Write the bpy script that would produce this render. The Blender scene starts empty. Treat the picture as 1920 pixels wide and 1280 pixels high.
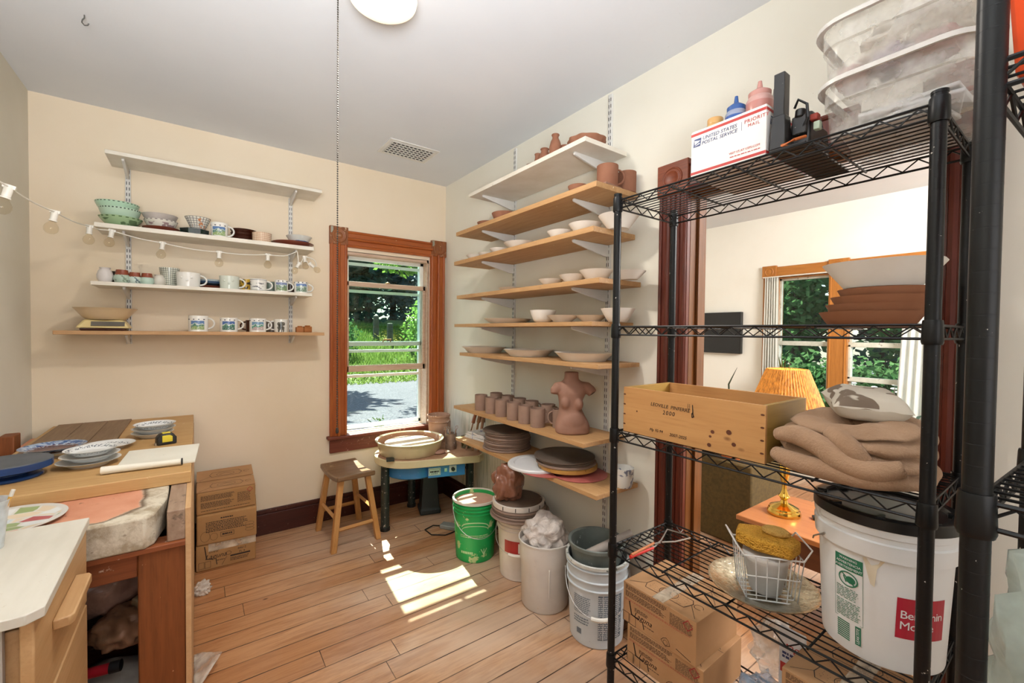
import bpy, bmesh, math, random
from mathutils import Vector, Matrix, noise
random.seed(7)
PI = math.pi
SC = bpy.context.scene
COL = SC.collection
V = Vector

# ------------------------------------------------------------------ camera
F, YAW, PIT, ROL, H = 808.26, .63017, -.021232, .010408, 1.38
CP = V((0, 0, H))
cf = V((math.sin(YAW)*math.cos(PIT), math.cos(YAW)*math.cos(PIT), math.sin(PIT)))
r0 = V((math.cos(YAW), -math.sin(YAW), 0)); u0 = r0.cross(cf)
cr = r0*math.cos(ROL) + u0*math.sin(ROL)
cu = -r0*math.sin(ROL) + u0*math.cos(ROL)
cam_d = bpy.data.cameras.new('camera'); cam = bpy.data.objects.new('camera', cam_d); COL.objects.link(cam)
cam_d.sensor_width = 36; cam_d.lens = 36*F/1920; cam_d.clip_start = .02; cam_d.clip_end = 300
M3 = Matrix((cr, cu, -cf)).transposed()
cam.matrix_world = Matrix.Translation(CP) @ M3.to_4x4()
SC.camera = cam

def P(px, py, ax, val):          # the point of the place seen at a pixel, on a known plane
    d = cf + cr*((px-960)/F) - cu*((py-640)/F)
    i = 'xyz'.index(ax)
    return CP + d*((val-CP[i])/d[i])
def col_y(px, x, z):             # y of a point with known x and z
    k = (px-960)/F; n = cr - cf*k
    return -(n.x*x + n.z*(z-H))/n.y
def col_x(px, y, z):
    k = (px-960)/F; n = cr - cf*k
    return -(n.y*y + n.z*(z-H))/n.x
def mpp(p): return (V(p)-CP).dot(cf)/F

# ------------------------------------------------------------------ colours and materials
def lin(c): return c/12.92 if c <= .04045 else ((c+.055)/1.055)**2.4
def hx(s):
    if not isinstance(s, str): return tuple(s)+((1,) if len(s) == 3 else ())
    s = s.lstrip('#'); return tuple(lin(int(s[i:i+2], 16)/255) for i in (0, 2, 4)) + (1,)

class NT:
    def __init__(s, name):
        s.m = bpy.data.materials.new(name); s.m.use_nodes = True
        s.t = s.m.node_tree; s.b = s.t.nodes['Principled BSDF']; s.out = s.t.nodes['Material Output']
        s._c = None
    def n(s, ty, **k):
        nd = s.t.nodes.new(ty)
        for a, v in k.items(): setattr(nd, a, v)
        return nd
    def l(s, a, b): s.t.links.new(a, b)
    def put(s, sock, v):
        if hasattr(v, 'links'): s.l(v, sock)
        else: sock.default_value = v
    def coord(s):
        if s._c is None: s._c = s.n('ShaderNodeTexCoord').outputs['Object']
        return s._c
    def map(s, scale=(1, 1, 1), rot=(0, 0, 0), loc=(0, 0, 0)):
        m = s.n('ShaderNodeMapping'); s.l(s.coord(), m.inputs[0])
        m.inputs['Scale'].default_value = scale; m.inputs['Rotation'].default_value = rot; m.inputs['Location'].default_value = loc
        return m.outputs[0]
    def sep(s, v=None):
        x = s.n('ShaderNodeSeparateXYZ'); s.l(v or s.coord(), x.inputs[0]); return x.outputs
    def noise(s, v, scale=5, det=3, rough=.55, dist=0):
        x = s.n('ShaderNodeTexNoise'); s.l(v, x.inputs['Vector'])
        x.inputs['Scale'].default_value = scale; x.inputs['Detail'].default_value = det
        x.inputs['Roughness'].default_value = rough; x.inputs['Distortion'].default_value = dist
        return x.outputs[0]
    def voro(s, v, scale=5, feat='F1', out=0):
        x = s.n('ShaderNodeTexVoronoi', feature=feat); s.l(v, x.inputs['Vector']); x.inputs['Scale'].default_value = scale
        return x.outputs[out]
    def math(s, op, a, b=0., c=None):
        x = s.n('ShaderNodeMath', operation=op); s.put(x.inputs[0], a); s.put(x.inputs[1], b)
        if c is not None: s.put(x.inputs[2], c)
        return x.outputs[0]
    def rng(s, v, a, b, c=0., d=1.):
        x = s.n('ShaderNodeMapRange', clamp=True); s.put(x.inputs[0], v)
        for i, q in enumerate((a, b, c, d)): x.inputs[i+1].default_value = q
        return x.outputs[0]
    def mix(s, f, a, b):
        x = s.n('ShaderNodeMix', data_type='RGBA'); s.put(x.inputs[0], f)
        for i, q in ((6, a), (7, b)):
            if hasattr(q, 'links'): s.l(q, x.inputs[i])
            else: x.inputs[i].default_value = hx(q)
        return x.outputs[2]
    def base(s, c):
        if hasattr(c, 'links'): s.l(c, s.b.inputs['Base Color'])
        else: s.b.inputs['Base Color'].default_value = hx(c)
    def bump(s, h, strength=.3, dist=.01):
        x = s.n('ShaderNodeBump'); s.l(h, x.inputs['Height']); x.inputs['Strength'].default_value = strength
        x.inputs['Distance'].default_value = dist; s.l(x.outputs[0], s.b.inputs['Normal'])
    def fin(s, rough=.5, metal=0., spec=.5, **k):
        s.put(s.b.inputs['Roughness'], rough); s.b.inputs['Metallic'].default_value = metal
        s.b.inputs['Specular IOR Level'].default_value = spec
        for a, v in k.items(): s.put(s.b.inputs[a], hx(v) if isinstance(v, str) else v)
        return s.m

_mc = {}
def mat(name, c1, c2=None, scale=8, rough=.55, metal=0, bump=0, bscale=40, stretch=(1, 1, 1), speck=None, lo=.35, hi=.65, spec=.5, **k):
    if name in _mc: return _mc[name]
    t = NT(name)
    v = t.map(stretch)
    c = t.mix(t.rng(t.noise(v, scale, 4), lo, hi), c1, c2 if c2 else c1)
    for sp in (speck or []):                       # (colour, threshold, scale, softness)
        f = t.rng(t.noise(t.map((1, 1, 1), loc=(3.1*sp[1], 1.7, .3)), sp[2], 5, .65), sp[1], sp[1]+sp[3])
        c = t.mix(f, c, sp[0])
    t.base(c)
    if bump: t.bump(t.noise(v, bscale, 4), bump, .004)
    _mc[name] = t.fin(rough, metal, spec, **k)
    return _mc[name]
def wood(name, c1, c2, axis=0, scale=3., rough=.5, dark=None, knots=False, speck=None, spec=.4, bump=.08):
    if name in _mc: return _mc[name]
    t = NT(name)
    st = [14., 14., 14.]; st[axis] = 1.
    v = t.map(tuple(st))
    g = t.noise(v, scale, 5, .6, .6)
    g2 = t.noise(v, scale*5, 3, .6)
    c = t.mix(t.rng(g, .3, .7), c1, c2)
    c = t.mix(t.math('MULTIPLY', t.rng(g2, .5, .75), .45), c, dark or c2)
    if knots:
        s2 = [1.8, 1.8, 1.8]; s2[axis] = 1.
        d = t.voro(t.map(tuple(s2), loc=(.37, .2, .11)), 5.5)
        c = t.mix(t.rng(d, .09, .03), c, '#5a2a14')
    for sp in (speck or []):
        f = t.rng(t.noise(t.coord(), sp[2], 5, .65), sp[1], sp[1]+sp[3]); c = t.mix(f, c, sp[0])
    t.base(c); t.bump(g2, bump, .003)
    _mc[name] = t.fin(rough, 0, spec)
    return _mc[name]
def plastic_film(name, c, alpha=.35, rough=.25, bump=.6, bscale=18):
    if name in _mc: return _mc[name]
    t = NT(name)
    k_ = hx(c); t.base(t.mix(t.rng(t.noise(t.coord(), 9, 3), .4, .65), c, tuple(min(1, q*1.25+.03) for q in k_[:3])))
    t.bump(t.noise(t.coord(), bscale, 3, .6, 1.), bump, .01)
    f = t.rng(t.noise(t.coord(), 14, 4), .35, .7, max(0, alpha-.2), min(1, alpha+.25))
    t.l(f, t.b.inputs['Alpha'])
    _mc[name] = t.fin(rough, 0, .6)
    return _mc[name]
def glass(name, tint='#f4fbf8', rough=0.0, op=.08):
    if name in _mc: return _mc[name]
    t = NT(name)
    tr = t.n('ShaderNodeBsdfTransparent'); tr.inputs[0].default_value = hx(tint)
    gl = t.n('ShaderNodeBsdfGlossy'); gl.inputs['Roughness'].default_value = rough
    fr = t.n('ShaderNodeLayerWeight'); fr.inputs[0].default_value = .5
    mx = t.n('ShaderNodeMixShader'); t.l(t.math('ADD', t.math('MULTIPLY', t.math('POWER', fr.outputs[1], 4.), .5), .015+op*.06), mx.inputs[0])
    t.l(tr.outputs[0], mx.inputs[1]); t.l(gl.outputs[0], mx.inputs[2]); t.l(mx.outputs[0], t.out.inputs[0])
    _mc[name] = t.m; return t.m
def emit(name, c, s):
    if name in _mc: return _mc[name]
    t = NT(name); t.base(c); t.b.inputs['Emission Color'].default_value = hx(c); t.b.inputs['Emission Strength'].default_value = s
    _mc[name] = t.fin(.4); return _mc[name]
def leafmat(name, c1, c2, tr=.5):
    if name in _mc: return _mc[name]
    t = NT(name)
    oi = t.n('ShaderNodeNewGeometry')
    c = t.mix(oi.outputs['Random Per Island'], c1, c2)
    d = t.n('ShaderNodeBsdfDiffuse'); t.l(c, d.inputs[0]); q = t.n('ShaderNodeBsdfTranslucent'); t.l(c, q.inputs[0])
    mx = t.n('ShaderNodeMixShader'); mx.inputs[0].default_value = tr
    t.l(d.outputs[0], mx.inputs[1]); t.l(q.outputs[0], mx.inputs[2]); t.l(mx.outputs[0], t.out.inputs[0])
    _mc[name] = t.m; return t.m

# ------------------------------------------------------------------ mesh building
class MB:
    def __init__(s): s.v = []; s.f = []; s.mi = []; s.m = 0
    def add(s, vs, fs, T=None):
        o = len(s.v)
        s.v += [tuple(T @ V(p)) for p in vs] if T is not None else [tuple(p) for p in vs]
        s.f += [tuple(i+o for i in f) for f in fs]; s.mi += [s.m]*len(fs)
        return s
    def box(s, c, d, T=None, taper=(1, 1)):
        x, y, z = (q/2 for q in d); tx, ty = taper
        vs = [(-x, -y, -z), (x, -y, -z), (x, y, -z), (-x, y, -z), (-x*tx, -y*ty, z), (x*tx, -y*ty, z), (x*tx, y*ty, z), (-x*tx, y*ty, z)]
        vs = [(a+c[0], b+c[1], e+c[2]) for a, b, e in vs]
        return s.add(vs, [(0, 3, 2, 1), (4, 5, 6, 7), (0, 1, 5, 4), (1, 2, 6, 5), (2, 3, 7, 6), (3, 0, 4, 7)], T)
    def bb(s, x0, x1, y0, y1, z0, z1, T=None):
        return s.box(((x0+x1)/2, (y0+y1)/2, (z0+z1)/2), (x1-x0, y1-y0, z1-z0), T)
    def lathe(s, prof, seg=32, c=(0, 0, 0), T=None, sx=1., sy=1., wob=None):
        vs = []; fs = []; idx = []
        for k, (r, z) in enumerate(prof):
            if r < 1e-6: idx.append([len(vs)]); vs.append((c[0], c[1], c[2]+z)); continue
            ring = []
            for i in range(seg):
                a = 2*PI*i/seg; q = r*(wob(a, z) if wob else 1)
                ring.append(len(vs)); vs.append((c[0]+q*math.cos(a)*sx, c[1]+q*math.sin(a)*sy, c[2]+z))
            idx.append(ring)
        for a, b in zip(idx, idx[1:]):
            if len(a) == 1 and len(b) == 1: continue
            for i in range(seg):
                j = (i+1) % seg
                if len(a) == 1: fs.append((a[0], b[j], b[i]))
                elif len(b) == 1: fs.append((a[i], a[j], b[0]))
                else: fs.append((a[i], a[j], b[j], b[i]))
        return s.add(vs, fs, T)
    def cyl(s, p0, p1, r, r1=None, seg=12, T=None, cap=True):
        return s.tube([p0, p1], r, seg, r1=r1, T=T, cap=cap)
    def tube(s, pts, r, seg=8, closed=False, r1=None, T=None, cap=True, flat=1.):
        pts = [V(p) for p in pts]; n = len(pts); vs = []; fs = []
        tan = []
        for i in range(n):
            a = pts[(i-1) % n] if (i or closed) else pts[i]; b = pts[(i+1) % n] if (i < n-1 or closed) else pts[i]
            tan.append((b-a).normalized())
        up = V((0, 0, 1)) if abs(tan[0].z) < .9 else V((1, 0, 0))
        nx = tan[0].cross(up).normalized()
        for i in range(n):
            nx = (nx - tan[i]*nx.dot(tan[i])).normalized(); ny = tan[i].cross(nx)
            rr = (r[i] if isinstance(r, (list, tuple)) else r if r1 is None else r+(r1-r)*i/(n-1))
            for k in range(seg):
                a = 2*PI*k/seg; vs.append(pts[i] + nx*rr*math.cos(a) + ny*rr*flat*math.sin(a))
        m = n if closed else n-1
        for i in range(m):
            for k in range(seg):
                a, b = i*seg+k, i*seg+(k+1) % seg; c, d = ((i+1) % n)*seg+(k+1) % seg, ((i+1) % n)*seg+k
                fs.append((a, b, c, d))
        if not closed and cap: fs.append(tuple(range(seg-1, -1, -1))); fs.append(tuple(range((n-1)*seg, n*seg)))
        return s.add(vs, fs, T)
    def prism(s, poly, z0, z1, T=None):
        n = len(poly)
        vs = [(x, y, z0) for x, y in poly] + [(x, y, z1) for x, y in poly]
        fs = [tuple(range(n-1, -1, -1)), tuple(range(n, 2*n))] + [(i, (i+1) % n, n+(i+1) % n, n+i) for i in range(n)]
        return s.add(vs, fs, T)
    def ball(s, c, r, seg=12, rings=8, sc=(1, 1, 1)):
        prof = [(r*math.sin(PI*k/rings), -r*math.cos(PI*k/rings)) for k in range(rings+1)]
        prof[0] = (0, -r); prof[-1] = (0, r)
        T = Matrix.Translation(V(c)) @ Matrix.Diagonal((*sc, 1))
        return s.lathe(prof, seg, T=T)
    def build(s, name, mats, parent=None, smooth=35, bevel=0, loc=None, rz=0, subsurf=0):
        me = bpy.data.meshes.new(name); me.from_pydata(s.v, [], s.f)
        for m in (mats if isinstance(mats, (list, tuple)) else [mats]): me.materials.append(m)
        if any(s.mi): me.polygons.foreach_set('material_index', s.mi)
        me.validate(); me.update()
        if smooth:
            me.shade_smooth(); me.set_sharp_from_angle(angle=math.radians(smooth))
        o = bpy.data.objects.new(name, me); COL.objects.link(o)
        if parent: o.parent = parent
        if loc is not None: o.location = loc
        if rz: o.rotation_euler.z = rz
        if bevel:
            b = o.modifiers.new('bevel', 'BEVEL'); b.width = bevel; b.segments = 2; b.limit_method = 'ANGLE'; b.angle_limit = math.radians(40)
        if subsurf:
            b = o.modifiers.new('subsurf', 'SUBSURF'); b.levels = subsurf; b.render_levels = subsurf
        return o

def tag(o, label, cat, group=None, kind=None):
    o['label'] = label; o['category'] = cat
    if group: o['group'] = group
    if kind: o['kind'] = kind
    return o
def thing(name, label, cat, loc=(0, 0, 0), rz=0, group=None):
    o = bpy.data.objects.new(name, None); COL.objects.link(o)
    o.empty_display_size = .05; o.location = loc; o.rotation_euler.z = rz
    return tag(o, label, cat, group)
def solo(name, mb, m, label, cat, loc=(0, 0, 0), rz=0, group=None, **k):
    return tag(mb.build(name, m, loc=loc, rz=rz, **k), label, cat, group)
def struct(name, mb, m, **k):
    o = mb.build(name, m, **k); o['kind'] = 'structure'; return o
def copy_thing(src, loc, label, rz=None, group=None):
    r = src.copy(); COL.objects.link(r); r.location = loc; r['label'] = label
    if rz is not None: r.rotation_euler.z = rz
    if group: r['group'] = group
    for ch in list(src.children):
        c = ch.copy(); COL.objects.link(c); c.parent = r
        for g in list(ch.children):
            d = g.copy(); COL.objects.link(d); d.parent = c
    return r

# writing: a mesh of letters (or of dashes for print too small to read)
def letters(s, size, align='CENTER', shear=0., ext=.0002, bold=0., sp=1.):
    cu_ = bpy.data.curves.new('t', 'FONT'); cu_.body = s; cu_.size = size; cu_.align_x = align; cu_.shear = shear
    cu_.extrude = ext; cu_.resolution_u = 2; cu_.space_character = sp
    o = bpy.data.objects.new('t', cu_); COL.objects.link(o)
    me = bpy.data.meshes.new_from_object(o.evaluated_get(bpy.context.evaluated_depsgraph_get()))
    vs = [tuple(v.co) for v in me.vertices]; fs = [tuple(p.vertices) for p in me.polygons]
    bpy.data.objects.remove(o); bpy.data.curves.remove(cu_); bpy.data.meshes.remove(me)
    return vs, fs
def frame(o, x, y):              # matrix: local x along x, local y along y, normal out
    x = V(x).normalized(); y = V(y).normalized(); z = x.cross(y)
    return Matrix.Translation(V(o)) @ Matrix((x, y, z)).transposed().to_4x4()
def write(mb, s, size, T, **k):
    vs, fs = letters(s, size, **k); mb.add(vs, fs, T); return mb
def dashes(mb, w, h, rows, T, fill=.8, wmin=.004, wmax=.012, thick=.5, seed=1, ragged=.15):
    rd = random.Random(seed)
    for r in range(rows):
        y = h*(.5-(r+.5)/rows); x = -w/2; end = w/2*(1-rd.random()*ragged*2)
        hh = h/rows*thick/2
        while x < end:
            l = min(rd.uniform(wmin, wmax), end-x)
            mb.add([(x, y-hh, .0002), (x+l, y-hh, .0002), (x+l, y+hh, .0002), (x, y+hh, .0002)], [(0, 1, 2, 3)], T)
            x += l + rd.uniform(.001, .0025)/fill
    return mb
def wrap(mb, r, z0=0, start=0):  # bend flat writing (x along, y up) onto a cylinder of radius r
    for i in range(start, len(mb.v)):
        x, y, z = mb.v[i]; a = x/(r if not callable(r) else r(y))
        rr = (r if not callable(r) else r(y)) + z
        mb.v[i] = (rr*math.sin(a), -rr*math.cos(a), y+z0)
    return mb
def lump(mb, c, r, sc=(1, 1, 1), amp=.25, freq=3., seed=0, sub=4, flat=True, crease=0.):
    bm = bmesh.new(); bmesh.ops.create_icosphere(bm, subdivisions=sub, radius=1)
    for v in bm.verts:
        d = v.co.normalized(); q = d*freq + V((seed*7.3, seed*3.1, seed*1.7))
        n = noise.noise(q) + .5*noise.noise(q*2.1)
        if crease: n += crease*(abs(noise.noise(q*1.3))*2-.6) + crease*.35*(abs(noise.noise(q*2.6))*2-.5)
        v.co = d*(1+amp*n)
    bm.verts.index_update()
    vs = []
    for v in bm.verts:
        x, y, z = v.co.x*r*sc[0], v.co.y*r*sc[1], v.co.z*r*sc[2]
        if flat: z = max(z, -r*sc[2]*.72)
        vs.append((c[0]+x, c[1]+y, c[2]+z+(r*sc[2]*.72 if flat else 0)))
    mb.add(vs, [tuple(v.index for v in f.verts) for f in bm.faces]); bm.free()
    return mb
def leaves(mb, c, rad, n, size, seed=1, shell=.5, droop=0.):
    rd = random.Random(seed)
    for i in range(n):
        d = V((rd.gauss(0, 1), rd.gauss(0, 1), rd.gauss(0, 1))).normalized()*(shell+(1-shell)*rd.random())
        k = 1 + .35*noise.noise(d*2.3+V((seed, 0, 0)))
        p = V((c[0]+d.x*rad[0]*k, c[1]+d.y*rad[1]*k, c[2]+d.z*rad[2]*k))
        a = V((rd.gauss(0, 1), rd.gauss(0, 1), rd.gauss(0, .6)-droop)).normalized()
        b = a.cross(V((rd.gauss(0, 1), rd.gauss(0, 1), rd.gauss(0, 1)))).normalized()
        s = size*rd.uniform(.6, 1.3)
        mb.add([p, p+a*s*.5+b*s*.28, p+a*s, p+a*s*.5-b*s*.28], [(0, 1, 2, 3)])
    return mb
# ================================================================== SETTING
RX, BY, LX, CZ = 1.704, 3.31, -.706, 2.606
NY = -1.7
# floor: pine boards running along x
t = NT('floor_boards')
X, Y, Z = t.sep()
row = t.math('FLOOR', t.math('DIVIDE', t.math('ADD', Y, 10.005-1.813), .1128))
wn = t.n('ShaderNodeTexWhiteNoise', noise_dimensions='1D'); t.l(row, wn.inputs['W'])
xo = t.math('ADD', X, t.math('MULTIPLY', wn.outputs[0], 3.7))
seg = t.math('FLOOR', t.math('DIVIDE', xo, 1.35))
wn2 = t.n('ShaderNodeTexWhiteNoise', noise_dimensions='2D')
cb = t.n('ShaderNodeCombineXYZ'); t.l(row, cb.inputs[0]); t.l(seg, cb.inputs[1]); t.l(cb.outputs[0], wn2.inputs['Vector'])
ofs = t.n('ShaderNodeVectorMath', operation='ADD'); t.l(t.map((1., 11., 1)), ofs.inputs[0])
cb2 = t.n('ShaderNodeCombineXYZ'); t.l(t.math('MULTIPLY', wn2.outputs[0], 40.), cb2.inputs[0]); t.l(t.math('MULTIPLY', row, 3.3), cb2.inputs[2]); t.l(cb2.outputs[0], ofs.inputs[1])
g = t.noise(ofs.outputs[0], 4.5, 6, .62, .8); g2 = t.noise(ofs.outputs[0], 22, 4, .6)
c = t.mix(wn2.outputs[0], '#ad7c55', '#c4966d')
c = t.mix(t.rng(g, .42, .68, 0, .75), c, '#8f5e3c')
c = t.mix(t.rng(g2, .55, .8, 0, .5), c, '#7c4a2a')
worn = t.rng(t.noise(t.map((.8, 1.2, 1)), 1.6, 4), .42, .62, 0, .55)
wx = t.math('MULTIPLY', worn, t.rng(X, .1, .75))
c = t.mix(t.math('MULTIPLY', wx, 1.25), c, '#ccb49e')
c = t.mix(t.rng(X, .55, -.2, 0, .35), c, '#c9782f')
fy = t.math('FRACT', t.math('DIVIDE', t.math('ADD', Y, 10.005-1.813), .1128))
fx = t.math('FRACT', t.math('DIVIDE', xo, 1.35))
gap = t.math('MAXIMUM', t.rng(t.math('ABSOLUTE', t.math('SUBTRACT', fy, .5)), .472, .486), t.rng(t.math('ABSOLUTE', t.math('SUBTRACT', fx, .5)), .4985, .4992))
gapn = t.math('MULTIPLY', gap, t.rng(t.noise(t.map((2, 2, 2)), 3, 2), .3, .6, .35, 1.))
c = t.mix(gapn, c, '#2a170a')
c = t.mix(t.rng(t.voro(t.map((1, 2., 1)), 3.1), .05, .02), c, '#5b3418')
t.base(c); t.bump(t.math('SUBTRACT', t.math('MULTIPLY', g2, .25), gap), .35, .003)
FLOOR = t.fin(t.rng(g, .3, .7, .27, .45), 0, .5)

def wallmat(name, c, c2, stain=None):
    t = NT(name)
    q = t.mix(t.rng(t.noise(t.coord(), 1.7, 4), .35, .7), c, c2)
    q = t.mix(t.rng(t.noise(t.coord(), 26, 5, .7), .70, .76, 0, .35), q, '#a08e70')
    if stain: q = t.mix(stain(t), q, '#9fa78f')
    t.base(q); t.bump(t.noise(t.coord(), 60, 4), .12, .003)
    return t.fin(.75, 0, .25)
WB = wallmat('cream_wall_paint', '#ecdcc4', '#e6d4b8')
def drips(t):
    X, Y, Z = t.sep()
    n = t.noise(t.map((1, 26, 1.6)), 2.4, 4)
    return t.math('MULTIPLY', t.rng(n, .5, .62, 0, .55), t.math('MULTIPLY', t.rng(Z, .85, .7), t.rng(Y, 2.2, 2.6)))
WR = wallmat('pale_wall_paint', '#ebe7da', '#e6e1d2', drips)
WL = wallmat('white_wall_paint', '#e4dfd2', '#dcd6c6')
WF = wallmat('far_room_paint', '#f1efe6', '#ebe8dd')
CE = wallmat('ceiling_paint', '#dcdee2', '#d6d9de')

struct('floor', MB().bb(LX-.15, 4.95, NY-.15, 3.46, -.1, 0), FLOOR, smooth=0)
struct('ceiling', MB().bb(LX-.15, 4.95, NY-.15, 3.46, CZ, CZ+.12), CE, smooth=0)
struct('wall_left', MB().bb(LX-.15, LX, NY-.15, BY+.15, 0, CZ), WL, smooth=0)
WX0, WX1, WZ0, WZ1 = .885, 1.548, .60, 1.965
m = MB().bb(LX, WX0, BY, BY+.15, 0, CZ).bb(WX1, RX, BY, BY+.15, 0, CZ).bb(WX0, WX1, BY, BY+.15, 0, WZ0).bb(WX0, WX1, BY, BY+.15, WZ1, CZ)
struct('wall_back', m, WB, smooth=0)
DY0, DY1, DZ = .29, 1.05, 2.0
m = MB().bb(RX, RX+.12, DY1, BY+.15, 0, CZ).bb(RX, RX+.12, NY, DY0, 0, CZ).bb(RX, RX+.12, DY0, DY1, DZ, CZ)
struct('wall_right', m, WR, smooth=0)
struct('wall_near', MB().bb(LX, RX+.12, NY-.15, NY, 0, CZ), WB, smooth=0)

# baseboards
MAH = wood('dark_mahogany_board', '#4a2119', '#38160f', 0, 2.5, .35, '#26100b', speck=[('#9c8a7c', .66, 55, .03)])
MAHY = wood('dark_mahogany_board_side', '#4a2119', '#38160f', 1, 2.5, .35, '#26100b')
def board_profile(mb, axis, a0, a1, w, sgn, h=.17):
    if axis == 'x': mb.bb(a0, a1, w-.018, w, 0, h-.03).bb(a0, a1, w-.012, w, h-.03, h)
    else: mb.bb(w-.018, w, a0, a1, 0, h-.03).bb(w-.012, w, a0, a1, h-.03, h)
    return mb
struct('baseboard_back', board_profile(MB(), 'x', LX, RX, BY, 1), MAH, smooth=0, bevel=.004)
struct('baseboard_right', board_profile(MB(), 'y', 1.2, BY-.02, RX, 1), MAHY, smooth=0, bevel=.004)

# ---- window in the back wall
CAS = wood('window_casing_wood', '#b1632f', '#97491f', 2, 2.2, .38, '#7a3413', speck=[('#e0c4a8', .70, 60, .02)])
CASX = wood('window_casing_wood_cross', '#b1632f', '#97491f', 0, 2.2, .38, '#7a3413', speck=[('#e0c4a8', .70, 60, .02)])
ROS = wood('worn_rosette_wood', '#9a6038', '#7d4522', 2, 3, .5, '#5e3016', speck=[('#d8bb98', .60, 35, .08)])
SIL = wood('window_stool_wood', '#7d4030', '#69321f', 0, 2.2, .45, '#55281b', speck=[('#c9a48e', .62, 30, .1)])
WPT = mat('weathered_white_paint', '#e6e9e4', '#d8dcd6', 9, .5, speck=[('#9aa19c', .66, 30, .06)])
TANP = mat('bare_sash_wood', '#cdb39c', '#bfa088', 12, .55, stretch=(1, 6, 6))
w1 = bpy.data.objects.new('window_1', None); COL.objects.link(w1); w1['kind'] = 'structure'
def casing_v(mb, x0, x1, z0, z1, y):      # fluted upright: flat board with raised edges and a round bead
    mb.bb(x0, x1, y-.020, y, z0, z1)
    w = x1-x0
    for k in (.10, .90): mb.tube([(x0+w*k, y-.020, z0), (x0+w*k, y-.020, z1)], .009, 8)
    mb.tube([(x0+w*.5, y-.018, z0), (x0+w*.5, y-.018, z1)], .026, 10, flat=.45)
    return mb
m = casing_v(MB(), .772, .893, .60, 2.015, BY); casing_v(m, 1.560, 1.690, .60, 2.015, BY); m.build('window_casing', CAS, w1)
m = MB(); m.bb(.893, 1.57, BY-.020, BY, 1.995, 2.115)
for z in (2.005, 2.105): m.tube([(.893, BY-.02, z), (1.57, BY-.02, z)], .009, 8)
m.tube([(.893, BY-.018, 2.055), (1.57, BY-.018, 2.055)], .026, 10, flat=.45)
m.build('head_casing', CASX, w1)
for x0, x1 in ((.768, .897), (1.565, 1.700)):
    m = MB().bb(x0, x1, BY-.028, BY, 2.005, 2.135)
    T = Matrix.Translation((x0/2+x1/2, BY-.028, 2.07)) @ Matrix.Rotation(PI/2, 4, 'X')
    m.lathe([(0, .004), (.016, .007), (.022, .001), (.034, .001), (.042, .006), (.05, .006), (.053, 0)], 28, T=T)
    m.build('rosette_block', ROS, w1, bevel=.003)
    MB().bb(x0+.006, x0+.024, BY-.031, BY-.028, 2.085, 2.13).build('curtain_bracket', mat('aged_steel', '#a9a596', '#8a8576', metal=.6), w1)
MB().bb(.752, 1.70, BY-.055, BY+.02, .588, .610).build('window_stool', SIL, w1, bevel=.005)
MB().bb(.772, 1.70, BY-.022, BY, .485, .588).build('window_apron', SIL, w1, bevel=.004)
# jamb reveals, sloping sill
m = MB().bb(WX0-.004, WX0+.012, BY, BY+.15, WZ0, WZ1).bb(WX1-.012, WX1+.004, BY, BY+.15, WZ0, WZ1).bb(WX0, WX1, BY, BY+.15, WZ1-.02, WZ1+.004)
m.build('window_jamb', TANP, w1)
m = MB().add([(WX0, BY+.02, .612), (WX1, BY+.02, .612), (WX1, BY+.17, .585), (WX0, BY+.17, .585), (WX0, BY+.02, .57), (WX1, BY+.02, .57), (WX1, BY+.17, .56), (WX0, BY+.17, .56)],
             [(0, 1, 2, 3), (7, 6, 5, 4), (0, 4, 5, 1), (1, 5, 6, 2), (2, 6, 7, 3), (3, 7, 4, 0)])
m.build('window_sill', WPT, w1)
GL = glass('window_pane_glass')
def sash(name, y, z0, z1, top, bot, side, mt, gname='window_pane', x0=WX0+.012, x1=WX1-.012):
    m = MB().bb(x0, x0+side, y, y+.03, z0, z1).bb(x1-side, x1, y, y+.03, z0, z1).bb(x0, x1, y, y+.03, z1-top, z1).bb(x0, x1, y, y+.03, z0, z0+bot)
    o = m.build(name, mt, w1, bevel=.003)
    MB().bb(x0+side*.7, x1-side*.7, y+.013, y+.017, z0+bot*.7, z1-top*.7).build(gname, GL, o, smooth=0)
    return o
s = sash('lower_sash', BY+.030, 1.068, 1.752, .036, .046, .022, TANP)
MB().lathe([(0, 0), (.02, 0), (.018, .008), (.006, .012), (0, .018)], 16, c=(1.22, BY+.045, 1.752)).build('sash_lock', mat('aged_brass', '#8c6a3a', metal=.7), s)
s = sash('upper_sash', BY+.070, 1.262, 1.950, .03, .034, .03, WPT)
MB().tube([(1.19, BY+.06, 1.297), (1.19, BY+.045, 1.312), (1.25, BY+.045, 1.312), (1.25, BY+.06, 1.297)], .006, 8).build('sash_lift', mat('aged_brass', '#8c6a3a', metal=.7), s)
s = sash('storm_frame', BY+.112, .615, 1.950, .02, .03, .022, WPT)
for z in (1.675, 1.885, 1.21, 1.015):
    MB().bb(WX0+.02, WX1-.02, BY+.110, BY+.130, z, z+.022).build('storm_rail', WPT, s)
MB().lathe([(0, 0), (.013, 0), (.013, .003), (.007, .004), (.007, .001), (0, .001)], 16, T=Matrix.Translation((.829, BY-.031, .66)) @ Matrix.Rotation(PI/2, 4, 'X')).build('casing_ring', mat('brass_ring', '#c9c2b0', metal=.6), w1)

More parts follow.
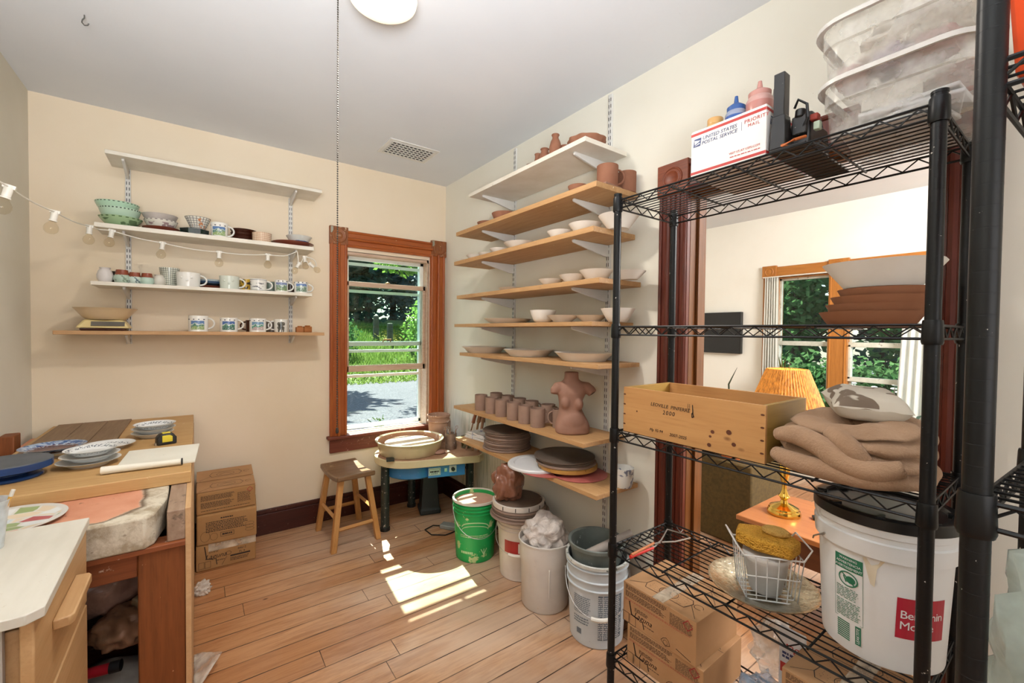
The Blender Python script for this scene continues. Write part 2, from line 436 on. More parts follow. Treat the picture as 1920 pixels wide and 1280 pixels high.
# ---- cased opening in the right wall
DC = wood('door_casing_mahogany', '#6b3122', '#54231a', 2, 2.2, .35, '#3c1711', speck=[('#a8897a', .72, 40, .02)])
DJ = wood('door_jamb_wood', '#7a4a22', '#5f3717', 2, 2., .3, '#432611')
DR = wood('door_rosette_wood', '#8a4526', '#74341b', 1, 2.5, .4, '#552412')
d1 = bpy.data.objects.new('door_1', None); COL.objects.link(d1); d1['kind'] = 'structure'
for y0, y1 in ((1.05, 1.19), (.168, .29)):
    m = MB().bb(RX-.022, RX, y0, y1, .0, 1.99); w = y1-y0
    for k in (.08, .92): m.tube([(RX-.022, y0+w*k, 0), (RX-.022, y0+w*k, 1.99)], .009, 8)
    for k in (.33, .5, .67): m.tube([(RX-.020, y0+w*k, 0), (RX-.020, y0+w*k, 1.99)], .014, 8, flat=.8)
    m.build('door_casing', DC, d1)
    m = MB().bb(RX-.034, RX, y0-.005, y1+.005, 1.985, 2.125)
    m.lathe([(0, .002), (.026, .002), (.034, .006), (.040, .001), (.046, .007), (.05, 0)], 32, T=Matrix.Translation((RX-.034, (y0+y1)/2, 2.055)) @ Matrix.Rotation(-PI/2, 4, 'Y'))
    m.build('door_rosette', DR, d1, bevel=.003)
m = MB().bb(RX-.022, RX, .29, 1.05, 1.99, 2.11)
for k in (2.0, 2.1): m.tube([(RX-.022, .29, k), (RX-.022, 1.05, k)], .009, 8)
m.build('door_head_casing', DC, d1)
m = MB().bb(RX-.002, RX+.122, DY1-.002, DY1+.02, 0, DZ).bb(RX-.002, RX+.122, DY0-.02, DY0+.002, 0, DZ).bb(RX-.002, RX+.122, DY0, DY1, DZ-.015, DZ+.01)
m.bb(RX+.045, RX+.085, DY1-.014, DY1, 0, DZ).bb(RX+.045, RX+.085, DY0, DY0+.014, 0, DZ).bb(RX+.045, RX+.085, DY0, DY1, DZ-.03, DZ-.01)
m.build('door_jamb', DJ, d1, bevel=.002)

# ---- room beyond the opening
FX = 4.8
WZa, WZb = .66, 1.965
wins = ((1.515, 1.985), (.75, 1.385))
m = MB().bb(FX, FX+.15, 1.985, 3.46, 0, CZ).bb(FX, FX+.15, 1.385, 1.515, 0, CZ).bb(FX, FX+.15, NY, .75, 0, CZ)
for a, b in wins: m.bb(FX, FX+.15, a, b, 0, WZa).bb(FX, FX+.15, a, b, WZb, CZ)
struct('wall_far', m, WF, smooth=0)
struct('wall_far_left', MB().bb(RX+.12, FX, 3.31, 3.46, 0, CZ), WF, smooth=0)
struct('wall_far_right', MB().bb(RX+.12, FX, NY-.15, NY, 0, CZ), WF, smooth=0)
OAK = wood('oak_trim', '#b87a38', '#a2652a', 2, 2.2, .4, '#86501f')
OAKY = wood('oak_trim_cross', '#b87a38', '#a2652a', 1, 2.2, .4, '#86501f')
OLDS = mat('old_sash_paint', '#d5d6c8', '#bcbfb0', 14, .5, speck=[('#8f8a74', .6, 22, .1)])
for i, (a, b) in enumerate(wins):
    w = bpy.data.objects.new('window_%d' % (i+2), None); COL.objects.link(w); w['kind'] = 'structure'
    m = MB().bb(FX+.05, FX+.08, a, a+.03, WZa, WZb).bb(FX+.05, FX+.08, b-.03, b, WZa, WZb).bb(FX+.05, FX+.08, a, b, WZb-.03, WZb).bb(FX+.05, FX+.08, a, b, WZa, WZa+.04)
    m.build('upper_sash', OLDS, w, bevel=.003)
    zs = (1.30,) if i == 0 else (1.30, .985)
    m = MB()
    for z in zs: m.bb(FX+.02, FX+.05, a, b, z-.022, z+.022)
    m.bb(FX+.02, FX+.05, a, a+.028, WZa if i == 0 else .985, 1.3).bb(FX+.02, FX+.05, b-.028, b, WZa if i == 0 else .985, 1.3)
    m.build('lower_sash', OLDS, w, bevel=.003)
    MB().bb(FX+.062, FX+.066, a, b, WZa, WZb).build('window_pane', GL, w, smooth=0)
    MB().bb(FX-.0, FX+.14, a-.004, a+.01, WZa, WZb).bb(FX, FX+.14, b-.01, b+.004, WZa, WZb).bb(FX, FX+.14, a, b, WZb-.01, WZb+.004).build('window_jamb', OAK, w)
tr = MB()
for a, b in ((1.985, 2.105), (1.375, 1.525), (.63, .76)):
    tr.bb(FX-.022, FX, a, b, .62, 1.975)
    for k in (.1, .9): tr.tube([(FX-.022, a+(b-a)*k, .62), (FX-.022, a+(b-a)*k, 1.975)], .007, 6)
struct('trim_1', tr, OAK)
tr = MB().bb(FX-.022, FX, .63, 2.105, 1.975, 2.075).bb(FX-.03, FX, .63, 2.105, 1.972, 1.985)
struct('trim_2', tr, OAKY, bevel=.003)
tr = MB()
for a, b in ((1.98, 2.115), (1.37, 1.53), (.62, .77)):
    tr.bb(FX-.034, FX, a, b, 1.965, 2.09)
    tr.lathe([(0, .006), (.02, .004), (.028, 0), (.036, .006), (.045, 0)], 24, T=Matrix.Translation((FX-.034, (a+b)/2, 2.028)) @ Matrix.Rotation(-PI/2, 4, 'Y'))
struct('trim_3', tr, OAK, bevel=.003)
struct('trim_4', MB().bb(FX-.07, FX+.02, .6, 2.13, .615, .645).bb(FX-.022, FX, .63, 2.1, .52, .615), SIL, bevel=.004)

# ================================================================== LIGHT
w = bpy.data.worlds.new('sky'); SC.world = w; w.use_nodes = True
wt = w.node_tree; bg = wt.nodes['Background']
sk = wt.nodes.new('ShaderNodeTexSky'); sk.sky_type = 'NISHITA'; sk.sun_disc = False
sk.sun_elevation = math.radians(51); sk.sun_rotation = 0.06; sk.air_density = 1.; sk.dust_density = 1.2
wt.links.new(sk.outputs[0], bg.inputs[0]); bg.inputs[1].default_value = .45
def light(ty, name, loc, energy, color=(1, 1, 1), rot=None, look=None, **k):
    l = bpy.data.lights.new(name, ty); l.energy = energy; l.color = color
    for a, v in k.items(): setattr(l, a, v)
    o = bpy.data.objects.new(name, l); COL.objects.link(o); o.location = loc
    if look is not None: o.rotation_euler = (V(look)-V(loc)).to_track_quat('-Z', 'Y').to_euler()
    return o
light('SUN', 'sun', (2, 9, 10), 21., (1, .95, .89), look=(2-.08, 9-1, 10-1.235), angle=.009)
# unseen fill lights added behind the camera and in the far room
light('AREA', 'fill_behind_camera', (.3, NY+.05, 1.5), 19, (.95, .97, 1), look=(.5, 3, 1.25), shape='RECTANGLE', size=1.9, size_y=1.5)
light('AREA', 'far_room_fill', (3.2, -.7, 2.5), 175, (1, .98, .96), look=(3.6, 1.4, .9), shape='RECTANGLE', size=1.2, size_y=1.2)  # unseen fill added to brighten the far room
light('AREA', 'ceiling_fill_by_camera', (-.25, -.5, 1.4), 38, (.93, .97, 1), look=(.15, 1.1, 3.2), shape='DISK', size=.8, spread=1.7)  # added fill aimed upward to brighten the ceiling
light('AREA', 'ceiling_lamp_bulb', (.525, 1.50, 2.489), 13, (1, .93, .84), look=(.525, 1.501, 0), shape='DISK', size=.15)
SC.view_settings.view_transform = 'Standard'; SC.view_settings.look = 'None'
SC.view_settings.exposure = .3; SC.view_settings.gamma = 1; SC.view_settings.use_curve_mapping = False
SC.cycles.use_denoising = True; SC.cycles.max_bounces = 8; SC.cycles.transparent_max_bounces = 24
SC.cycles.sample_clamp_indirect = 6; SC.cycles.caustics_reflective = False; SC.cycles.caustics_refractive = False
# ================================================================== LEFT SHELVES
WHT = mat('white_shelf_paint', '#e6e0d4', '#dad2c2', 7, .5, speck=[('#a99a80', .70, 24, .03)])
STL = mat('white_enamel_steel', '#dcdad6', '#d2d0cb', 10, .4)
DRK = mat('dark_slot', '#2a2826', rough=.8)
PARTI = wood('particle_board', '#c59c70', '#b78c60', 0, 3, .55, '#a67b50')
PARTIY = wood('particle_board_side', '#c39a6c', '#b08556', 1, 3, .55, '#987048', speck=[('#e8d8c0', .68, 26, .04)])
MARK = mat('black_marker', '#1d1a18', rough=.6)

def standard(label, along, pos, z0, z1):
    # slotted upright; along 'x': on the back wall at x=pos, along 'y': on the right wall at y=pos
    h = z1-z0
    m = MB().bb(-.0125, .0125, -.012, 0, 0, h)
    o = thing('shelf_standard', label, 'shelf upright', (pos, BY, z0) if along == 'x' else (RX, pos, z0), 0 if along == 'x' else -PI/2)
    m.build('channel', STL, o, bevel=.002)
    m = MB(); n = int(h/.032)
    for i in range(n):
        for sx in (-.006, .006): m.bb(sx-.0016, sx+.0016, -.0128, -.0115, .012+i*.032, .03+i*.032)
    m.build('slots', DRK, o, smooth=0)
    return o
def bracket(label, along, pos, z, L, group, mark=False, h=.055):
    o = thing('shelf_bracket', label, 'shelf bracket', (pos, BY-.012, z) if along == 'x' else (RX-.012, pos, z), 0 if along == 'x' else -PI/2, group)
    pr = [(0, 0), (-L, 0), (-L-.004, -.006), (-L, -.014), (-.03, -h), (0, -h)]   # (y, z)
    m = MB(); T = Matrix(((0, 0, 1, 0), (1, 0, 0, 0), (0, 1, 0, 0), (0, 0, 0, 1)))
    m.prism(pr, -.006, .006, T); m.build('arm', STL, o, bevel=.002)
    if mark:
        m = MB(); dashes(m, .055, .012, 1, frame((-.0065, -.075, -.036), (0, -1, 0), (0, 0, 1)), wmin=.006, wmax=.014, thick=.8, seed=int(pos*100+z*10))
        m.build('printed_mark', MARK, o, smooth=0)
    return o
standard('white slotted upright on the back wall at the left end of the painted shelves', 'x', -.318, 1.29, 2.30)
standard('white slotted upright on the back wall nearest the window, behind the mugs', 'x', .518, 1.29, 2.28)
LS = [(-.385, .668, 3.06, 2.305, .02, WHT, 'empty white painted shelf board, topmost on the back wall'),
      (-.428, .618, 3.06, 1.925, .024, WHT, 'white painted shelf board holding bowls and a landscape mug on the back wall'),
      (-.443, .608, 3.06, 1.622, .02, WHT, 'white painted shelf board holding small vases and mugs on the back wall'),
      (-.580, .684, 3.06, 1.366, .020, PARTI, 'unpainted tan shelf board, lowest on the back wall, holding the yellow scale')]
nm = ['topmost empty white shelf', 'white shelf of bowls', 'white shelf of vases and mugs', 'lowest tan shelf']
for (x0, x1, y0, z, th, mt, lb), q in zip(LS, nm):
    c = ((x0+x1)/2, (y0+BY-.014)/2)
    solo('shelf_board', MB().box((0, 0, -th/2), (x1-x0, BY-.014-y0, th)), mt, lb, 'shelf', (c[0], c[1], z), bevel=.002, smooth=0)
    for px, s in ((-.318, 'left'), (.518, 'right')):
        bracket('white steel bracket under the %s end of the %s' % (s, q), 'x', px, z-th-.0005, .20 if z > 1.4 else .12, 'brackets on the back wall')

# ------------------------------------------------------------------ pottery makers
def ring_profile(r, h, wall=.004, foot=.7, lip=0., curve=1.5, base=.006):
    out = [(0, 0), (r*foot, 0)]
    for k in range(1, 9):
        t_ = k/8; out.append((r*(foot+(1-foot)*(t_**(1/curve)))+lip*max(0, t_-.85)/.15, h*t_))
    inn = [(max(.001, p-wall), max(base, z)) for p, z in reversed(out[2:])]
    return out + inn + [(0, base)]
def bowl(name, mt, label, cat, loc, r, h, group=None, foot=.45, curve=1.6, lip=0., wall=.0035, seg=40, tilt=None, rz=0, wob=None):
    o = solo(name, MB().lathe(ring_profile(r, h, wall, foot, lip, curve), seg, wob=wob), mt, label, cat, loc, rz, group)
    if tilt: o.rotation_euler[0], o.rotation_euler[1] = tilt
    return o
def handle_mb(r, z0, z1, out=.03, w=.006, start=None):
    pts = []
    for k in range(11):
        a = -PI/2 + PI*k/10
        pts.append((r-.003+out*math.cos(a), 0, (z0+z1)/2+(z1-z0)/2*math.sin(a)))
    return MB().tube(pts, w, 8, flat=.8)
def mug(name, mt, label, loc, r, h, rz=0, group=None, hm=None, foot=.93, lip=0., out=.032, handle=True, cat='mug', curve=1.2):
    o = thing(name, label, cat, loc, rz, group)
    MB().lathe(ring_profile(r, h, .004, foot, lip, curve), 36).build('body', mt, o)
    if handle: handle_mb(r, h*.18, h*.85, out).build('handle', hm or mt, o)
    return o

# ---- glazes (patterns live in the material, in the pot's own coordinates)
def glaze(name, fn, rough=.18, **k):
    if name in _mc: return _mc[name]
    t = NT(name); t.base(fn(t)); _mc[name] = t.fin(rough, 0, .5, **k); return _mc[name]
WG = mat('white_glaze', '#eceae4', '#e2e0da', 6, .15)
CREAM = mat('cream_ceramic', '#e4d4ae', '#dcc99e', 6, .25)
TERRA = mat('red_earthenware', '#8e4630', '#7a3826', 8, .35)
BRN = mat('brown_glaze', '#4a241a', '#38180f', 8, .2)
BISQ = mat('raw_clay', '#a07c6a', '#916d5b', 9, .8, bump=.15, bscale=60, spec=.2)
BISR = mat('red_bisque', '#946650', '#875a45', 9, .8, bump=.12, bscale=60, spec=.2)
PORC = mat('white_bisque', '#ece7df', '#e3ddd2', 6, .75, spec=.2)
def landscape(sky, hill, field, h, r, birds=True):
    def fn(t):
        X, Y, Z = t.sep()
        mask = t.math('MULTIPLY', t.rng(t.math('ABSOLUTE', X), r*.78, r*.72), t.math('LESS_THAN', Y, 0))
        zz = t.math('DIVIDE', Z, h)
        mask = t.math('MULTIPLY', mask, t.math('MULTIPLY', t.math('GREATER_THAN', zz, .14), t.math('LESS_THAN', zz, .80)))
        n = t.noise(t.map((1, 1, 1)), 45, 3); wob = t.math('MULTIPLY', t.math('SUBTRACT', n, .5), .5)
        e = t.math('ADD', zz, wob)
        c = t.mix(t.math('GREATER_THAN', e, .40), field, hill)
        c = t.mix(t.rng(t.noise(t.coord(), 160, 2), .55, .6, 0, .4), c, '#f0efe4')
        c = t.mix(t.math('GREATER_THAN', e, .525), c, '#d4dfd0')
        c = t.mix(t.math('GREATER_THAN', e, .57), c, sky)
        c = t.mix(mask, '#ebe9e2', c)
        if birds:
            b = t.math('MULTIPLY', t.math('LESS_THAN', t.math('ABSOLUTE', t.math('SUBTRACT', zz, .9)), .035), t.math('GREATER_THAN', t.math('SINE', t.math('MULTIPLY', X, 260.)), .55))
            c = t.mix(t.math('MULTIPLY', b, t.math('LESS_THAN', Y, 0)), c, '#3a3f4e')
        return c
    return fn
def grid(base, line, n, hstep, w=.14, blot=None):
    def fn(t):
        X, Y, Z = t.sep()
        a = t.math('MULTIPLY', t.math('ARCTAN2', Y, X), n/(2*PI))
        f1 = t.math('LESS_THAN', t.math('FRACT', t.math('ADD', a, 20.)), w)
        f2 = t.math('LESS_THAN', t.math('FRACT', t.math('DIVIDE', t.math('ADD', Z, t.math('MULTIPLY', t.noise(t.coord(), 30, 2), .004)), hstep)), w)
        c = t.mix(t.math('MULTIPLY', t.math('MAXIMUM', f1, f2), .85), base, line)
        if blot: c = t.mix(t.rng(t.noise(t.coord(), 28, 2), .6, .64, 0, .9), c, blot)
        return c
    return fn
def bands(spec, h):              # [(z fraction from which, colour)]
    def fn(t):
        X, Y, Z = t.sep(); zz = t.math('ADD', t.math('DIVIDE', Z, h), t.math('MULTIPLY', t.math('SUBTRACT', t.noise(t.coord(), 40, 2), .5), .12))
        c = t.mix(0., spec[0][1], spec[0][1])
        for z, col in spec[1:]: c = t.mix(t.math('GREATER_THAN', zz, z), c, col)
        return c
    return fn
def dots(base, dot, h, zf, n, wid=.05, blot=None):
    def fn(t):
        X, Y, Z = t.sep(); zz = t.math('DIVIDE', Z, h)
        a = t.math('SINE', t.math('MULTIPLY', t.math('ARCTAN2', Y, X), float(n)))
        f = t.math('MULTIPLY', t.math('GREATER_THAN', a, .1), t.math('LESS_THAN', t.math('ABSOLUTE', t.math('SUBTRACT', zz, zf)), wid))
        c = t.mix(f, base, dot)
        if blot: c = t.mix(t.math('MULTIPLY', t.rng(t.noise(t.coord(), 22, 2), .56, .6, 0, .8), t.math('LESS_THAN', zz, .75)), c, blot)
        return c
    return fn

# ---- second shelf (bowls)
zs = 1.925; y = 3.165
x = -.352
g = 'mint bowls stacked on the painted shelf'
lo = glaze('mint_leaf_glaze', dots('#9db88e', '#55704a', .05, .95, 20, .05, '#3f5a36'))
bowl('mint_bowl', lo, 'mint bowl painted with dark leaves, bottom of the three stacked', 'bowl', (-.335, y, zs), .092, .052, g, .42)
md = glaze('mint_dot_glaze', dots('#b5cfb8', '#3c4a40', .075, .93, 34, .035))
bowl('mint_bowl', md, 'mint bowl with a ring of black dots, middle of the three stacked', 'bowl', (-.338, y, zs+.024), .088, .075, g, .5, 2.2)
tp = glaze('mint_scallop_glaze', dots('#aed0b6', '#38463c', .06, .97, 30, .03))
bowl('mint_bowl', tp, 'mint bowl with a scalloped dark rim, top of the three stacked', 'bowl', (-.348, y, zs+.066), .092, .062, g, .5, 2.)
o = bowl('saucer', TERRA, 'red-brown saucer beneath two stacked pale bowls', 'saucer', (-.163, y, zs), .086, .022, None, .5, 1.1)
fl = glaze('floral_bowl_glaze', dots('#d6d2c6', '#6b5a60', .055, .97, 20, .03, '#7d5a62'))
bowl('flowered_bowl', fl, 'pale bowl with mauve flowers, between the saucer and the grey bowl', 'bowl', (-.165, y, zs+.008), .077, .056, None, .45, 2.)
bowl('grey_bowl', mat('grey_lilac_glaze', '#c3bab4', '#ada59f', 12, .2), 'wide grey-lilac bowl on top of the flowered bowl', 'bowl', (-.169, y, zs+.045), .081, .05, None, .5, 1.8)
m = MB().lathe([(0, 0), (.072, 0), (.075, .036), (.070, .036), (.068, .006), (0, .006)], 8, T=Matrix.Rotation(PI/8, 4, 'Z'))
solo('faceted_dish', m, mat('black_green_glaze', '#1f2f28', '#15201c', 14, .15), 'black-green faceted dish under the patterned cup', 'dish', (-.012, y, zs), smooth=20)
bowl('patterned_cup', glaze('orange_check_cup', grid('#dcd8cc', '#51555c', 22, .012, .2, '#c27a4a')), 'flared cup with checks and orange flowers standing on the black dish', 'cup', (.004, y, zs+.036), .064, .072, None, .5, .95)
mugs = {}
def land(name, sky, hill, field, h=.078, r=.042): return glaze(name, landscape(sky, hill, field, h, r))
BL = land('landscape_blue', '#5f7fae', '#4f7f72', '#8fa66e'); BL2 = land('landscape_night', '#4a68a0', '#3f7a68', '#3c6a5c'); BL3 = land('landscape_teal', '#6f93b0', '#3f8a74', '#b9a8a4')
BL4 = land('landscape_dusk', '#7f8cae', '#6f8a78', '#7a8f6a'); BL5 = land('landscape_sea', '#6a86b8', '#7d9a8a', '#6d8674')
g = 'landscape mugs'
mug('landscape_mug', BL, 'white mug with a blue and green landscape, on the white shelf of bowls', (.108, y-.03, zs), .044, .088, -.1, g, WG)
for i, (dx, dz, r_) in enumerate(((0, 0, .075), (0, .022, .074), (-.003, .044, .073))):
    bowl('brown_dish', BRN, ['dark brown dish at the bottom of the three stacked behind the landscape mug', 'dark brown dish in the middle of the three stacked behind the landscape mug', 'dark brown dish on top of the three stacked behind the landscape mug'][i], 'dish', (.240+dx, y+.052, zs+dz), r_, .036, 'stacked brown dishes', .6, 1.8)
bowl('checked_ramekin', glaze('red_check_glaze', grid('#e2cfb4', '#a55f44', 30, .011, .2)), 'cream straight-sided pot with red checks, in front of the brown dishes', 'pot', (.328, y-.040, zs), .054, .058, None, .95, 1.)
bowl('red_plate', TERRA, 'red-brown plate under the blue banded bowl at the right end of the shelf', 'plate', (.510, y-.005, zs), .125, .024, None, .6, .9)
bowl('banded_bowl', glaze('blue_band_glaze', bands([(0, '#6b3424'), (.36, '#4a6690'), (.5, '#dcdcd4')], .06)), 'white bowl with a blue wavy band on the red-brown plate', 'bowl', (.548, y, zs+.012), .078, .062, None, .45, 1.1)

# ---- third shelf (vases and mugs)
zs = 1.622
vase_w = [(0, 0), (.024, 0), (.032, .02), (.034, .04), (.028, .062), (.020, .072), (.024, .080), (.020, .080), (.016, .072), (.024, .055), (.028, .03), (0, .01)]
solo('bud_vase', MB().lathe(vase_w, 28), mat('matt_white_glaze', '#ded8d4', '#d4ccc8', 6, .35), 'rounded white bud vase at the left end of the vase shelf', 'vase', (-.398, y-.02, zs))
solo('dark_vase', MB().lathe([(p*.95, z*.86) for p, z in vase_w], 24), mat('dark_glaze', '#2e2622', rough=.25), 'small dark vase half hidden behind the white bud vase', 'vase', (-.372, y+.045, zs))
vr = [(0, 0), (.026, 0), (.036, .022), (.034, .036), (.028, .046), (.024, .070), (.019, .070), (.022, .046), (.028, .03), (0, .01)]
for i, (xx_, s_, base, blot, lb) in enumerate(((-.330, 1.05, '#aebfae', '#6d7f6a', 'tallest mint vase with a red clay neck and scribbled leaves'), (-.278, .92, '#c2cfc4', '#2f4a58', 'mint vase with a red clay neck and a dark blue flower, second of three'), (-.227, .92, '#b4cbbc', None, 'plain mint vase with a red clay neck, third of three'))):
    mt = glaze('red_neck_glaze_%d' % i, lambda t, base=base, blot=blot: t.mix(t.math('GREATER_THAN', t.sep()[2], .044), (lambda b: t.mix(t.rng(t.noise(t.coord(), 40, 2), .58, .62, 0, .9), b, blot) if blot else t.mix(0., b, b))(base), '#8a4630'), .3)
    o = solo('red_necked_vase', MB().lathe(vr, 28), mt, lb, 'vase', (xx_, y-.02, zs), group='red-necked vases'); o.scale = (s_, s_, s_)
o = solo('bud_vase', MB().lathe([(p*.9, z*.78) for p, z in vase_w], 28), mat('ivory_glaze', '#d8d2c6', '#cec7ba', 6, .35), 'squat ivory vase between the red-necked vases and the checked tumbler', 'vase', (-.176, y, zs))
bowl('checked_tumbler', glaze('black_check_glaze', grid('#cfd0c2', '#43463f', 26, .011, .22)), 'pale flared tumbler with black checks beside the wide white mug', 'tumbler', (-.130, y+.03, zs), .048, .108, None, .68, 1.)
def facemug(label, loc, rz, mtl, r=.058, h=.082):
    o = mug('relief_mug', mtl, label, loc, r, h, rz, 'white mugs with raised faces', WG)
    m = MB()
    for sx in (-.45, .38):
        a = math.asin(sx); m.ball((r*math.sin(a), -r*math.cos(a), h*.62), .007, 10, 6, (1, .5, .8)); m.ball((r*1.04*math.sin(a), -r*1.04*math.cos(a), h*.62), .003, 8, 6)
    m.ball((0, -r, h*.42), .006, 10, 6, (1, .6, 1.2)); m.build('raised_face', mtl, o)
    return o
CEL = mat('pale_celadon', '#d6dbcf', '#ccd2c6', 6, .15)
facemug('wide white mug with a raised face, next to the checked tumbler', (-.042, y-.03, zs), -.1, WG)
bowl('brown_footed_bowl', TERRA, 'red-brown saucer behind the wide white mug', 'saucer', (.062, y+.06, zs), .075, .02, None, .6, 1.)
bowl('black_blue_bowl', glaze('black_blue_glaze', bands([(0, '#20242a'), (.45, '#3f5570'), (.7, '#a9b2b4')], .05)), 'low blue and black bowl behind the handle of the wide white mug', 'bowl', (.062, y+.06, zs+.012), .075, .045, None, .55, 1.8)
facemug('pale celadon mug with a raised face, in the middle of the shelf', (.158, y-.02, zs), -.1, CEL, .052, .08)
mug('yellow_mug', glaze('yellow_blot_glaze', lambda t: t.mix(t.rng(t.noise(t.coord(), 40, 3), .5, .55), '#d0a83e', '#2e2a26')), 'yellow and black mug behind the handle of the celadon mug', (.250, y+.055, zs), .038, .075, .6, None, WG)
def hb(t):
    X, Y, Z = t.sep()
    n = t.noise(t.map((1, 1, 2.4)), 30, 2)
    f = t.math('MULTIPLY', t.math('MULTIPLY', t.rng(n, .58, .62), t.math('LESS_THAN', Y, 0)), t.math('MULTIPLY', t.math('LESS_THAN', Z, .058), t.math('GREATER_THAN', Z, .014)))
    c = t.mix(f, '#e6e4de', '#6f6e72')
    a = t.math('SINE', t.math('MULTIPLY', t.math('ARCTAN2', Y, X), 34.))
    e = t.math('MAXIMUM', t.math('LESS_THAN', t.math('ABSOLUTE', t.math('SUBTRACT', Z, .070)), .0022), t.math('LESS_THAN', t.math('ABSOLUTE', t.math('SUBTRACT', Z, .006)), .0022))
    return t.mix(t.math('MULTIPLY', e, t.math('GREATER_THAN', a, 0.)), c, '#2a3344')
mug('hummingbird_mug', glaze('hummingbird_glaze', hb), 'white mug with a grey hummingbird and dotted borders', (.312, y-.01, zs), .047, .076, -.15, None, WG)
mug('grey_mug', mat('grey_green_glaze', '#7d8a80', '#6c786e', 9, .25), 'grey-green mug behind the handle of the hummingbird mug', (.388, y+.06, zs), .036, .07, 2.6)
mug('landscape_mug', BL4, 'landscape mug with small birds above dusky hills, in front of the right upright', (.440, y-.02, zs), .040, .078, -.1, g, WG)
mug('brown_mug', mat('dark_brown_glaze', '#3c2c24', '#2e201a', 9, .25), 'dark mug behind the two landscape mugs at the right end of the vase shelf', (.505, y+.065, zs), .036, .062, 2.4)
mug('landscape_mug', BL5, 'landscape mug at the right end of the shelf of vases', (.556, y-.02, zs), .043, .075, -.1, g, WG)

# ---- lowest shelf
zs = 1.366
o = thing('kitchen_scale', 'pale yellow kitchen scale with a dark display under a cream bowl', 'scale', (-.398, y-.02, zs))
m = MB().lathe([(0, 0), (.118, 0), (.125, .008), (.122, .014), (0, .014)], 4, T=Matrix.Rotation(PI/4, 4, 'Z')); m.build('foot', BRN, o, bevel=.008)
MB().box((0, 0, .036), (.21, .17, .045), taper=(.72, .72)).build('housing', mat('yellow_plastic', '#e2cd94', '#dac488', 5, .35), o, bevel=.009)
T = frame((.02, -.0775, .034), (1, 0, 0), (0, .45, 1)); m = MB(); m.box((.0, .002, .002), (.13, .024, .003), T); m.build('display', mat('grey_display', '#6b645a', '#5a544b', 6, .25), o)
m = MB().lathe(ring_profile(.125, .06, .003, .62, .004, 1.3), 44)
solo('scale_bowl', m, mat('translucent_cream_plastic', '#dcc4a2', '#d2b892', 6, .3), 'wide cream plastic bowl resting on the yellow scale', 'bowl', (-.395, y-.02, zs+.0595))
mug('landscape_mug', BL, 'landscape mug leftmost of the row on the lowest tan shelf', (.004, y-.03, zs), .048, .092, -.1, g, WG, 1., .0)
mug('landscape_mug', BL2, 'deep blue and green landscape mug, second of the row on the lowest tan shelf', (.154, y-.03, zs), .046, .084, -.1, g, WG, 1.)
mug('brown_mug', BRN, 'dark brown mug peeping out behind the third landscape mug on the lowest tan shelf', (.286, y+.055, zs), .040, .074, 2.8)
mug('landscape_mug', BL3, 'teal and grey landscape mug, third of the row on the lowest tan shelf', (.306, y-.03, zs), .046, .084, -.1, g, WG, 1.)
bowl('grey_cup', mat('warm_grey_glaze', '#8a7e72', '#786d62', 9, .3), 'warm grey cup behind the elephant mug', 'cup', (.392, y+.05, zs), .04, .072, None, .95, 1.)
def eleph(t):
    X, Y, Z = t.sep()
    d = None
    for cx, cz, ax, az in ((.0, .050, .013, .016), (-.014, .052, .009, .012), (.013, .053, .008, .011), (-.010, .028, .012, .014), (.008, .026, .010, .013), (-.014, .012, .0045, .013), (.002, .013, .0035, .018), (.012, .011, .0045, .012)):
        e = t.math('ADD', t.math('POWER', t.math('DIVIDE', t.math('SUBTRACT', X, cx), ax), 2.), t.math('POWER', t.math('DIVIDE', t.math('SUBTRACT', Z, cz), az), 2.))
        d = e if d is None else t.math('MINIMUM', d, e)
    d = t.math('ADD', d, t.math('MULTIPLY', t.math('SUBTRACT', t.noise(t.coord(), 90, 3), .5), .9))
    c = t.mix(t.rng(t.noise(t.coord(), 70, 3), .4, .6), '#3a3934', '#6d6b62')
    return t.mix(t.math('MULTIPLY', t.math('LESS_THAN', d, 1.), t.math('LESS_THAN', Y, 0)), '#dedcd4', c)
o = mug('elephant_mug', glaze('elephant_glaze', eleph), 'white mug with a dark elephant picture beside the right upright', (.436, y-.03, zs), .042, .082, PI-.1, None, WG)
for ch in o.children:
    if ch.name.startswith('body'): ch.rotation_euler.z = PI
for i, (dx, s_) in enumerate(((.545, (.045, .04, .034)), (.592, (.05, .045, .038)))):
    m = MB().box((0, 0, s_[2]/2), s_).box((.0, -.01, s_[2]+.004), (s_[0]*.6, s_[1]*.5, .008))
    solo('wooden_block', m, wood('orange_block_wood', '#b0703a', '#9a5c2a', 0, 8, .5), ['small orange wooden block beside the right upright', 'larger orange wooden block at the right end of the lowest tan shelf'][i], 'block', (dx, y-.03+.01*i, zs), .15*i, 'small wooden blocks', bevel=.003)

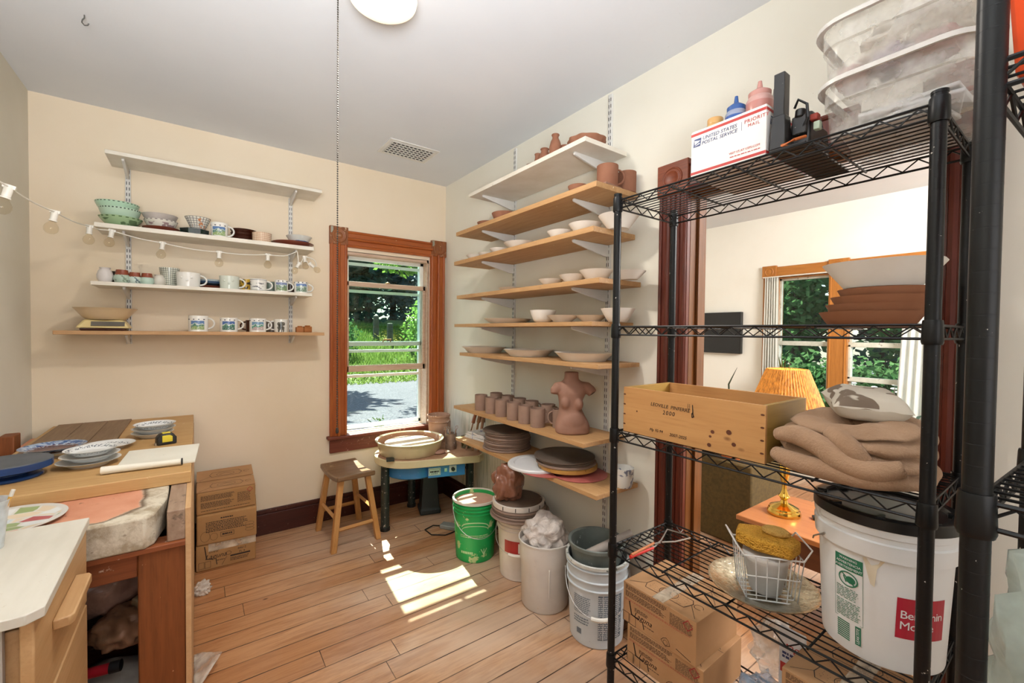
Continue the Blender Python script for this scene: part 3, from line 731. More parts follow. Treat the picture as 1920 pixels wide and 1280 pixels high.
# ------------------------------------------------------------------ string of globe lights
sl = thing('string_lights', 'white cord of clear globe bulbs strung from the left wall along the bowl shelf', 'string lights', (-.46, 2.95, 1.9))
WPL = mat('white_plastic', '#e6e2d8', '#dcd8ce', 6, .35)
CLR = glass('clear_bulb_glass', '#f8f5ee', 0., .2)
sp = [P(-40, 305, 'y', 1.95), P(17, 350, 'y', 2.1), P(103, 397, 'y', 2.5), P(168, 424, 'y', 2.93), P(210, 432, 'y', 3.052), P(305, 455, 'y', 3.05), P(411, 472, 'y', 3.05), P(502, 477, 'y', 3.05), P(540, 478, 'y', 3.06)]
off = V(sl.location)
def cat_pts(ps, n=6, sag=0.0):
    out = []
    for i in range(len(ps)-1):
        p0, p1, p2, p3 = ps[max(0, i-1)], ps[i], ps[i+1], ps[min(len(ps)-1, i+2)]
        for k in range(n):
            t_ = k/n
            out.append(.5*((2*p1) + (p2-p0)*t_ + (2*p0-5*p1+4*p2-p3)*t_*t_ + (3*p1-p0-3*p2+p3)*t_**3) - V((0, 0, sag*4*t_*(1-t_))))
    return out+[ps[-1]]
path = cat_pts([p-off for p in sp], 7, .006)
loop = [V((.520, 3.06, 1.885))-off, V((.522, 3.05, 1.84))-off, V((.53, 3.05, 1.80))-off, V((.558, 3.05, 1.845))-off, V((.59, 3.05, 1.80))-off, V((.63, 3.05, 1.80))-off, V((.615, 3.05, 1.84))-off, V((.57, 3.05, 1.855))-off]
MB().tube(path+cat_pts(loop, 5), .0028, 6).build('cord', WPL, sl)
def globe(p, tilt, s=1.):
    T = Matrix.Translation(p) @ Matrix.Rotation(tilt, 4, 'Y') @ Matrix.Scale(s, 4)
    so = MB().lathe([(0, .008), (.011, .008), (.012, 0), (.011, -.030), (.013, -.032), (.013, -.036), (0, -.036)], 14, T=T).box((0, 0, .004), (.03, .012, .012), T).build('socket', WPL, sl)
    MB().lathe([(.009, -.036), (.012, -.042), (.0205, -.054), (.0235, -.066), (.0205, -.078), (.012, -.087), (0, -.090)], 18, T=T).build('bulb', CLR, so)
for i, p in enumerate(sp[1:8]): globe(p-off-V((0, 0, .004)), (.25, .18, .06, .18, .12, .02, 0)[i], (1., .98, .96, .94, .94, .94, .92)[i])
for p, a in ((V((.528, 3.05, 1.806))-off, .5), (V((.56, 3.05, 1.85))-off, -.1), (V((.592, 3.05, 1.81))-off, -.9)): globe(p, a, .85)

# ================================================================== WORK BENCH, LEFT FOREGROUND
OLD = wood('old_bench_wood', '#8a4f26', '#743e1b', 2, 2.4, .55, '#5d3014', speck=[('#d8b088', .70, 34, .02)], knots=True)
OLDX = wood('old_bench_rail_wood', '#8f4f2a', '#7b4020', 0, 2.4, .55, '#612f15', speck=[('#e0c4ac', .62, 22, .08)])
PLYE = wood('pale_plywood', '#d0a97e', '#c39a6c', 1, 2.4, .5, '#b38a5c')
wbn = thing('work_bench', 'old brown timber bench frame carrying the plaster slab in the left corner', 'bench', (-.36, 2.45, 0))
o_ = V(wbn.location)
def rel(mb, o): 
    mb.v = [(a-o[0], b-o[1], c_-o[2]) for a, b, c_ in mb.v]; return mb
def relb(mb, name, mt, th, **k): return rel(mb, V(th.location)).build(name, mt, th, **k)
lg_ = relb(MB().bb(-.150, -.034, 1.705, 1.79, 0, .70), 'leg', OLD, wbn, bevel=.004)
for nx_, nz_ in ((-.115, .655), (-.055, .640), (-.060, .40), (-.06, .20)):
    relb(MB().cyl((nx_, 1.7055, nz_), (nx_, 1.7035, nz_), .0055, seg=10), 'nail_hole', DRK, lg_)

relb(MB().bb(-.150, -.034, 3.15, 3.24, 0, .70), 'leg', OLD, wbn, bevel=.004)
relb(MB().bb(-.69, -.60, 1.705, 1.79, 0, .70), 'leg', OLD, wbn, bevel=.004)
relb(MB().bb(-.69, -.60, 3.15, 3.24, 0, .70), 'leg', OLD, wbn, bevel=.004)
relb(MB().bb(-.69, -.150, 1.712, 1.752, .625, .70), 'front_rail', OLDX, wbn, bevel=.003)
for yy in (1.685, 2.1, 2.6, 3.1): relb(MB().bb(-.69, -.034, yy, yy+.07 if yy > 1.7 else 1.76, .70, .716), 'slab_support', OLDX, wbn, bevel=.002)
relb(MB().bb(-.034, -.020, 1.70, 3.24, .02, .812), 'side_panel', PLYE, wbn)
relb(MB().bb(-.69, -.05, 1.80, 3.14, .10, .12), 'lower_shelf', OLDX, wbn)
m = MB().bb(-.080, -.034, 1.700, 3.24, .716, .812)
relb(m, 'slab_edge_board', mat('dusty_grey_wood', '#a48a74', '#8d735e', 7, .7, stretch=(6, 1, 6), speck=[('#5a4a3c', .60, 14, .08)]), wbn, bevel=.003)
# plaster slab, pink clay film on top inside a chipped white border
t = NT('clay_stained_plaster')
X, Y, Z = t.sep()
pk = t.mix(t.rng(t.noise(t.coord(), 6, 5), .35, .7), '#d9a083', '#c98a6c')
wh = t.mix(t.rng(t.noise(t.coord(), 14, 5, .7), .42, .62), '#d0c6b2', '#a3937b')
dx = t.math('SUBTRACT', .235, X); dy = t.math('ADD', Y, .755)
d = t.math('MINIMUM', t.math('MINIMUM', dx, dy), t.math('MULTIPLY', t.math('SUBTRACT', t.math('ADD', dx, dy), .09), .7))
d = t.math('ADD', d, t.math('MULTIPLY', t.math('SUBTRACT', t.noise(t.coord(), 18, 3), .5), .03))
f = t.math('MULTIPLY', t.rng(d, .018, .028), t.math('GREATER_THAN', Z, .08))
c = t.mix(f, wh, pk)
c = t.mix(t.math('MULTIPLY', t.math('MULTIPLY', t.rng(d, .004, .016), t.rng(d, .026, .018)), .8), c, '#57402e')
c = t.mix(t.rng(t.noise(t.coord(), 30, 4), .66, .72, 0, .6), c, '#6d5440')
t.base(c); t.bump(t.noise(t.coord(), 30, 5, .7), .5, .006)
PLA = t.fin(.85, 0, .2)
poly = [(-.325, -.765), (.235, -.765), (.255, -.74), (.28, -.60), (.28, .76), (-.325, .76)]
solo('plaster_slab', MB().prism(poly, 0, .097), PLA, 'chipped white plaster wedging slab stained pink with clay, on the bench frame', 'slab', (-.365, 2.445, .7165), bevel=.006)
# drawing board on top
BRD = wood('tan_board_top', '#c6a06c', '#b98f5a', 0, 2., .55, '#a57c4a', speck=[('#dcc8a0', .66, 20, .06)])
solo('drawing_board', MB().box((0, 0, .021), (.60, 1.30, .042)), BRD, 'large flat tan board lying on the plaster slab with plates and a sketch pad', 'board', (-.322, 2.625, .814), bevel=.003)
zb = .8565
m = MB()
for i in range(3): m.box((-.10+.098*i, 0, .004), (.096, .68, .008))
solo('grey_plank_panel', m, wood('grey_brown_planks', '#93795e', '#80664d', 1, 2.2, .7, '#6b543e'), 'thin grey-brown plank panel lying at the back left of the drawing board', 'panel', (-.450, 2.915, zb), .0, bevel=.001)
def plate(name, mt, label, loc, r, h=.018, group=None, cat='plate', tilt=None, foot=.6, curve=.8, seg=48):
    return bowl(name, mt, label, cat, loc, r, h, group, foot, curve, 0, .004, seg, tilt)
LETTER = glaze('lettered_plate_glaze', lambda t: (lambda X, Y, Z: t.mix(t.math('MULTIPLY', t.math('MULTIPLY', t.math('LESS_THAN', t.math('ABSOLUTE', t.math('SUBTRACT', t.math('SQRT', t.math('ADD', t.math('MULTIPLY', X, X), t.math('MULTIPLY', Y, Y))), .066)), .006), t.rng(t.noise(t.map((1, 1, .1)), 190, 2), .5, .56)), .85), '#dfe0de', '#48505e'))(*t.sep()), .2)
PLW = mat('plate_white', '#dedfdd', '#d4d5d3', 5, .2)
g = 'white plates on the drawing board'
cx, cy = -.178, 2.71
for i in range(3):
    plate('white_plate', LETTER if i == 2 else PLW, 'white plate, %s of the stack beside the tape measure' % ('bottom', 'middle', 'lettered top')[i], (cx+.004*i, cy, zb+.020*i), .082+.003*(i % 2), .024, g, curve=1.)
plate('white_plate', LETTER, 'single white plate with writing round its rim, lying alone on the board', (-.318, 2.545, zb), .092, .02, g)
cx, cy = -.337, 2.275
for i in range(3):
    plate('white_plate', LETTER if i == 2 else PLW, 'white plate, %s of the stack beside the sketch pad' % ('wide bottom', 'middle', 'lettered top')[i], (cx+.002*i, cy+.01*i, zb+.019*i), .092-.006*i, .022, g)
plate('white_plate', PLW, 'white plate lying under the blue brushed plate', (-.475, 2.52, zb), .088, .022, g)
BLB = glaze('blue_brushed_glaze', lambda t: t.mix(t.math('MULTIPLY', t.rng(t.noise(t.map((9, 26, 9), rot=(0, 0, .6)), 3, 3, .6, 1.5), .46, .54), t.math('GREATER_THAN', t.sep()[2], .006)), t.mix(t.math('GREATER_THAN', t.sep()[2], .010), '#5a2a20', '#4a6390'), '#a9b9cc'), .25)
plate('blue_plate', BLB, 'plate with blue brush strokes on a red rim, on top of a white plate', (-.478, 2.515, zb+.0225), .1, .02)
o = thing('banding_wheel', 'blue banding wheel with a grey turntable at the left edge of the board', 'banding wheel', (-.535, 2.225, zb))
BLU = mat('blue_enamel', '#20437c', '#1a3868', 8, .25)
MB().lathe([(0, 0), (.085, 0), (.088, .005), (.084, .011), (.05, .014), (.05, .03), (0, .03)], 44).build('base', BLU, o)
MB().lathe([(0, .03), (.104, .03), (.112, .034), (.112, .056), (.109, .059), (0, .059)], 56).build('turntable', [BLU, mat('scuffed_slate_paint', '#5a6068', '#4c525a', 9, .5, speck=[('#8f959c', .66, 30, .02)])], o)
tb = [c_ for c_ in o.children if c_.name.startswith('turntable')][0].data
for p_ in tb.polygons:
    if p_.normal.z > .5 and p_.center.z > .055: p_.material_index = 1
# sketch pad
o = thing('sketch_pad', 'open white sketch pad with rolled pages at the front edge of the board', 'sketch pad', (-.155, 2.20, zb), -.05)
PAP = mat('drawing_paper', '#e8e4d6', '#e0dbcb', 5, .7, speck=[('#a5a090', .68, 22, .03)])
MB().box((.03, .05, .004), (.24, .30, .008)).build('pages', PAP, o, bevel=.001)
m = MB(); pts = [(-.12, -.11, .0145), (.02, -.115, .0145), (.11, -.118, .0145)]
m.tube(pts, [.014, .012, .011], 14); m.build('rolled_pages', PAP, o)
MB().cyl((.108, -.118, .0145), (.1125, -.118, .0145), .0125, seg=14).build('roll_end', MARK, o)
o = thing('tape_measure', 'yellow and black tape measure next to the plate stack', 'tape measure', (-.118, 2.50, zb), .25)
YEL = mat('yellow_label', '#d8c43a', '#cdb92f', 8, .4); BLK = mat('black_rubber', '#1b1b1a', '#141413', 8, .45)
T = Matrix.Rotation(PI/2, 4, 'X')
m = MB(); m.prism([(-.036, 0), (.036, 0), (.036, .03), (.022, .05), (-.022, .05), (-.036, .034)], -.020, .020, T); m.build('case', BLK, o, bevel=.005)
MB().prism([(-.018, .012), (.02, .012), (.02, .036), (.010, .043), (-.018, .043)], -.0215, .0215, T).build('label_panel', YEL, o, bevel=.002)
MB().box((.0, .0, .051), (.03, .022, .006)).build('lock_button', YEL, o, bevel=.002)
MB().box((-.038, 0, .005), (.006, .018, .010)).build('end_hook', mat('steel', '#b9b9b6', metal=.9, rough=.3), o)
# paint palette plate on the slab
t = NT('palette_paint')
v = t.map((1, 1.6, 1)); n1 = t.voro(v, 16, 'F1', 1); sx = t.n('ShaderNodeSeparateColor'); t.l(n1, sx.inputs[0]); q = sx.outputs[0]
c = t.mix(t.rng(q, .12, .14), '#b5585e', '#d9c9ae')
for a_, col in ((.25, '#93a673'), (.38, '#e0cfb4'), (.5, '#dfa98a'), (.62, '#c9d3d8'), (.74, '#8fa3b4'), (.86, '#dfe3e2'), (.93, '#4e4a4a')): c = t.mix(t.math('GREATER_THAN', q, a_), c, col)
c = t.mix(t.rng(t.voro(v, 16, 'DISTANCE_TO_EDGE'), .06, .03), c, '#d8d8d2')
X, Y, Z = t.sep(); rr = t.math('SQRT', t.math('ADD', t.math('MULTIPLY', X, X), t.math('MULTIPLY', Y, Y)))
c = t.mix(t.rng(rr, .112, .118), c, '#d2d0ca'); t.base(c)
solo('paint_palette', MB().lathe([(0, 0), (.10, 0), (.128, .010), (.130, .013), (.126, .014), (.1, .006), (0, .006)], 48), t.fin(.35), 'white plate used as a palette, smeared with red, green and blue paint', 'palette', (-.45, 1.835, .8145))

# cabinet in the left foreground
CABT = mat('pale_worn_plywood', '#d6d1c4', '#c9c3b4', 3, .5, stretch=(5, 1, 5), speck=[('#b7a88c', .66, 18, .08), ('#7d7260', .73, 46, .02)])
CABW = wood('birch_drawer_front', '#c7a073', '#b88f60', 1, 2., .5, '#a67e50')
CABF = mat('grey_cabinet_face', '#b3aba2', '#a59c92', 5, .6)
o = thing('drawer_cabinet', 'pale plywood-topped drawer cabinet in the left foreground', 'cabinet', (-.47, 1.40, 0))
T0 = V(o.location)
m = MB(); m.prism([(-.70, 1.155), (-.258, 1.153), (-.236, 1.172), (-.246, 1.655), (-.70, 1.655)], .832, .852); relb(m, 'worktop', CABT, o, bevel=.002)
relb(MB().bb(-.70, -.292, 1.175, 1.19, 0, .832).bb(-.70, -.292, 1.64, 1.652, 0, .832).bb(-.70, -.69, 1.19, 1.64, 0, .832).bb(-.70, -.292, 1.19, 1.64, 0, .02).bb(-.70, -.292, 1.19, 1.64, .6, .61).bb(-.70, -.292, 1.19, 1.64, .3, .31), 'carcass', CABF, o)
for z0, z1 in ((.62, .826), (.32, .612), (.03, .312)):
    d = relb(MB().bb(-.272, -.252, 1.178, 1.65, z0, z1).bb(-.31, -.272, 1.20, 1.63, z0+.02, z1-.02), 'drawer', CABW, o, bevel=.003)
    if z0 > .5:
        m = MB(); m.prism([(-.252, 1.30), (-.226, 1.305), (-.220, 1.315), (-.220, 1.50), (-.226, 1.512), (-.252, 1.515)], .735, .757); rel(m, T0)
        h_ = m.build('handle', CABW, d, bevel=.003)
# brush cup
o = thing('brush_cup', 'translucent plastic cup at the left frame edge holding pencils', 'cup', (-.408, 1.545, .8525))
MB().lathe(ring_profile(.040, .115, .002, .72, .003, 1.), 30).build('cup', plastic_film('frosted_cup_plastic', '#cfd6da', .75, .35, .1, 8), o)
for i, (dx, dy, tx, ty, L, c1, lb) in enumerate(((.006, -.008, .16, -.05, .165, '#d8a23a', 'yellow pencil with a sharpened tip upright in the cup'), (.014, -.012, .62, .05, .135, '#dba64a', 'yellow pencil with a white eraser leaning right out of the cup'), (-.010, .004, -.05, .1, .19, '#26231f', 'black brush handle standing in the cup'), (-.004, .012, .0, .08, .175, '#2c2a2a', 'dark paint brush behind the yellow pencil in the cup'), (-.014, -.006, .10, .0, .150, '#c78f30', 'short orange pencil at the left side of the cup'))):
    b = V((-.408, 1.545, .859)) + V((dx*.5, dy*.5, 0)); d = V((tx*.5, ty*.5, 1)).normalized()
    T = Matrix.Translation((0, 0, 0)) @ V((0, 0, 1)).rotation_difference(d).to_matrix().to_4x4()
    m = MB(); th = thing('pencil' if i in (0, 1, 4) else 'paint_brush', lb, 'pencil' if i in (0, 1, 4) else 'brush', b)
    MB().cyl((0, 0, 0), (0, 0, L-.016), .0036, seg=6, T=T).build('shaft', mat('pencil_%d' % i, c1, rough=.35), th)
    if i == 1: MB().cyl((0, 0, L-.016), (0, 0, L), .004, seg=10, T=T).build('eraser', WPL, th)
    else: MB().cyl((0, 0, L-.016), (0, 0, L), .0036, .0008, 8, T=T).build('tip', mat('cut_wood_tip', '#c9a06a' if i in (0, 4) else '#4a443e'), th)
# post standing by the left wall
solo('wall_post', MB().box((0, 0, .45), (.05, .09, .90)), OLD, 'brown timber end standing against the left wall behind the banding wheel', 'timber', (-.680, 2.86, 0), bevel=.004)

# ---- things stored under the bench
zf = .12
GREYBAG = plastic_film('grey_bag_plastic', '#a59d92', .95, .3, .8, 10)
PINKBAG = plastic_film('pinkish_bag_plastic', '#bd917c', .92, .28, 1., 12)
BROWNBAG = plastic_film('brown_bag_plastic', '#b0805e', .95, .35, 1., 12)
CLEARBAG = plastic_film('clear_bag_plastic', '#e4ddd2', .5, .2, 1., 16)
def bag(name, mt, label, loc, r, sc, seed, amp=.22, crease=.5, freq=2., sub=4, flat=True, rz=0, cat='bag'):
    return solo(name, lump(MB(), (0, 0, 0), r, sc, amp, freq, seed, sub, flat, crease), mt, label, cat, loc, rz, smooth=180)
bag('clay_bag', GREYBAG, 'grey plastic clay bag lowest under the bench, beneath the red tube', (-.26, 1.94, .121), .12, (1.15, .9, .62), 3, .10, .25, 1.6)
o = thing('red_tube', 'red tube with a black cap lying on the grey bag under the bench', 'tube', (-.26, 1.87, .262))
T = Matrix.Rotation(PI/2+.0, 4, 'Y')
MB().cyl((-.10, .02, .018), (.028, -.01, .024), .016, seg=16).build('barrel', mat('red_plastic', '#b3202c', '#9c1a26', 9, .3, speck=[('#e0b8b8', .68, 40, .03)]), o)
MB().cyl((.028, -.01, .024), (.055, -.016, .026), .0175, seg=16).build('cap', BLK, o)
bag('brown_clay_bag', BROWNBAG, 'crumpled brown plastic around clay under the bench, above the grey bag', (-.215, 2.01, .285), .085, (1.1, 1., .75), 11, .28, .6, 1.7)
bag('pink_bag', PINKBAG, 'pale pinkish plastic bag heaped highest under the bench', (-.285, 2.16, .345), .125, (1., .8, 1.15), 5, .26, .6, 1.9)
bag('dark_clay_bag', plastic_film('dusky_bag_plastic', '#7a6a60', .95, .25, 1., 12), 'dusky plastic bag at the back under the bench', (-.245, 2.47, .121), .165, (1., .8, 1.35), 8, .2, .5, 1.8)  # darker, browner film colour
bag('dark_clay_bag', plastic_film('grey_clear_plastic', '#8f8a84', .85, .2, 1., 12), 'greyish plastic bag behind the pink bag under the bench', (-.50, 2.90, .121), .16, (.9, .8, 1.5), 9, .2, .5, 1.8)
o = solo('bucket_lid', MB().lathe([(0, 0), (.05, 0), (.055, .004), (.055, .022), (.050, .024), (.046, .010), (0, .010)], 32), CREAM, 'round cream lid leaning on edge beside the brown bag', 'lid', (-.168, 1.99, .375)); o.rotation_euler = (0, 1.25, .5)
bag('plastic_scrap', CLEARBAG, 'crumpled clear plastic bag on the floor by the boxes', (.012, 2.74, .001), .042, (.95, .75, .8), 21, .35, .8, 2.2)
m = MB(); n = 10
for i in range(n+1):
    for j in range(n+1):
        u, v = i/n, j/n
        x_ = .0 + .095*u*(1-.75*v); y_ = .26*v-.13 + .16*u*(1-v)*.9
        m.v.append((x_, y_, .004+.05*u*(1-v)*.9+.006*noise.noise((u*3, v*4, 2))))
for i in range(n):
    for j in range(n): a = i*(n+1)+j; m.f.append((a, a+1, a+n+2, a+n+1)); m.mi.append(0)
o = solo('plastic_sheet', m, plastic_film('thin_clear_sheet', '#e6dccf', .4, .2, .6, 14), 'pointed flap of clear plastic sheeting on the floor beside the bench post', 'plastic sheet', (-.018, 2.10, .0))
so = o.modifiers.new('solid', 'SOLIDIFY'); so.thickness = .0015
# ================================================================== CARDBOARD BOXES BY THE BENCH
CARD = mat('corrugated_card', '#ad8558', '#a1794d', 5, .75, spec=.2)
CARDL = mat('light_corrugated_card', '#b58c65', '#aa815a', 5, .75, spec=.2)
INK = mat('brown_black_ink', '#2c2018', rough=.7)
REDI = mat('red_ink', '#9e2c2c', rough=.6)
TAPE = plastic_film('clear_packing_tape', '#d8c8b0', .45, .2, .3, 30)
def stroke(mb, pts, w, T):       # pen stroke: thin flat ribbon through 2-D points
    for (x0, y0), (x1, y1) in zip(pts, pts[1:]):
        d = V((x1-x0, y1-y0)); L = d.length or 1; n = V((-d.y, d.x))/L*w/2; e = d/L*w*.3
        mb.add([(x0-e.x+n.x, y0-e.y+n.y, .0004), (x0-e.x-n.x, y0-e.y-n.y, .0004), (x1+e.x-n.x, y1+e.y-n.y, .0004), (x1+e.x+n.x, y1+e.y+n.y, .0004)], [(0, 1, 2, 3)], T)
    return mb
def arc(cx, cy, rx, ry, a0, a1, n=14): return [(cx+rx*math.cos(a0+(a1-a0)*i/n), cy+ry*math.sin(a0+(a1-a0)*i/n)) for i in range(n+1)]
def laguna_side(m, T, w, h):     # handwriting and drawings on the lower part of a clay box
    stroke(m, [(-.40*w, .42*h), (-.365*w, -.06*h), (-.26*w, -.10*h)], .005, T)
    write(m, 'Laguna', .17*h+.012, T @ Matrix.Translation((-.20*w, -.08*h, 0)), shear=.35, bold=.0008)
    stroke(m, [(-.20*w, -.08*h), (-.18*w, -.34*h)], .004, T)
    dashes(m, .20*w, .16*h, 4, T @ Matrix.Translation((-.22*w, .22*h, 0)), thick=.45, seed=5)
    dashes(m, .16*w, .05*h, 1, T @ Matrix.Translation((-.10*w, -.19*h, 0)), thick=.5, seed=6)
    m2 = Matrix.Translation((-.40*w, -.28*h, 0))
    for k in (0, 1): stroke(m, [(-.028+.03*k, -.018), (-.002+.03*k, -.018), (-.002+.03*k, .018), (-.028+.03*k, .018), (-.028+.03*k, -.018)], .0015, T @ m2)
def hazard(mb, T, s):
    stroke(mb, [(s, 0), (0, s), (-s, 0), (0, -s), (s, 0)], s*.18, T)
def card_box(name, label, loc, rz, d, group, mt, writer=None, top='closed', cat='box', tape=True):
    o = thing(name, label, cat, loc, rz, group)
    W, D, Hh = d
    MB().box((0, 0, Hh/2), d).build('carton', mt, o, bevel=.008, smooth=0)
    if writer: writer(o, W, D, Hh)
    return o
def text_front(o, W, D, Hh):
    T = frame((0, -D/2-.0006, Hh/2), (1, 0, 0), (0, 0, 1)); m = MB()
    dashes(m, W*.56, Hh*.24, 6, T @ Matrix.Translation((-.15*W, .22*Hh, 0)), thick=.5, seed=1)
    dashes(m, W*.56, Hh*.26, 6, T @ Matrix.Translation((-.15*W, -.10*Hh, 0)), thick=.5, seed=2)
    dashes(m, W*.24, Hh*.46, 10, T @ Matrix.Translation((.30*W, .03*Hh, 0)), thick=.4, seed=3)
    dashes(m, W*.85, Hh*.06, 1, T @ Matrix.Translation((.0, -.34*Hh, 0)), thick=.4, seed=4)
    m.build('printed_text', INK, o, smooth=0)
    m = MB(); hazard(m, T @ Matrix.Translation((.40*W, .32*Hh, .0003)), .014); m.build('hazard_diamond', REDI, o, smooth=0)
def mid_front(o, W, D, Hh):
    T = frame((0, -D/2-.0006, Hh/2), (1, 0, 0), (0, 0, 1)); m = MB()
    dashes(m, .22*W, .05*Hh, 1, T @ Matrix.Translation((0, .33*Hh, 0)), thick=.8, seed=11)
    dashes(m, W*.7, Hh*.36, 7, T @ Matrix.Translation((0, .08*Hh, 0)), thick=.5, seed=7)
    stroke(m, [(-.11*W, -.16*Hh), (.11*W, -.16*Hh), (.11*W, -.30*Hh), (-.11*W, -.30*Hh), (-.11*W, -.16*Hh)], .0018, T)
    dashes(m, W*.17, Hh*.08, 1, T @ Matrix.Translation((0, -.23*Hh, 0)), thick=.7, seed=8)
    for k in range(3): stroke(m, arc(.38*W, (-.02-.10*k)*Hh, .075*W, .055*Hh, 0, 2*PI, 18), .0012, T)
    stroke(m, arc(-.36*W, -.22*Hh, .075*W, .17*Hh, 0, 2*PI, 18), .0012, T); stroke(m, arc(-.22*W, -.26*Hh, .06*W, .12*Hh, 0, 2*PI, 18), .0012, T)
    m.build('printed_text', INK, o, smooth=0)
def low_front(o, W, D, Hh):
    T = frame((0, -D/2-.0006, Hh/2), (1, 0, 0), (0, 0, 1)); m = MB()
    laguna_side(m, T, W*.9, Hh)
    for k, s in enumerate(('TO', 'EMTOR', '84612', 'FL 9')): write(m, s, .017, T @ Matrix.Translation((.26*W, (.34-.14*k)*Hh, 0)), bold=.0004)
    stroke(m, [(-.08*W, -.40*Hh), (.0, -.12*Hh)], .0018, T); stroke(m, arc(.03*W, .0, .045*W, .07*Hh, 0, 2*PI), .0018, T)
    m.add([(.06*W, -.16*Hh, .0003), (.40*W, -.16*Hh, .0003), (.40*W, -.10*Hh, .0003), (.06*W, -.10*Hh, .0003)], [(0, 1, 2, 3)], T)
    dashes(m, .34*W, .14*Hh, 3, T @ Matrix.Translation((.23*W, -.27*Hh, 0)), thick=.5, seed=9)
    m.build('printed_text', INK, o, smooth=0)
    MB().box((.10*W, -D/2-.001, Hh*.86), (W*.8, .0012, .045)).build('packing_tape', TAPE, o, smooth=0)
bc = V((.132, 2.985, 0)); rz = -.035
u = V((math.cos(rz), math.sin(rz), 0)); vv = V((-u.y, u.x, 0)); DB = .25
ctr = bc + vv*DB/2
g = 'clay cartons stacked by the bench'
card_box('clay_carton', 'bottom carton of the three brown cartons beside the bench, with taped front', ctr, rz, (.292, DB, .150), g, CARD, low_front)
card_box('clay_carton', 'middle carton of the three beside the bench, with pot drawings', ctr+V((.008, -.012, .1505)), rz-.04, (.292, DB, .172), g, CARD, mid_front)
o = card_box('clay_carton', 'top carton of the three beside the bench, flap ajar and red diamond', ctr+V((-.002, .006, .323)), rz+.03, (.288, DB, .128), g, CARD, text_front)
Hh = .128
# top flaps: front one flat, rear one lifted
for nme, y0, y1, za, zb_ in (('front_flap', -DB/2, -.002, .0015, .020), ('rear_flap', -.001, DB/2, .026, .052)):
    m = MB(); m.add([(-.143, y0, Hh+za), (.143, y0, Hh+za), (.143, y1, Hh+zb_), (-.143, y1, Hh+zb_), (-.143, y0, Hh+za+.004), (.143, y0, Hh+za+.004), (.143, y1, Hh+zb_+.004), (-.143, y1, Hh+zb_+.004)], [(3, 2, 1, 0), (4, 5, 6, 7), (0, 1, 5, 4), (1, 2, 6, 5), (2, 3, 7, 6), (3, 0, 4, 7)])
    f = m.build(nme, CARDL, o, smooth=0)
    T = frame((0, y0, Hh+za+.0046), (1, 0, 0), (0, y1-y0, zb_-za)); m = MB(); L = (V((0, y1, zb_))-V((0, y0, za))).length
    stroke(m, [(-.07, .03*L/.12), (-.08, .055), (-.065, .085), (.07, .085), (.085, .055), (.07, .03), (-.07, .03)], .0022, T); stroke(m, [(-.13, .005), (-.075, .04)], .0016, T)
    stroke(m, arc(0, .055, .045, .02, 0, 2*PI, 20), .0016, T); stroke(m, [(-.03, .05), (0, .068), (.03, .05)], .002, T); stroke(m, arc(.11, .055, .014, .012, 0, 5), .0016, T)
    m.build('printed_drawing', INK, f, smooth=0)

# ================================================================== STOOL
SEATW = wood('worn_dark_seat', '#8b6d50', '#74573c', 0, 3, .3, '#5a4230', speck=[('#b59a7a', .62, 9, .1)])
LEGW = wood('golden_stool_wood', '#c6935a', '#b37f46', 2, 3, .4, '#96642f')
LEGX = wood('golden_stool_wood_cross', '#c6935a', '#b37f46', 0, 3, .4, '#96642f')
st = thing('saddle_stool', 'small wooden saddle stool with a worn dark seat beside the potter\'s wheel', 'stool', (.812, 2.985, 0), .06)
m = MB(); nx, ny = 12, 8; W_, D_, th = .245, .37, .032
def zt(i, j):
    x = i/nx*2-1; yq = j/ny*2-1
    return .462 - .020*(1-yq*yq) 
for lay in (0, 1):
    for j in range(ny+1):
        for i in range(nx+1):
            m.v.append((W_*(i/nx-.5), D_*(j/ny-.5), zt(i, j) - (th if lay else 0)))
N = (nx+1)*(ny+1)
for j in range(ny):
    for i in range(nx):
        a = j*(nx+1)+i; q = (a, a+1, a+nx+2, a+nx+1); m.f.append(q); m.f.append(tuple(N+k for k in reversed(q)))
edge = [i for i in range(nx+1)] + [(j+1)*(nx+1)-1 for j in range(1, ny+1)] + [N-1-i for i in range(1, nx+1)] + [(ny-j)*(nx+1) for j in range(1, ny)]
for a, b in zip(edge, edge[1:]+edge[:1]): m.f.append((b, a, N+a, N+b))
m.mi = [0]*len(m.f)
m.build('seat', SEATW, st, bevel=.008)
feet = {(-1, -1): (-.150, -.195), (1, -1): (.142, -.182), (-1, 1): (-.135, .185), (1, 1): (.150, .19)}
def leg_at(s, z):
    f = feet[s]; t_ = z/.43; return V((f[0]+(s[0]*.085-f[0])*t_, f[1]+(s[1]*.135-f[1])*t_, z))
for s in feet:
    m = MB(); b, t_ = leg_at(s, 0), leg_at(s, .425); h = .017
    vs = [(p.x+a*h, p.y+c_*h, p.z) for p in (b, t_) for a, c_ in ((-1, -1), (1, -1), (1, 1), (-1, 1))]
    m.add(vs, [(3, 2, 1, 0), (4, 5, 6, 7), (0, 1, 5, 4), (1, 2, 6, 5), (2, 3, 7, 6), (3, 0, 4, 7)])
    m.build('leg', LEGW, st, bevel=.003)
for s1, s2, z in (((-1, -1), (1, -1), .125), ((-1, 1), (1, 1), .14), ((-1, -1), (-1, 1), .19), ((1, -1), (1, 1), .21)):
    a, b = leg_at(s1, z), leg_at(s2, z)
    m = MB(); m.tube([a, b], .013, 4); m.build('stretcher', LEGX, st)

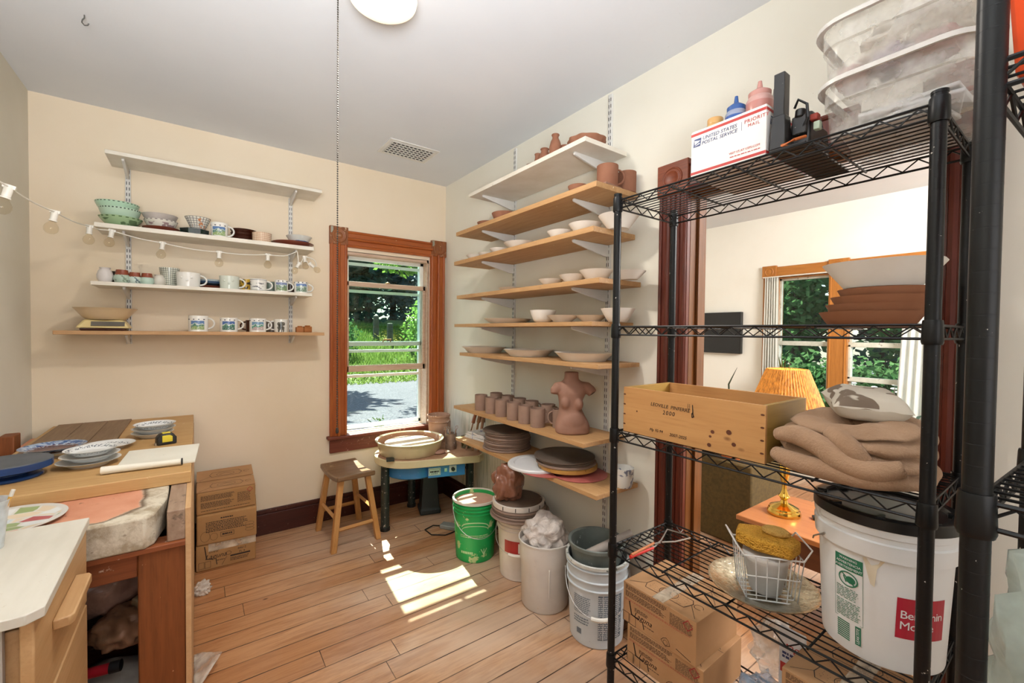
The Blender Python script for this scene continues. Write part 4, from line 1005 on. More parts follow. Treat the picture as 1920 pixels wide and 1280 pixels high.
# ================================================================== POTTER'S WHEEL
WC = V((1.235, 2.930, 0)); wr = -.29
wh = thing('potters_wheel', 'potter\'s wheel with a cream splash pan and blue motor below the window', 'potter\'s wheel', WC, wr)
CRM = mat('clay_spattered_cream', '#d3c7a0', '#c8bb92', 7, .4, speck=[('#93674e', .64, 26, .05)])
CRMT = mat('clay_dusted_top', '#b58f72', '#9f765a', 7, .7, speck=[('#d8c8b0', .62, 20, .08)])
BLM = mat('blue_motor_enamel', '#3d83bd', '#3577b0', 7, .35, speck=[('#b9cdd8', .70, 60, .02)])
BLK2 = mat('spattered_black_steel', '#26302c', '#1d2522', 9, .4, speck=[('#b9ada0', .62, 60, .03)])
Winv = (Matrix.Translation(WC) @ Matrix.Rotation(wr, 4, 'Z')).inverted()
def wl(x, y): q = Winv @ V((x, y, 0)); return (q.x, q.y)
poly = [(.245*math.cos(a), .245*math.sin(a)) for a in [math.radians(d) for d in range(90, 271, 10)]]
poly += [wl(1.60, 2.565), wl(1.655, 2.60), wl(1.675, 3.10), wl(1.60, 3.16)]
lip = MB().prism(poly, .462, .512); lip.build('table', CRM, wh, bevel=.004)
inner = [(x*.97+.004, y*.97) for x, y in poly]
MB().prism(inner, .512, .5135).build('clay_film', CRMT, wh)
m = MB().lathe([(0, .514), (.205, .514), (.212, .522), (.228, .600), (.240, .606), (.240, .612), (.232, .614), (.222, .606), (.206, .526), (0, .526)], 64)
pan = m.build('splash_pan', [CRM, CRMT], wh)
for p_ in pan.data.polygons:
    c_ = p_.center; 
    if p_.normal.z > .3 and c_.z < .6 or (V((c_.x, c_.y, 0)).dot(V((p_.normal.x, p_.normal.y, 0))) < 0 and c_.z < .607 and c_.z > .52): p_.material_index = 1
MB().box((-.15, -.19, .522), (.05, .06, .012)).build('pan_seam', BLK2, pan)
MB().lathe([(0, .526), (.05, .526), (.05, .575), (.172, .575), (.175, .579), (.175, .586), (.172, .588), (0, .588)], 56).build('wheel_head', mat('cream_bat', '#e0cbb0', '#d3b99a', 6, .6), wh)
for (x, y) in ((1.045, 2.905), (1.60, 2.70), (1.36, 3.19)):
    q = wl(x, y); l_ = MB().cyl((q[0], q[1], .0), (q[0], q[1], .462), .029, seg=20).build('leg', BLK2, wh)
    MB().lathe([(.0, 0), (.034, 0), (.034, .02), (.029, .024)], 20, c=(q[0], q[1], 0)).build('foot', BLK, l_)
m = MB().lathe([(0, .365), (.178, .365), (.19, .375), (.19, .462), (0, .462)], 48, c=(.02, .0, 0)); m.build('motor_drum', BLM, wh)
m = MB().bb(.10, .36, -.205, -.02, .372, .460); cb_ = m.build('control_box', BLM, wh, bevel=.004)
T = frame((.145, -.206, .415), (1, 0, 0), (0, 0, 1)); m = MB(); m.box((0, 0, 0), (.082, .050, .001), T); lb_ = m.build('name_plate', mat('pale_green_label', '#cfe3d2', '#c4dac8', 5, .4), cb_)
m = MB(); stroke(m, [(-.036, -.02), (.036, -.02), (.036, .018), (-.036, .018), (-.036, -.02)], .002, T @ Matrix.Translation((0, 0, .0008))); dashes(m, .06, .014, 1, T @ Matrix.Translation((0, .0, .0008)), thick=.9, seed=3, wmin=.006, wmax=.012, ragged=0); dashes(m, .05, .006, 1, T @ Matrix.Translation((0, -.013, .0008)), thick=.7, seed=4)
m.build('plate_print', MARK, lb_, smooth=0)
MB().box((.272, -.206, .424), (.05, .002, .046)).build('dial_plate', mat('pale_dial', '#cdd8cc'), cb_)
MB().cyl((.272, -.207, .424), (.272, -.222, .424), .013, seg=16).box((.272, -.224, .424), (.005, .006, .024)).build('speed_knob', BLK, cb_)
MB().cyl((.222, -.205, .420), (.222, -.214, .420), .005, seg=10).box((.222, -.206, .420), (.018, .002, .024)).build('toggle_switch', mat('steel', '#b9b9b6', metal=.9, rough=.3), cb_)
MB().tube([(.36, -.19, .43), (.375, -.195, .40), (.382, -.19, .33), (.378, -.17, .2), (.36, -.14, .03), (.33, -.12, .006)], .004, 8).build('power_cord', BLK, wh)
q = [wl(*P(x, y_, 'z', .006).xy) for x, y_ in ((905, 985), (870, 1000), (838, 999), (815, 993), (812, 983), (828, 976), (850, 977))]
fp = thing('foot_pedal', 'grey foot pedal with a coiled black cable on the floor by the green bucket', 'pedal', P(842, 990, 'z', 0), .6)
MB().prism([(-.03, -.06), (.03, -.06), (.034, .0), (.03, .06), (-.03, .06), (-.034, 0)], 0, .03).build('pedal', mat('grey_pedal', '#8d908c', '#7c7f7b', 6, .4), fp, bevel=.006)
MB().tube([(.0, .06, .008), (-.01, .12, .006), (-.09, .14, .006), (-.14, .06, .006), (-.11, -.03, .006), (-.05, -.06, .006), (.02, -.09, .006), (.09, -.04, .006)], .004, 8).build('cable', BLK, fp)
# black planter upside down under the wheel
p = P(806, 938, 'z', 0); p = V((1.435, 3.03, 0))
m = MB().lathe([(0, 0), (.105, 0), (.11, .01), (.11, .035), (.100, .04), (.097, .05), (.072, .30), (.068, .305), (0, .305)], 4, T=Matrix.Rotation(PI/4, 4, 'Z'))
solo('planter_tub', m, mat('dusty_black_plastic', '#232826', '#1a1f1d', 6, .45, speck=[('#8d8d88', .68, 60, .03)]), 'dusty black square tub standing upside down under the wheel', 'tub', p, wr, bevel=.006, smooth=0)
# things on the wheel table
zt_ = .5140
CLP = mat('clay_caked_plastic', '#b5917c', '#a07a64', 9, .8, bump=.4, bscale=30, speck=[('#d9c9bd', .60, 22, .06)], spec=.2)
o = thing('throwing_bucket', 'clay-caked round tub in the window corner of the wheel table', 'tub', (1.535, 3.075, zt_))
MB().lathe([(0, 0), (.066, 0), (.072, .01), (.082, .155), (.090, .160), (.090, .172), (.083, .176), (.083, .196), (.090, .200), (.090, .214), (.084, .216), (.078, .2), (.074, .06), (0, .05)], 36, wob=lambda a, z: 1+.012*noise.noise((a*2, z*30, 0))).build('tub', CLP, o)
MB().tube([(.088+.004*math.cos(i), 0, .2-.004*i) for i in range(3)] + [(.10, .0, .15), (.098, 0, .10)], .004, 6).build('handle', CLP, o)
o = thing('tool_can', 'clay-smeared metal can of wire tools on the wheel table', 'tool can', (1.515, 2.835, zt_))
MB().lathe(ring_profile(.043, .115, .002, .97, .0, 1.), 28).build('can', mat('smeared_tin', '#a8917f', '#7f6656', 14, .4, metal=.4, speck=[('#d8d0c8', .62, 30, .05)]), o)
STEEL = mat('steel', '#b9b9b6', metal=.9, rough=.3)
for i in range(7):
    rd = random.Random(i+40); a = rd.uniform(0, 6.28); k = rd.uniform(.012, .03)
    b = (1.515+k*.5*math.cos(a), 2.835+k*.5*math.sin(a), zt_+.008); d = V((math.cos(a)*.22, math.sin(a)*.22, 1)).normalized(); L = rd.uniform(.12, .15)
    m = MB().cyl((0, 0, 0), d*L, .0035, seg=6); e = d*L; x_ = d.cross(V((0, 1, .2))).normalized()
    w_ = rd.uniform(.008, .013)
    m.tube([e, e+d*.012+x_*w_, e+d*.028+x_*w_*.6, e+d*.028-x_*w_*.6, e+d*.012-x_*w_, e], .0016, 6)
    solo('loop_tool', m, STEEL if i % 2 else CLP, 'small wire-loop trimming tool standing in the clay-smeared can', 'tool', b, group='wire tools in the can')
solo('glass_jar', MB().lathe(ring_profile(.042, .085, .003, .95, 0, 1.), 28), glass('jar_glass', '#dfe3d6', 0, 2.), 'clear glass jar on the wheel table beyond the tool can', 'jar', (1.628, 2.80, zt_))
for i, (x_, y_, r_, lb) in enumerate(((1.385, 2.765, .042, 'flat clay-covered sponge lying in front of the tool can'), (1.445, 2.755, .022, 'small pale clay pebble nearest the table edge by the tool can'), (1.41, 2.80, .026, 'small reddish clay lump between the pan and the tool can'))):
    bag('clay_scrap', mat('clay_scrap_%d' % i, ('#a98270', '#d9bda8', '#b06a50')[i], rough=.8), lb, (x_, y_, zt_), r_, (1.1, .9, .35), i+30, .15, .1, 2., 3, cat='clay scrap')
# tools leaning in the corner
def lean(name, lb, b, t_, parts, cat='tool', group=None):
    o = thing(name, lb, cat, b, 0, group); d = V(t_)-V(b)
    for nm_, f0, f1, ra, rb, mt in parts: MB().cyl(d*f0, d*f1, ra, rb, 10).build(nm_, mt, o)
    return o
TOOLW = mat('clay_dusted_wood', '#b08a6c', '#8d6648', 12, .7)
lean('wooden_rib_tool', 'long wooden-handled tool leaning against the right wall behind the wheel table', (1.585, 2.735, zt_+.001), (1.665, 2.70, .842), (('shaft', 0, .62, .005, .005, TOOLW), ('handle', .60, 1, .014, .012, mat('brown_tool_handle', '#94583a', '#7b4428', 9, .5))))
lean('wooden_spoon', 'pale wooden tool with a rounded head leaning beside the long tool', (1.615, 2.69, zt_+.001), (1.668, 2.665, .80), (('shaft', 0, .75, .007, .008, TOOLW), ('head', .72, 1, .014, .017, TOOLW)))
lean('wooden_paddle', 'knobbly clay-covered stick leaning at the right of the tools', (1.635, 2.645, zt_+.001), (1.675, 2.63, .79), (('shaft', 0, .8, .009, .011, CLP), ('head', .78, 1, .018, .012, CLP)))

# ================================================================== FLOOR BUCKETS
def pail(name, label, loc, r, h, mt, rimmt=None, cat='bucket', rings=(.80, .86, .92), foot=.87, fill=None, fillm=None, rz=0, seg=56):
    o = thing(name, label, cat, loc, rz)
    pr = [(0, 0), (r*foot-.004, 0), (r*foot, .005)]
    for z in rings:
        rr = r*(foot+(1-foot)*z); pr += [(rr, h*z-.003), (rr+.006, h*z), (rr+.006, h*z+.004), (rr, h*z+.007)]
    pr += [(r, h-.012), (r+.005, h-.010), (r+.005, h), (r-.003, h), (r-.005, h-.01), (r*foot-.004, .02), (0, .02)]
    MB().lathe(pr, seg).build('pail', mt, o)
    if rimmt:
        MB().lathe([(r+.0065, h-.010), (r+.0065, h+.002), (r-.0045, h+.002), (r-.0045, h-.004)], seg).build('rim', rimmt, o)
    if fill: MB().lathe([(0, h*fill), (r*(foot+(1-foot)*fill)-.006, h*fill)], seg).build('contents', fillm, o)
    return o
def bail(o, r, h, z0, drop, side=-1, grip=None, a0=0.):
    pts = []
    for k in range(25):
        a = PI*k/24; x_ = (r+.008)*math.cos(a); y_ = side*(r+.012)*math.sin(a)
        pts.append((x_*math.cos(a0)-y_*math.sin(a0), x_*math.sin(a0)+y_*math.cos(a0), z0-drop*math.sin(a)**.7))
    b_ = MB().tube(pts, .0019, 6).build('bail_handle', STEEL, o)
    if grip: MB().tube(pts[10:15], .009, 8).build('grip', grip, b_)
    return b_
GRN = mat('green_pail', '#1fa557', '#189449', 6, .4, speck=[('#b9c98f', .60, 10, .03), ('#b8a078', .66, 26, .04)])
CLAYW = mat('pink_clay_slip', '#cfa48e', '#c4937c', 6, .6)
WHP = mat('white_pail', '#ded6cc', '#d3c9be', 6, .4, speck=[('#a98d78', .72, 30, .03)])
gp = (1.390, 2.274, 0)
o = pail('green_bucket', 'bright green clay-streaked bucket half full of pink clay, on the floor below the wheel', gp, .135, .362, GRN, WHP, fill=.93, fillm=CLAYW, rz=-.55)
bail(o, .135, .362, .33, .17, -1, None, 0.25)
m = MB(); n0 = 0
for s_, z_, sz in (('Select', .30, .03), ('*', .235, .05)): 
    T = frame((0, 0, 0), (1, 0, 0), (0, 1, 0))
PRN = mat('pale_green_print', '#b8d8a8', '#a9cc98', 20, .5)
m = MB(); m2 = Matrix.Identity(4)
stroke(m, arc(.0, .0, .085, .035, PI*.05, PI*.95, 24), .006, m2 @ Matrix.Translation((0, .215, 0)))
stroke(m, arc(.0, .0, .085, .035, PI*.05, PI*.95, 24), .004, m2 @ Matrix.Translation((0, .195, 0)))
dashes(m, .19, .020, 2, m2 @ Matrix.Translation((0, .165, 0)), thick=.5, seed=12)
dashes(m, .08, .018, 1, m2 @ Matrix.Translation((-.05, .065, 0)), thick=.8, seed=13, wmin=.008, wmax=.012)
for k in range(3): stroke(m, [(.055, .05), (.055+.018*(k-1), .085)], .005, m2)
wrap(m, lambda z: .135*(.87+.13*z/.362)+.0018); m.build('printed_design', PRN, o, smooth=0)

w1p = (1.508, 1.958, 0)
o = pail('white_bucket', 'white bucket with a red label, under the bats and clay bag', w1p, .138, .345, WHP, None, rz=-.62)
m = MB(); m.add([(-.105+.02*i, .16+.07*j, 0) for j in (0, 1) for i in range(9)], [(i, i+1, i+10, i+9) for i in range(8)]); wrap(m, lambda z: .138*(.87+.13*z/.345)+.0014); m.build('red_label', mat('red_label', '#b6342f', '#a52c28', 8, .45), o, smooth=0)
m = MB(); m.add([(-.02+.02*i, .165+.055*j, 0) for j in (0, 1) for i in range(6)], [(i, i+1, i+7, i+6) for i in range(5)]); wrap(m, lambda z: .138*(.87+.13*z/.345)+.002); m.build('white_label', WPL, o, smooth=0)
m = MB(); dashes(m, .07, .03, 3, Matrix.Translation((.03, .19, .001)), thick=.5, seed=4); write(m, '!', .02, Matrix.Translation((.0, .205, .001))); wrap(m, lambda z: .138*(.87+.13*z/.345)+.0022); m.build('label_print', MARK, o, smooth=0)
bail(o, .138, .345, .27, .11, -1, WPL, -.25)
GB = mat('brown_grey_bat', '#8f7768', '#7d6658', 7, .7, speck=[('#b5a090', .64, 12, .06)])
GBD = mat('dark_bat', '#6b584a', '#594a3e', 7, .6, speck=[('#a99684', .66, 14, .05)])
def bat(label, x, y, z, r, th, mt, group, name='throwing_bat'):
    return solo(name, MB().lathe([(0, 0), (r-.004, 0), (r, .003), (r, th-.003), (r-.004, th), (0, th)], 64), mt, label, 'bat', (x, y, z), group=group)
z = .3475; g = 'bats on the white bucket'
for i, (dx, dy, r_, th_, mt) in enumerate(((.0, -.01, .170, .009, GB), (.012, -.0, .166, .012, GB), (.01, .005, .160, .010, GBD), (.008, .008, .158, .012, GB))):
    bat(['lowest', 'second', 'third', 'fourth'][i]+' grey-brown bat of the pile resting on the white red-labelled bucket', w1p[0]+dx-.02, w1p[1]+dy, z, r_, th_, mt, g); z += th_+.0006
m = MB().lathe([(0, 0), (.145, 0), (.150, .004), (.150, .028), (.146, .030), (.138, .030), (.136, .006), (0, .006)], 56)
o = solo('bucket_lid', m, WHP, 'white plastic lid with a raised rim on top of the bats', 'lid', (w1p[0]-.012, w1p[1]+.012, z))
m = MB()
for k in range(10): a = -PI*.9+k*.5; m.box((.151*math.cos(a), .151*math.sin(a), .017), (.003, .003, .02), None)
m.build('tear_notches', DRK, o)
bat('brown bat sunk inside the white lid, under the clay bag', w1p[0]-.012, w1p[1]+.012, z+.0065, .134, .026, GBD, None); z += .033
m = lump(MB(), (0, 0, 0), .105, (1.0, .82, 1.12), .24, 1.3, 17, 5, True, .7)
solo('clay_bag', m, plastic_film('brown_glossy_bag', '#8a5a44', .95, .18, .8, 10), 'glossy brown plastic bag of clay on top of the bats', 'bag', (w1p[0]-.055, w1p[1]+.05, z), .4, smooth=180)

# translucent white tub with a plastic bag in it
tp_ = (1.439, 1.664, 0)
o = thing('white_tub', 'tall translucent white tub filled with a crumpled plastic bag', 'tub', tp_, -.7)
FRO = mat('frosted_white_tub', '#ded9d2', '#cfc9c2', 5, .4, speck=[('#b0aaa4', .60, 5, .2), ('#c8a890', .70, 26, .05)])
m = MB().lathe([(0, 0), (.112, 0), (.120, .012), (.124, .22), (.130, .235), (.134, .328), (.138, .331), (.138, .337), (.133, .338), (.130, .328), (.121, .23), (.114, .02), (0, .018)], 64)
m.build('tub', FRO, o)
MB().box((.02, -.126, .16), (.006, .010, .14)).build('rib', FRO, o, bevel=.002)
m = lump(MB(), (0, 0, 0), .112, (1., .98, .86), .30, 1.35, 23, 5, True, .7)
solo('plastic_bag', m, plastic_film('white_bag_film', '#e2d8d0', .72, .2, 1.6, 22), 'crumpled translucent plastic bag bulging out of the white tub', 'bag', (tp_[0]+.006, tp_[1]+.006, .270), smooth=180)
MB()
# slip bucket with sieve
sp_ = (1.486, 1.352, 0)
GLB = mat('blue_white_pail', '#c9cfd2', '#bcc4c9', 6, .4, speck=[('#8f9a9c', .70, 26, .04)])
o = pail('slip_bucket', 'blue-white bucket with a printed label, nearest the wire rack, holding a grey sieve', sp_, .138, .368, GLB, mat('slip_splashed_rim', '#d8d8d2', '#b3b6b0', 14, .5, speck=[('#5a615c', .58, 30, .04)]), rings=(.70, .80, .93), rz=-.78)
T = Matrix.Identity(4)
m = MB()
dashes(m, .085, .085, 10, T @ Matrix.Translation((-.075, .185, 0)), thick=.45, seed=31)
dashes(m, .085, .035, 3, T @ Matrix.Translation((-.075, .115, 0)), thick=.5, seed=33)
for k in range(5): m.add([(.0+.024*k, .045, 0), (.02+.024*k, .045, 0), (.02+.024*k, .245, 0), (.0+.024*k, .245, 0)], [(0, 1, 2, 3)])
m.add([(-.10, .05, 0), (-.075, .05, 0), (-.075, .075, 0), (-.10, .075, 0)], [(0, 1, 2, 3)])
wrap(m, lambda z_: .138*(.87+.13*z_/.368)+.0014); m.build('label_panel', mat('blue_grey_print', '#6d7a86', '#616e7a', 8, .5), o, smooth=0)
m = MB(); dashes(m, .115, .19, 22, Matrix.Translation((.058, .145, .0)), thick=.45, seed=35); wrap(m, lambda z_: .138*(.87+.13*z_/.368)+.0022); m.build('label_print', mat('pale_print', '#d8dde0'), o, smooth=0)
bail(o, .138, .368, .30, .15, -1, WPL, .05)
MB().lathe([(0, .25), (.124, .25)], 40).build('slip', mat('grey_slip', '#6c716c', '#5e635e', 6, .4), o)
o = thing('slip_sieve', 'grey slip-coated round sieve sitting in the blue-white bucket', 'sieve', (sp_[0]+.005, sp_[1]+.01, .305))
GRY = mat('grey_slip_coat', '#6f756f', '#59605b', 10, .55, speck=[('#a9aea8', .62, 20, .06)])
MB().lathe([(.104, 0), (.122, .105), (.131, .108), (.131, .122), (.126, .125), (.118, .118), (.100, .004)], 56).build('hoop', GRY, o)
MB().lathe([(0, .002), (.108, .002), (.108, .010), (0, .010)], 40).build('mesh', mat('sieve_mesh', '#4c524e', '#434945', 30, .6), o)
solo('stirring_stick', MB().tube([(0, 0, 0), (.12, -.075, .065), (.2, -.12, .105)], [.024, .022, .02], 12), mat('pale_slip_stick', '#b3a89e', '#9c9289', 9, .6), 'thick pale stick lying in the grey sieve', 'stick', (sp_[0]-.055, sp_[1]+.04, .345))
# ================================================================== RIGHT-HAND WALL SHELVES
standard('long white slotted upright on the right wall nearest the window', 'y', 2.311, .30, 2.59)
standard('long white slotted upright on the right wall just beyond the black rack post', 'y', 1.499, .30, 2.59)
XF = 1.404
RS = [(1.385, 2.41, 2.262, .022, WHT, 'white painted board, topmost on the right wall, holding small clay bottles', 'topmost white'),
      (1.315, 2.575, 2.045, .025, PARTIY, 'second wooden board from the top on the right wall, two clay mugs at its end', 'second'),
      (1.328, 2.600, 1.852, .025, PARTIY, 'third board from the top on the right wall, lined with small white bowls', 'third'),
      (1.290, 2.560, 1.622, .023, PARTIY, 'fourth board from the top on the right wall, with five white dishes', 'fourth'),
      (1.330, 2.590, 1.432, .020, PARTIY, 'fifth board from the top on the right wall, with a white bowl and plates', 'fifth'),
      (1.290, 2.515, 1.243, .020, PARTIY, 'sixth board from the top on the right wall, with three white platters', 'sixth'),
      (1.372, 2.590, .880, .020, PARTIY, 'wooden shelf board holding raw clay mugs and the torso on the right wall', 'mug and torso'),
      (1.288, 2.560, .669, .020, PARTIY, 'lowest wooden shelf board on the right wall, holding the piles of bats', 'lowest')]
for y0, y1, z, th, mt, lb, q in RS:
    c = ((XF+RX-.014)/2, (y0+y1)/2)
    solo('shelf_board', MB().box((0, 0, -th/2), (RX-.014-XF, y1-y0, th)), mt, lb, 'shelf', (c[0], c[1], z), bevel=.0015, smooth=0)
    for py, s in ((2.311, 'far'), (1.499, 'near')):
        bracket('white bracket under the %s end of the %s board on the right wall' % (s, q), 'y', py, z-th-.0005, .245, 'brackets on the right wall', mark=z < 2.2 or s == 'far', h=.058)
zS = [r[2]+.0004 for r in RS]
def ry(px, x, z): return col_y(px, x, z)
# top shelf
z = zS[0]
o = solo('clay_tile', MB().box((0, 0, .03), (.006, .05, .06)), BISQ, 'small square clay tile standing on edge at the far end of the top shelf', 'tile', (1.50, ry(994, 1.50, z), z), .25, bevel=.002)
def bottle(label, px, x, r, h, neck=.5, g='clay bottles on the top shelf'):
    pr = [(0, 0), (r*.8, 0), (r, h*.25), (r*.98, h*.5), (r*.75, h*.72), (r*neck, h*.84), (r*neck, h*.92), (r*(neck+.14), h*.97), (r*(neck+.1), h), (r*neck*.7, h*.98), (r*neck*.6, h*.8), (0, h*.75)]
    return solo('clay_bottle', MB().lathe(pr, 28), BISR, label, 'bottle', (x, ry(px, x, z), z), group=g)
bottle('narrow red clay bottle, farthest along the top shelf next to the tile', 1008, 1.50, .021, .088, .72)
bottle('squat wide-mouthed red clay bottle, second from the tile on the top shelf', 1021, 1.49, .031, .090, .62)
bottle('tallest red clay bottle on the top shelf', 1041, 1.48, .032, .128, .5)
bottle('small red clay bottle with only its neck showing, next to the ruffled bowl', 1058, 1.52, .028, .072, .7)
m = MB().lathe(ring_profile(.094, .060, .006, .55, 0, 1.7), 64, wob=lambda a, z: 1+.05*noise.noise((math.cos(a)*3, math.sin(a)*3, 1))*min(1, z/.04)+.025*math.sin(a*9)*(z > .045))
solo('ruffled_bowl', m, BISR, 'wide red clay bowl with a ruffled rim at the near end of the top shelf', 'bowl', (1.550, ry(1100, 1.55, z), z))
# second shelf
z = zS[1]
for px, x, r, h, lb in ((915, 1.50, .07, .030, 'red clay lump farthest along the second shelf'), (945, 1.50, .075, .05, 'second red clay lump from the window on the second shelf'), (1084, 1.49, .05, .042, 'small red clay lump midway along the second shelf')):
    solo('clay_piece', MB().lathe(ring_profile(r, h, .006, .6, 0, 1.6), 36), BISR, lb, 'bowl', (x, ry(px, x, z), z), group='low clay pieces on the second shelf')
solo('clay_tile', MB().box((0, 0, .004), (.12, .13, .008)), BISQ, 'flat clay slab under the nearest clay mug on the second shelf', 'tile', (1.520, 1.385, z), .1)
mug('clay_mug', BISR, 'raw red clay mug at the very near front corner of the second shelf', (1.540, 1.373, z+.0084), .049, .100, -.55, 'clay mugs on the second shelf', foot=.98)
mug('clay_mug', BISR, 'raw red clay mug behind the front one, nearest the wall on the second shelf', (1.655, 1.353, z), .043, .098, 2.2, 'clay mugs on the second shelf', foot=.98)
# white dishes
WD = dict(curve=1.05, foot=.5)
def dish(px, x, si, r, h, label, g, cat='dish', foot=.5, curve=1., name='white_dish', lip=.0):
    zz = zS[si]
    return bowl(name, PORC, label, cat, (x, ry(px, x, zz), zz), r, h, g, foot, curve, lip)
g = 'white dishes on the third shelf'
for px, x, r, h, lb in ((869, 1.50, .062, .024, 'farthest from the camera, by the window end'), (893, 1.50, .068, .034, 'second from the window end'), (914, 1.50, .060, .030, 'third from the window end'), (938, 1.50, .066, .036, 'fourth from the window end'), (976, 1.51, .098, .042, 'widest, in the middle of the board'), (1051, 1.51, .070, .046, 'next to the near upright'), (1097, 1.51, .080, .050, 'just before the black rack post'), (1160, 1.55, .092, .062, 'beyond the black rack post, at the near end')):
    dish(px, x, 2, r, h, 'small white dish on the third shelf, '+lb, g)
g = 'white dishes on the fourth shelf'
for px, x, r, h, lb in ((958, 1.53, .078, .024, 'standing alone at the window end'), (1033, 1.50, .066, .036, 'second from the window end'), (1075, 1.50, .070, .042, 'third from the window end'), (1118, 1.52, .080, .052, 'largest, left of the black rack post'), (1181, 1.57, .070, .036, 'right of the black rack post')):
    dish(px, x, 3, r, h, 'white unglazed dish on the fourth shelf, '+lb, g)
dish(952, 1.54, 4, .148, .030, 'wide flat white plate at the window end of the fifth shelf', None, 'plate', .7, .9, 'white_plate')
dish(1018, 1.49, 4, .070, .066, 'white round bowl in the middle of the fifth shelf', None, 'bowl', .5, 1.9, 'white_bowl')
dish(1055, 1.47, 4, .082, .034, 'shallow white plate just right of the round bowl on the fifth shelf', None, 'plate', .5, .9, 'white_plate')
dish(1108, 1.56, 4, .080, .034, 'shallow white plate behind, left of the flared bowl on the fifth shelf', None, 'plate', .5, .9, 'white_plate')
dish(1158, 1.565, 4, .078, .062, 'flared white bowl at the near end of the fifth shelf', None, 'bowl', .5, 1.3, 'white_bowl')
g = 'white platters on the sixth shelf'
for px, x, r, h, lb in ((908, 1.545, .148, .040, 'farthest, at the window end'), (991, 1.540, .145, .040, 'in the middle'), (1095, 1.548, .146, .042, 'largest in view, nearest the camera')):
    dish(px, x, 5, r, h, 'wide white platter on the sixth shelf, '+lb, g, 'platter', .72, .95, 'white_platter', .002)

# raw clay mugs
z = zS[6]
front = [(902, 1.470), (922, 1.468), (941, 1.466), (963, 1.464), (985, 1.462), (1008, 1.460)]
back = [(930, 1.60), (952, 1.595), (974, 1.59), (997, 1.59), (1028, 1.59), (1050, 1.545)]
ords = ['leftmost', 'second from left', 'third from left', 'fourth from left', 'fifth from left', 'nearest']
proto = None
RAW = mat('leather_hard_clay', '#a08474', '#917566', 8, .75, bump=.1, spec=.2)
for row, nm_ in ((front, 'front'), (back, 'back')):
    for i, (px, x) in enumerate(row):
        yq = ry(px, x, z+.05); lb = 'raw brown clay mug, %s of the %s row beside the torso' % (ords[i], nm_)
        if nm_ == 'back' and i == 5: lb = 'raw brown clay mug with its handle showing, partly behind the torso'; 
        rz_ = -.35+.12*math.sin(i*2.3) if not (nm_ == 'back' and i == 5) else PI-.9
        if proto is None: proto = mug('raw_mug', RAW, lb, (x, yq, z), .040, .098, rz_, 'raw clay mugs by the torso', foot=.97, out=.026)
        else: copy_thing(proto, (x, yq, z), lb, rz_)

# torso
TOR = mat('sculpted_clay', '#a17a68', '#8f6a59', 6, .7, bump=.25, bscale=26, spec=.25)
m = MB()
# sections: z, half-width, half-depth, shift x, shift y
sec = [(0, .082, .066, .004, 0), (.004, .086, .070, .004, 0), (.03, .087, .068, .004, 0), (.055, .080, .061, .002, .002), (.085, .066, .052, -.002, .004), (.110, .057, .046, -.006, .004), (.135, .056, .043, -.008, .002), (.160, .062, .043, -.006, 0), (.190, .072, .044, -.002, 0), (.215, .080, .041, .0, .003), (.232, .076, .036, .0, .006), (.243, .052, .033, .0, .008), (.254, .037, .031, -.002, .008), (.280, .034, .030, -.002, .008), (.290, .037, .032, -.002, .008)]
vs = []; fs = []; SG = 32
for z_, a, b, sx, sy in sec:
    for k in range(SG):
        th = 2*PI*k/SG; c_, s_ = math.cos(th), math.sin(th); e = .85
        vs.append((sx+a*math.copysign(abs(c_)**e, c_), sy+b*math.copysign(abs(s_)**e, s_), z_))
for i in range(len(sec)-1):
    for k in range(SG): fs.append((i*SG+k, i*SG+(k+1) % SG, (i+1)*SG+(k+1) % SG, (i+1)*SG+k))
fs.append(tuple(range(SG-1, -1, -1))); n = len(sec)-1; fs.append(tuple(n*SG+k for k in range(SG)))
m.add(vs, fs)
m.tube([(-.05, .004, .214), (-.076, .002, .213), (-.088, -.002, .200), (-.090, -.006, .186)], [.030, .029, .025, .021], 16)
m.tube([(.05, .004, .214), (.078, -.002, .212), (.094, -.010, .200), (.102, -.016, .188)], [.030, .029, .026, .025], 16)
m.ball((-.040, -.030, .146), .024, 16, 10, (1, .95, 1.2)); m.ball((.026, -.034, .140), .024, 16, 10, (1, .95, 1.2))
m.ball((0, -.034, .05), .052, 16, 10, (1.2, .65, 1))
tor = m.build('clay_torso', TOR, None, loc=(1.520, ry(1072, 1.520, z+.1), z), rz=-.52)
tag(tor, 'brown clay sculpture of a headless, armless female torso on the mug shelf', 'sculpture')
tor.scale = (1.0, 1.0, 1.05)
rm = tor.modifiers.new('remesh', 'REMESH'); rm.mode = 'VOXEL'; rm.voxel_size = .0035; rm.use_smooth_shade = True
sm = tor.modifiers.new('smooth', 'SMOOTH'); sm.iterations = 10; sm.factor = .6
# hollow of the cut arm
m = MB().lathe([(0, .0015), (.014, .0015), (.017, .0)], 20, T=Matrix.Translation((.1015, -.0157, .1882)) @ V((0, 0, 1)).rotation_difference(V((.47, -.36, -.72))).to_matrix().to_4x4())
m.build('arm_hollow', mat('dark_clay_hollow', '#3a2a24', rough=.9), tor)

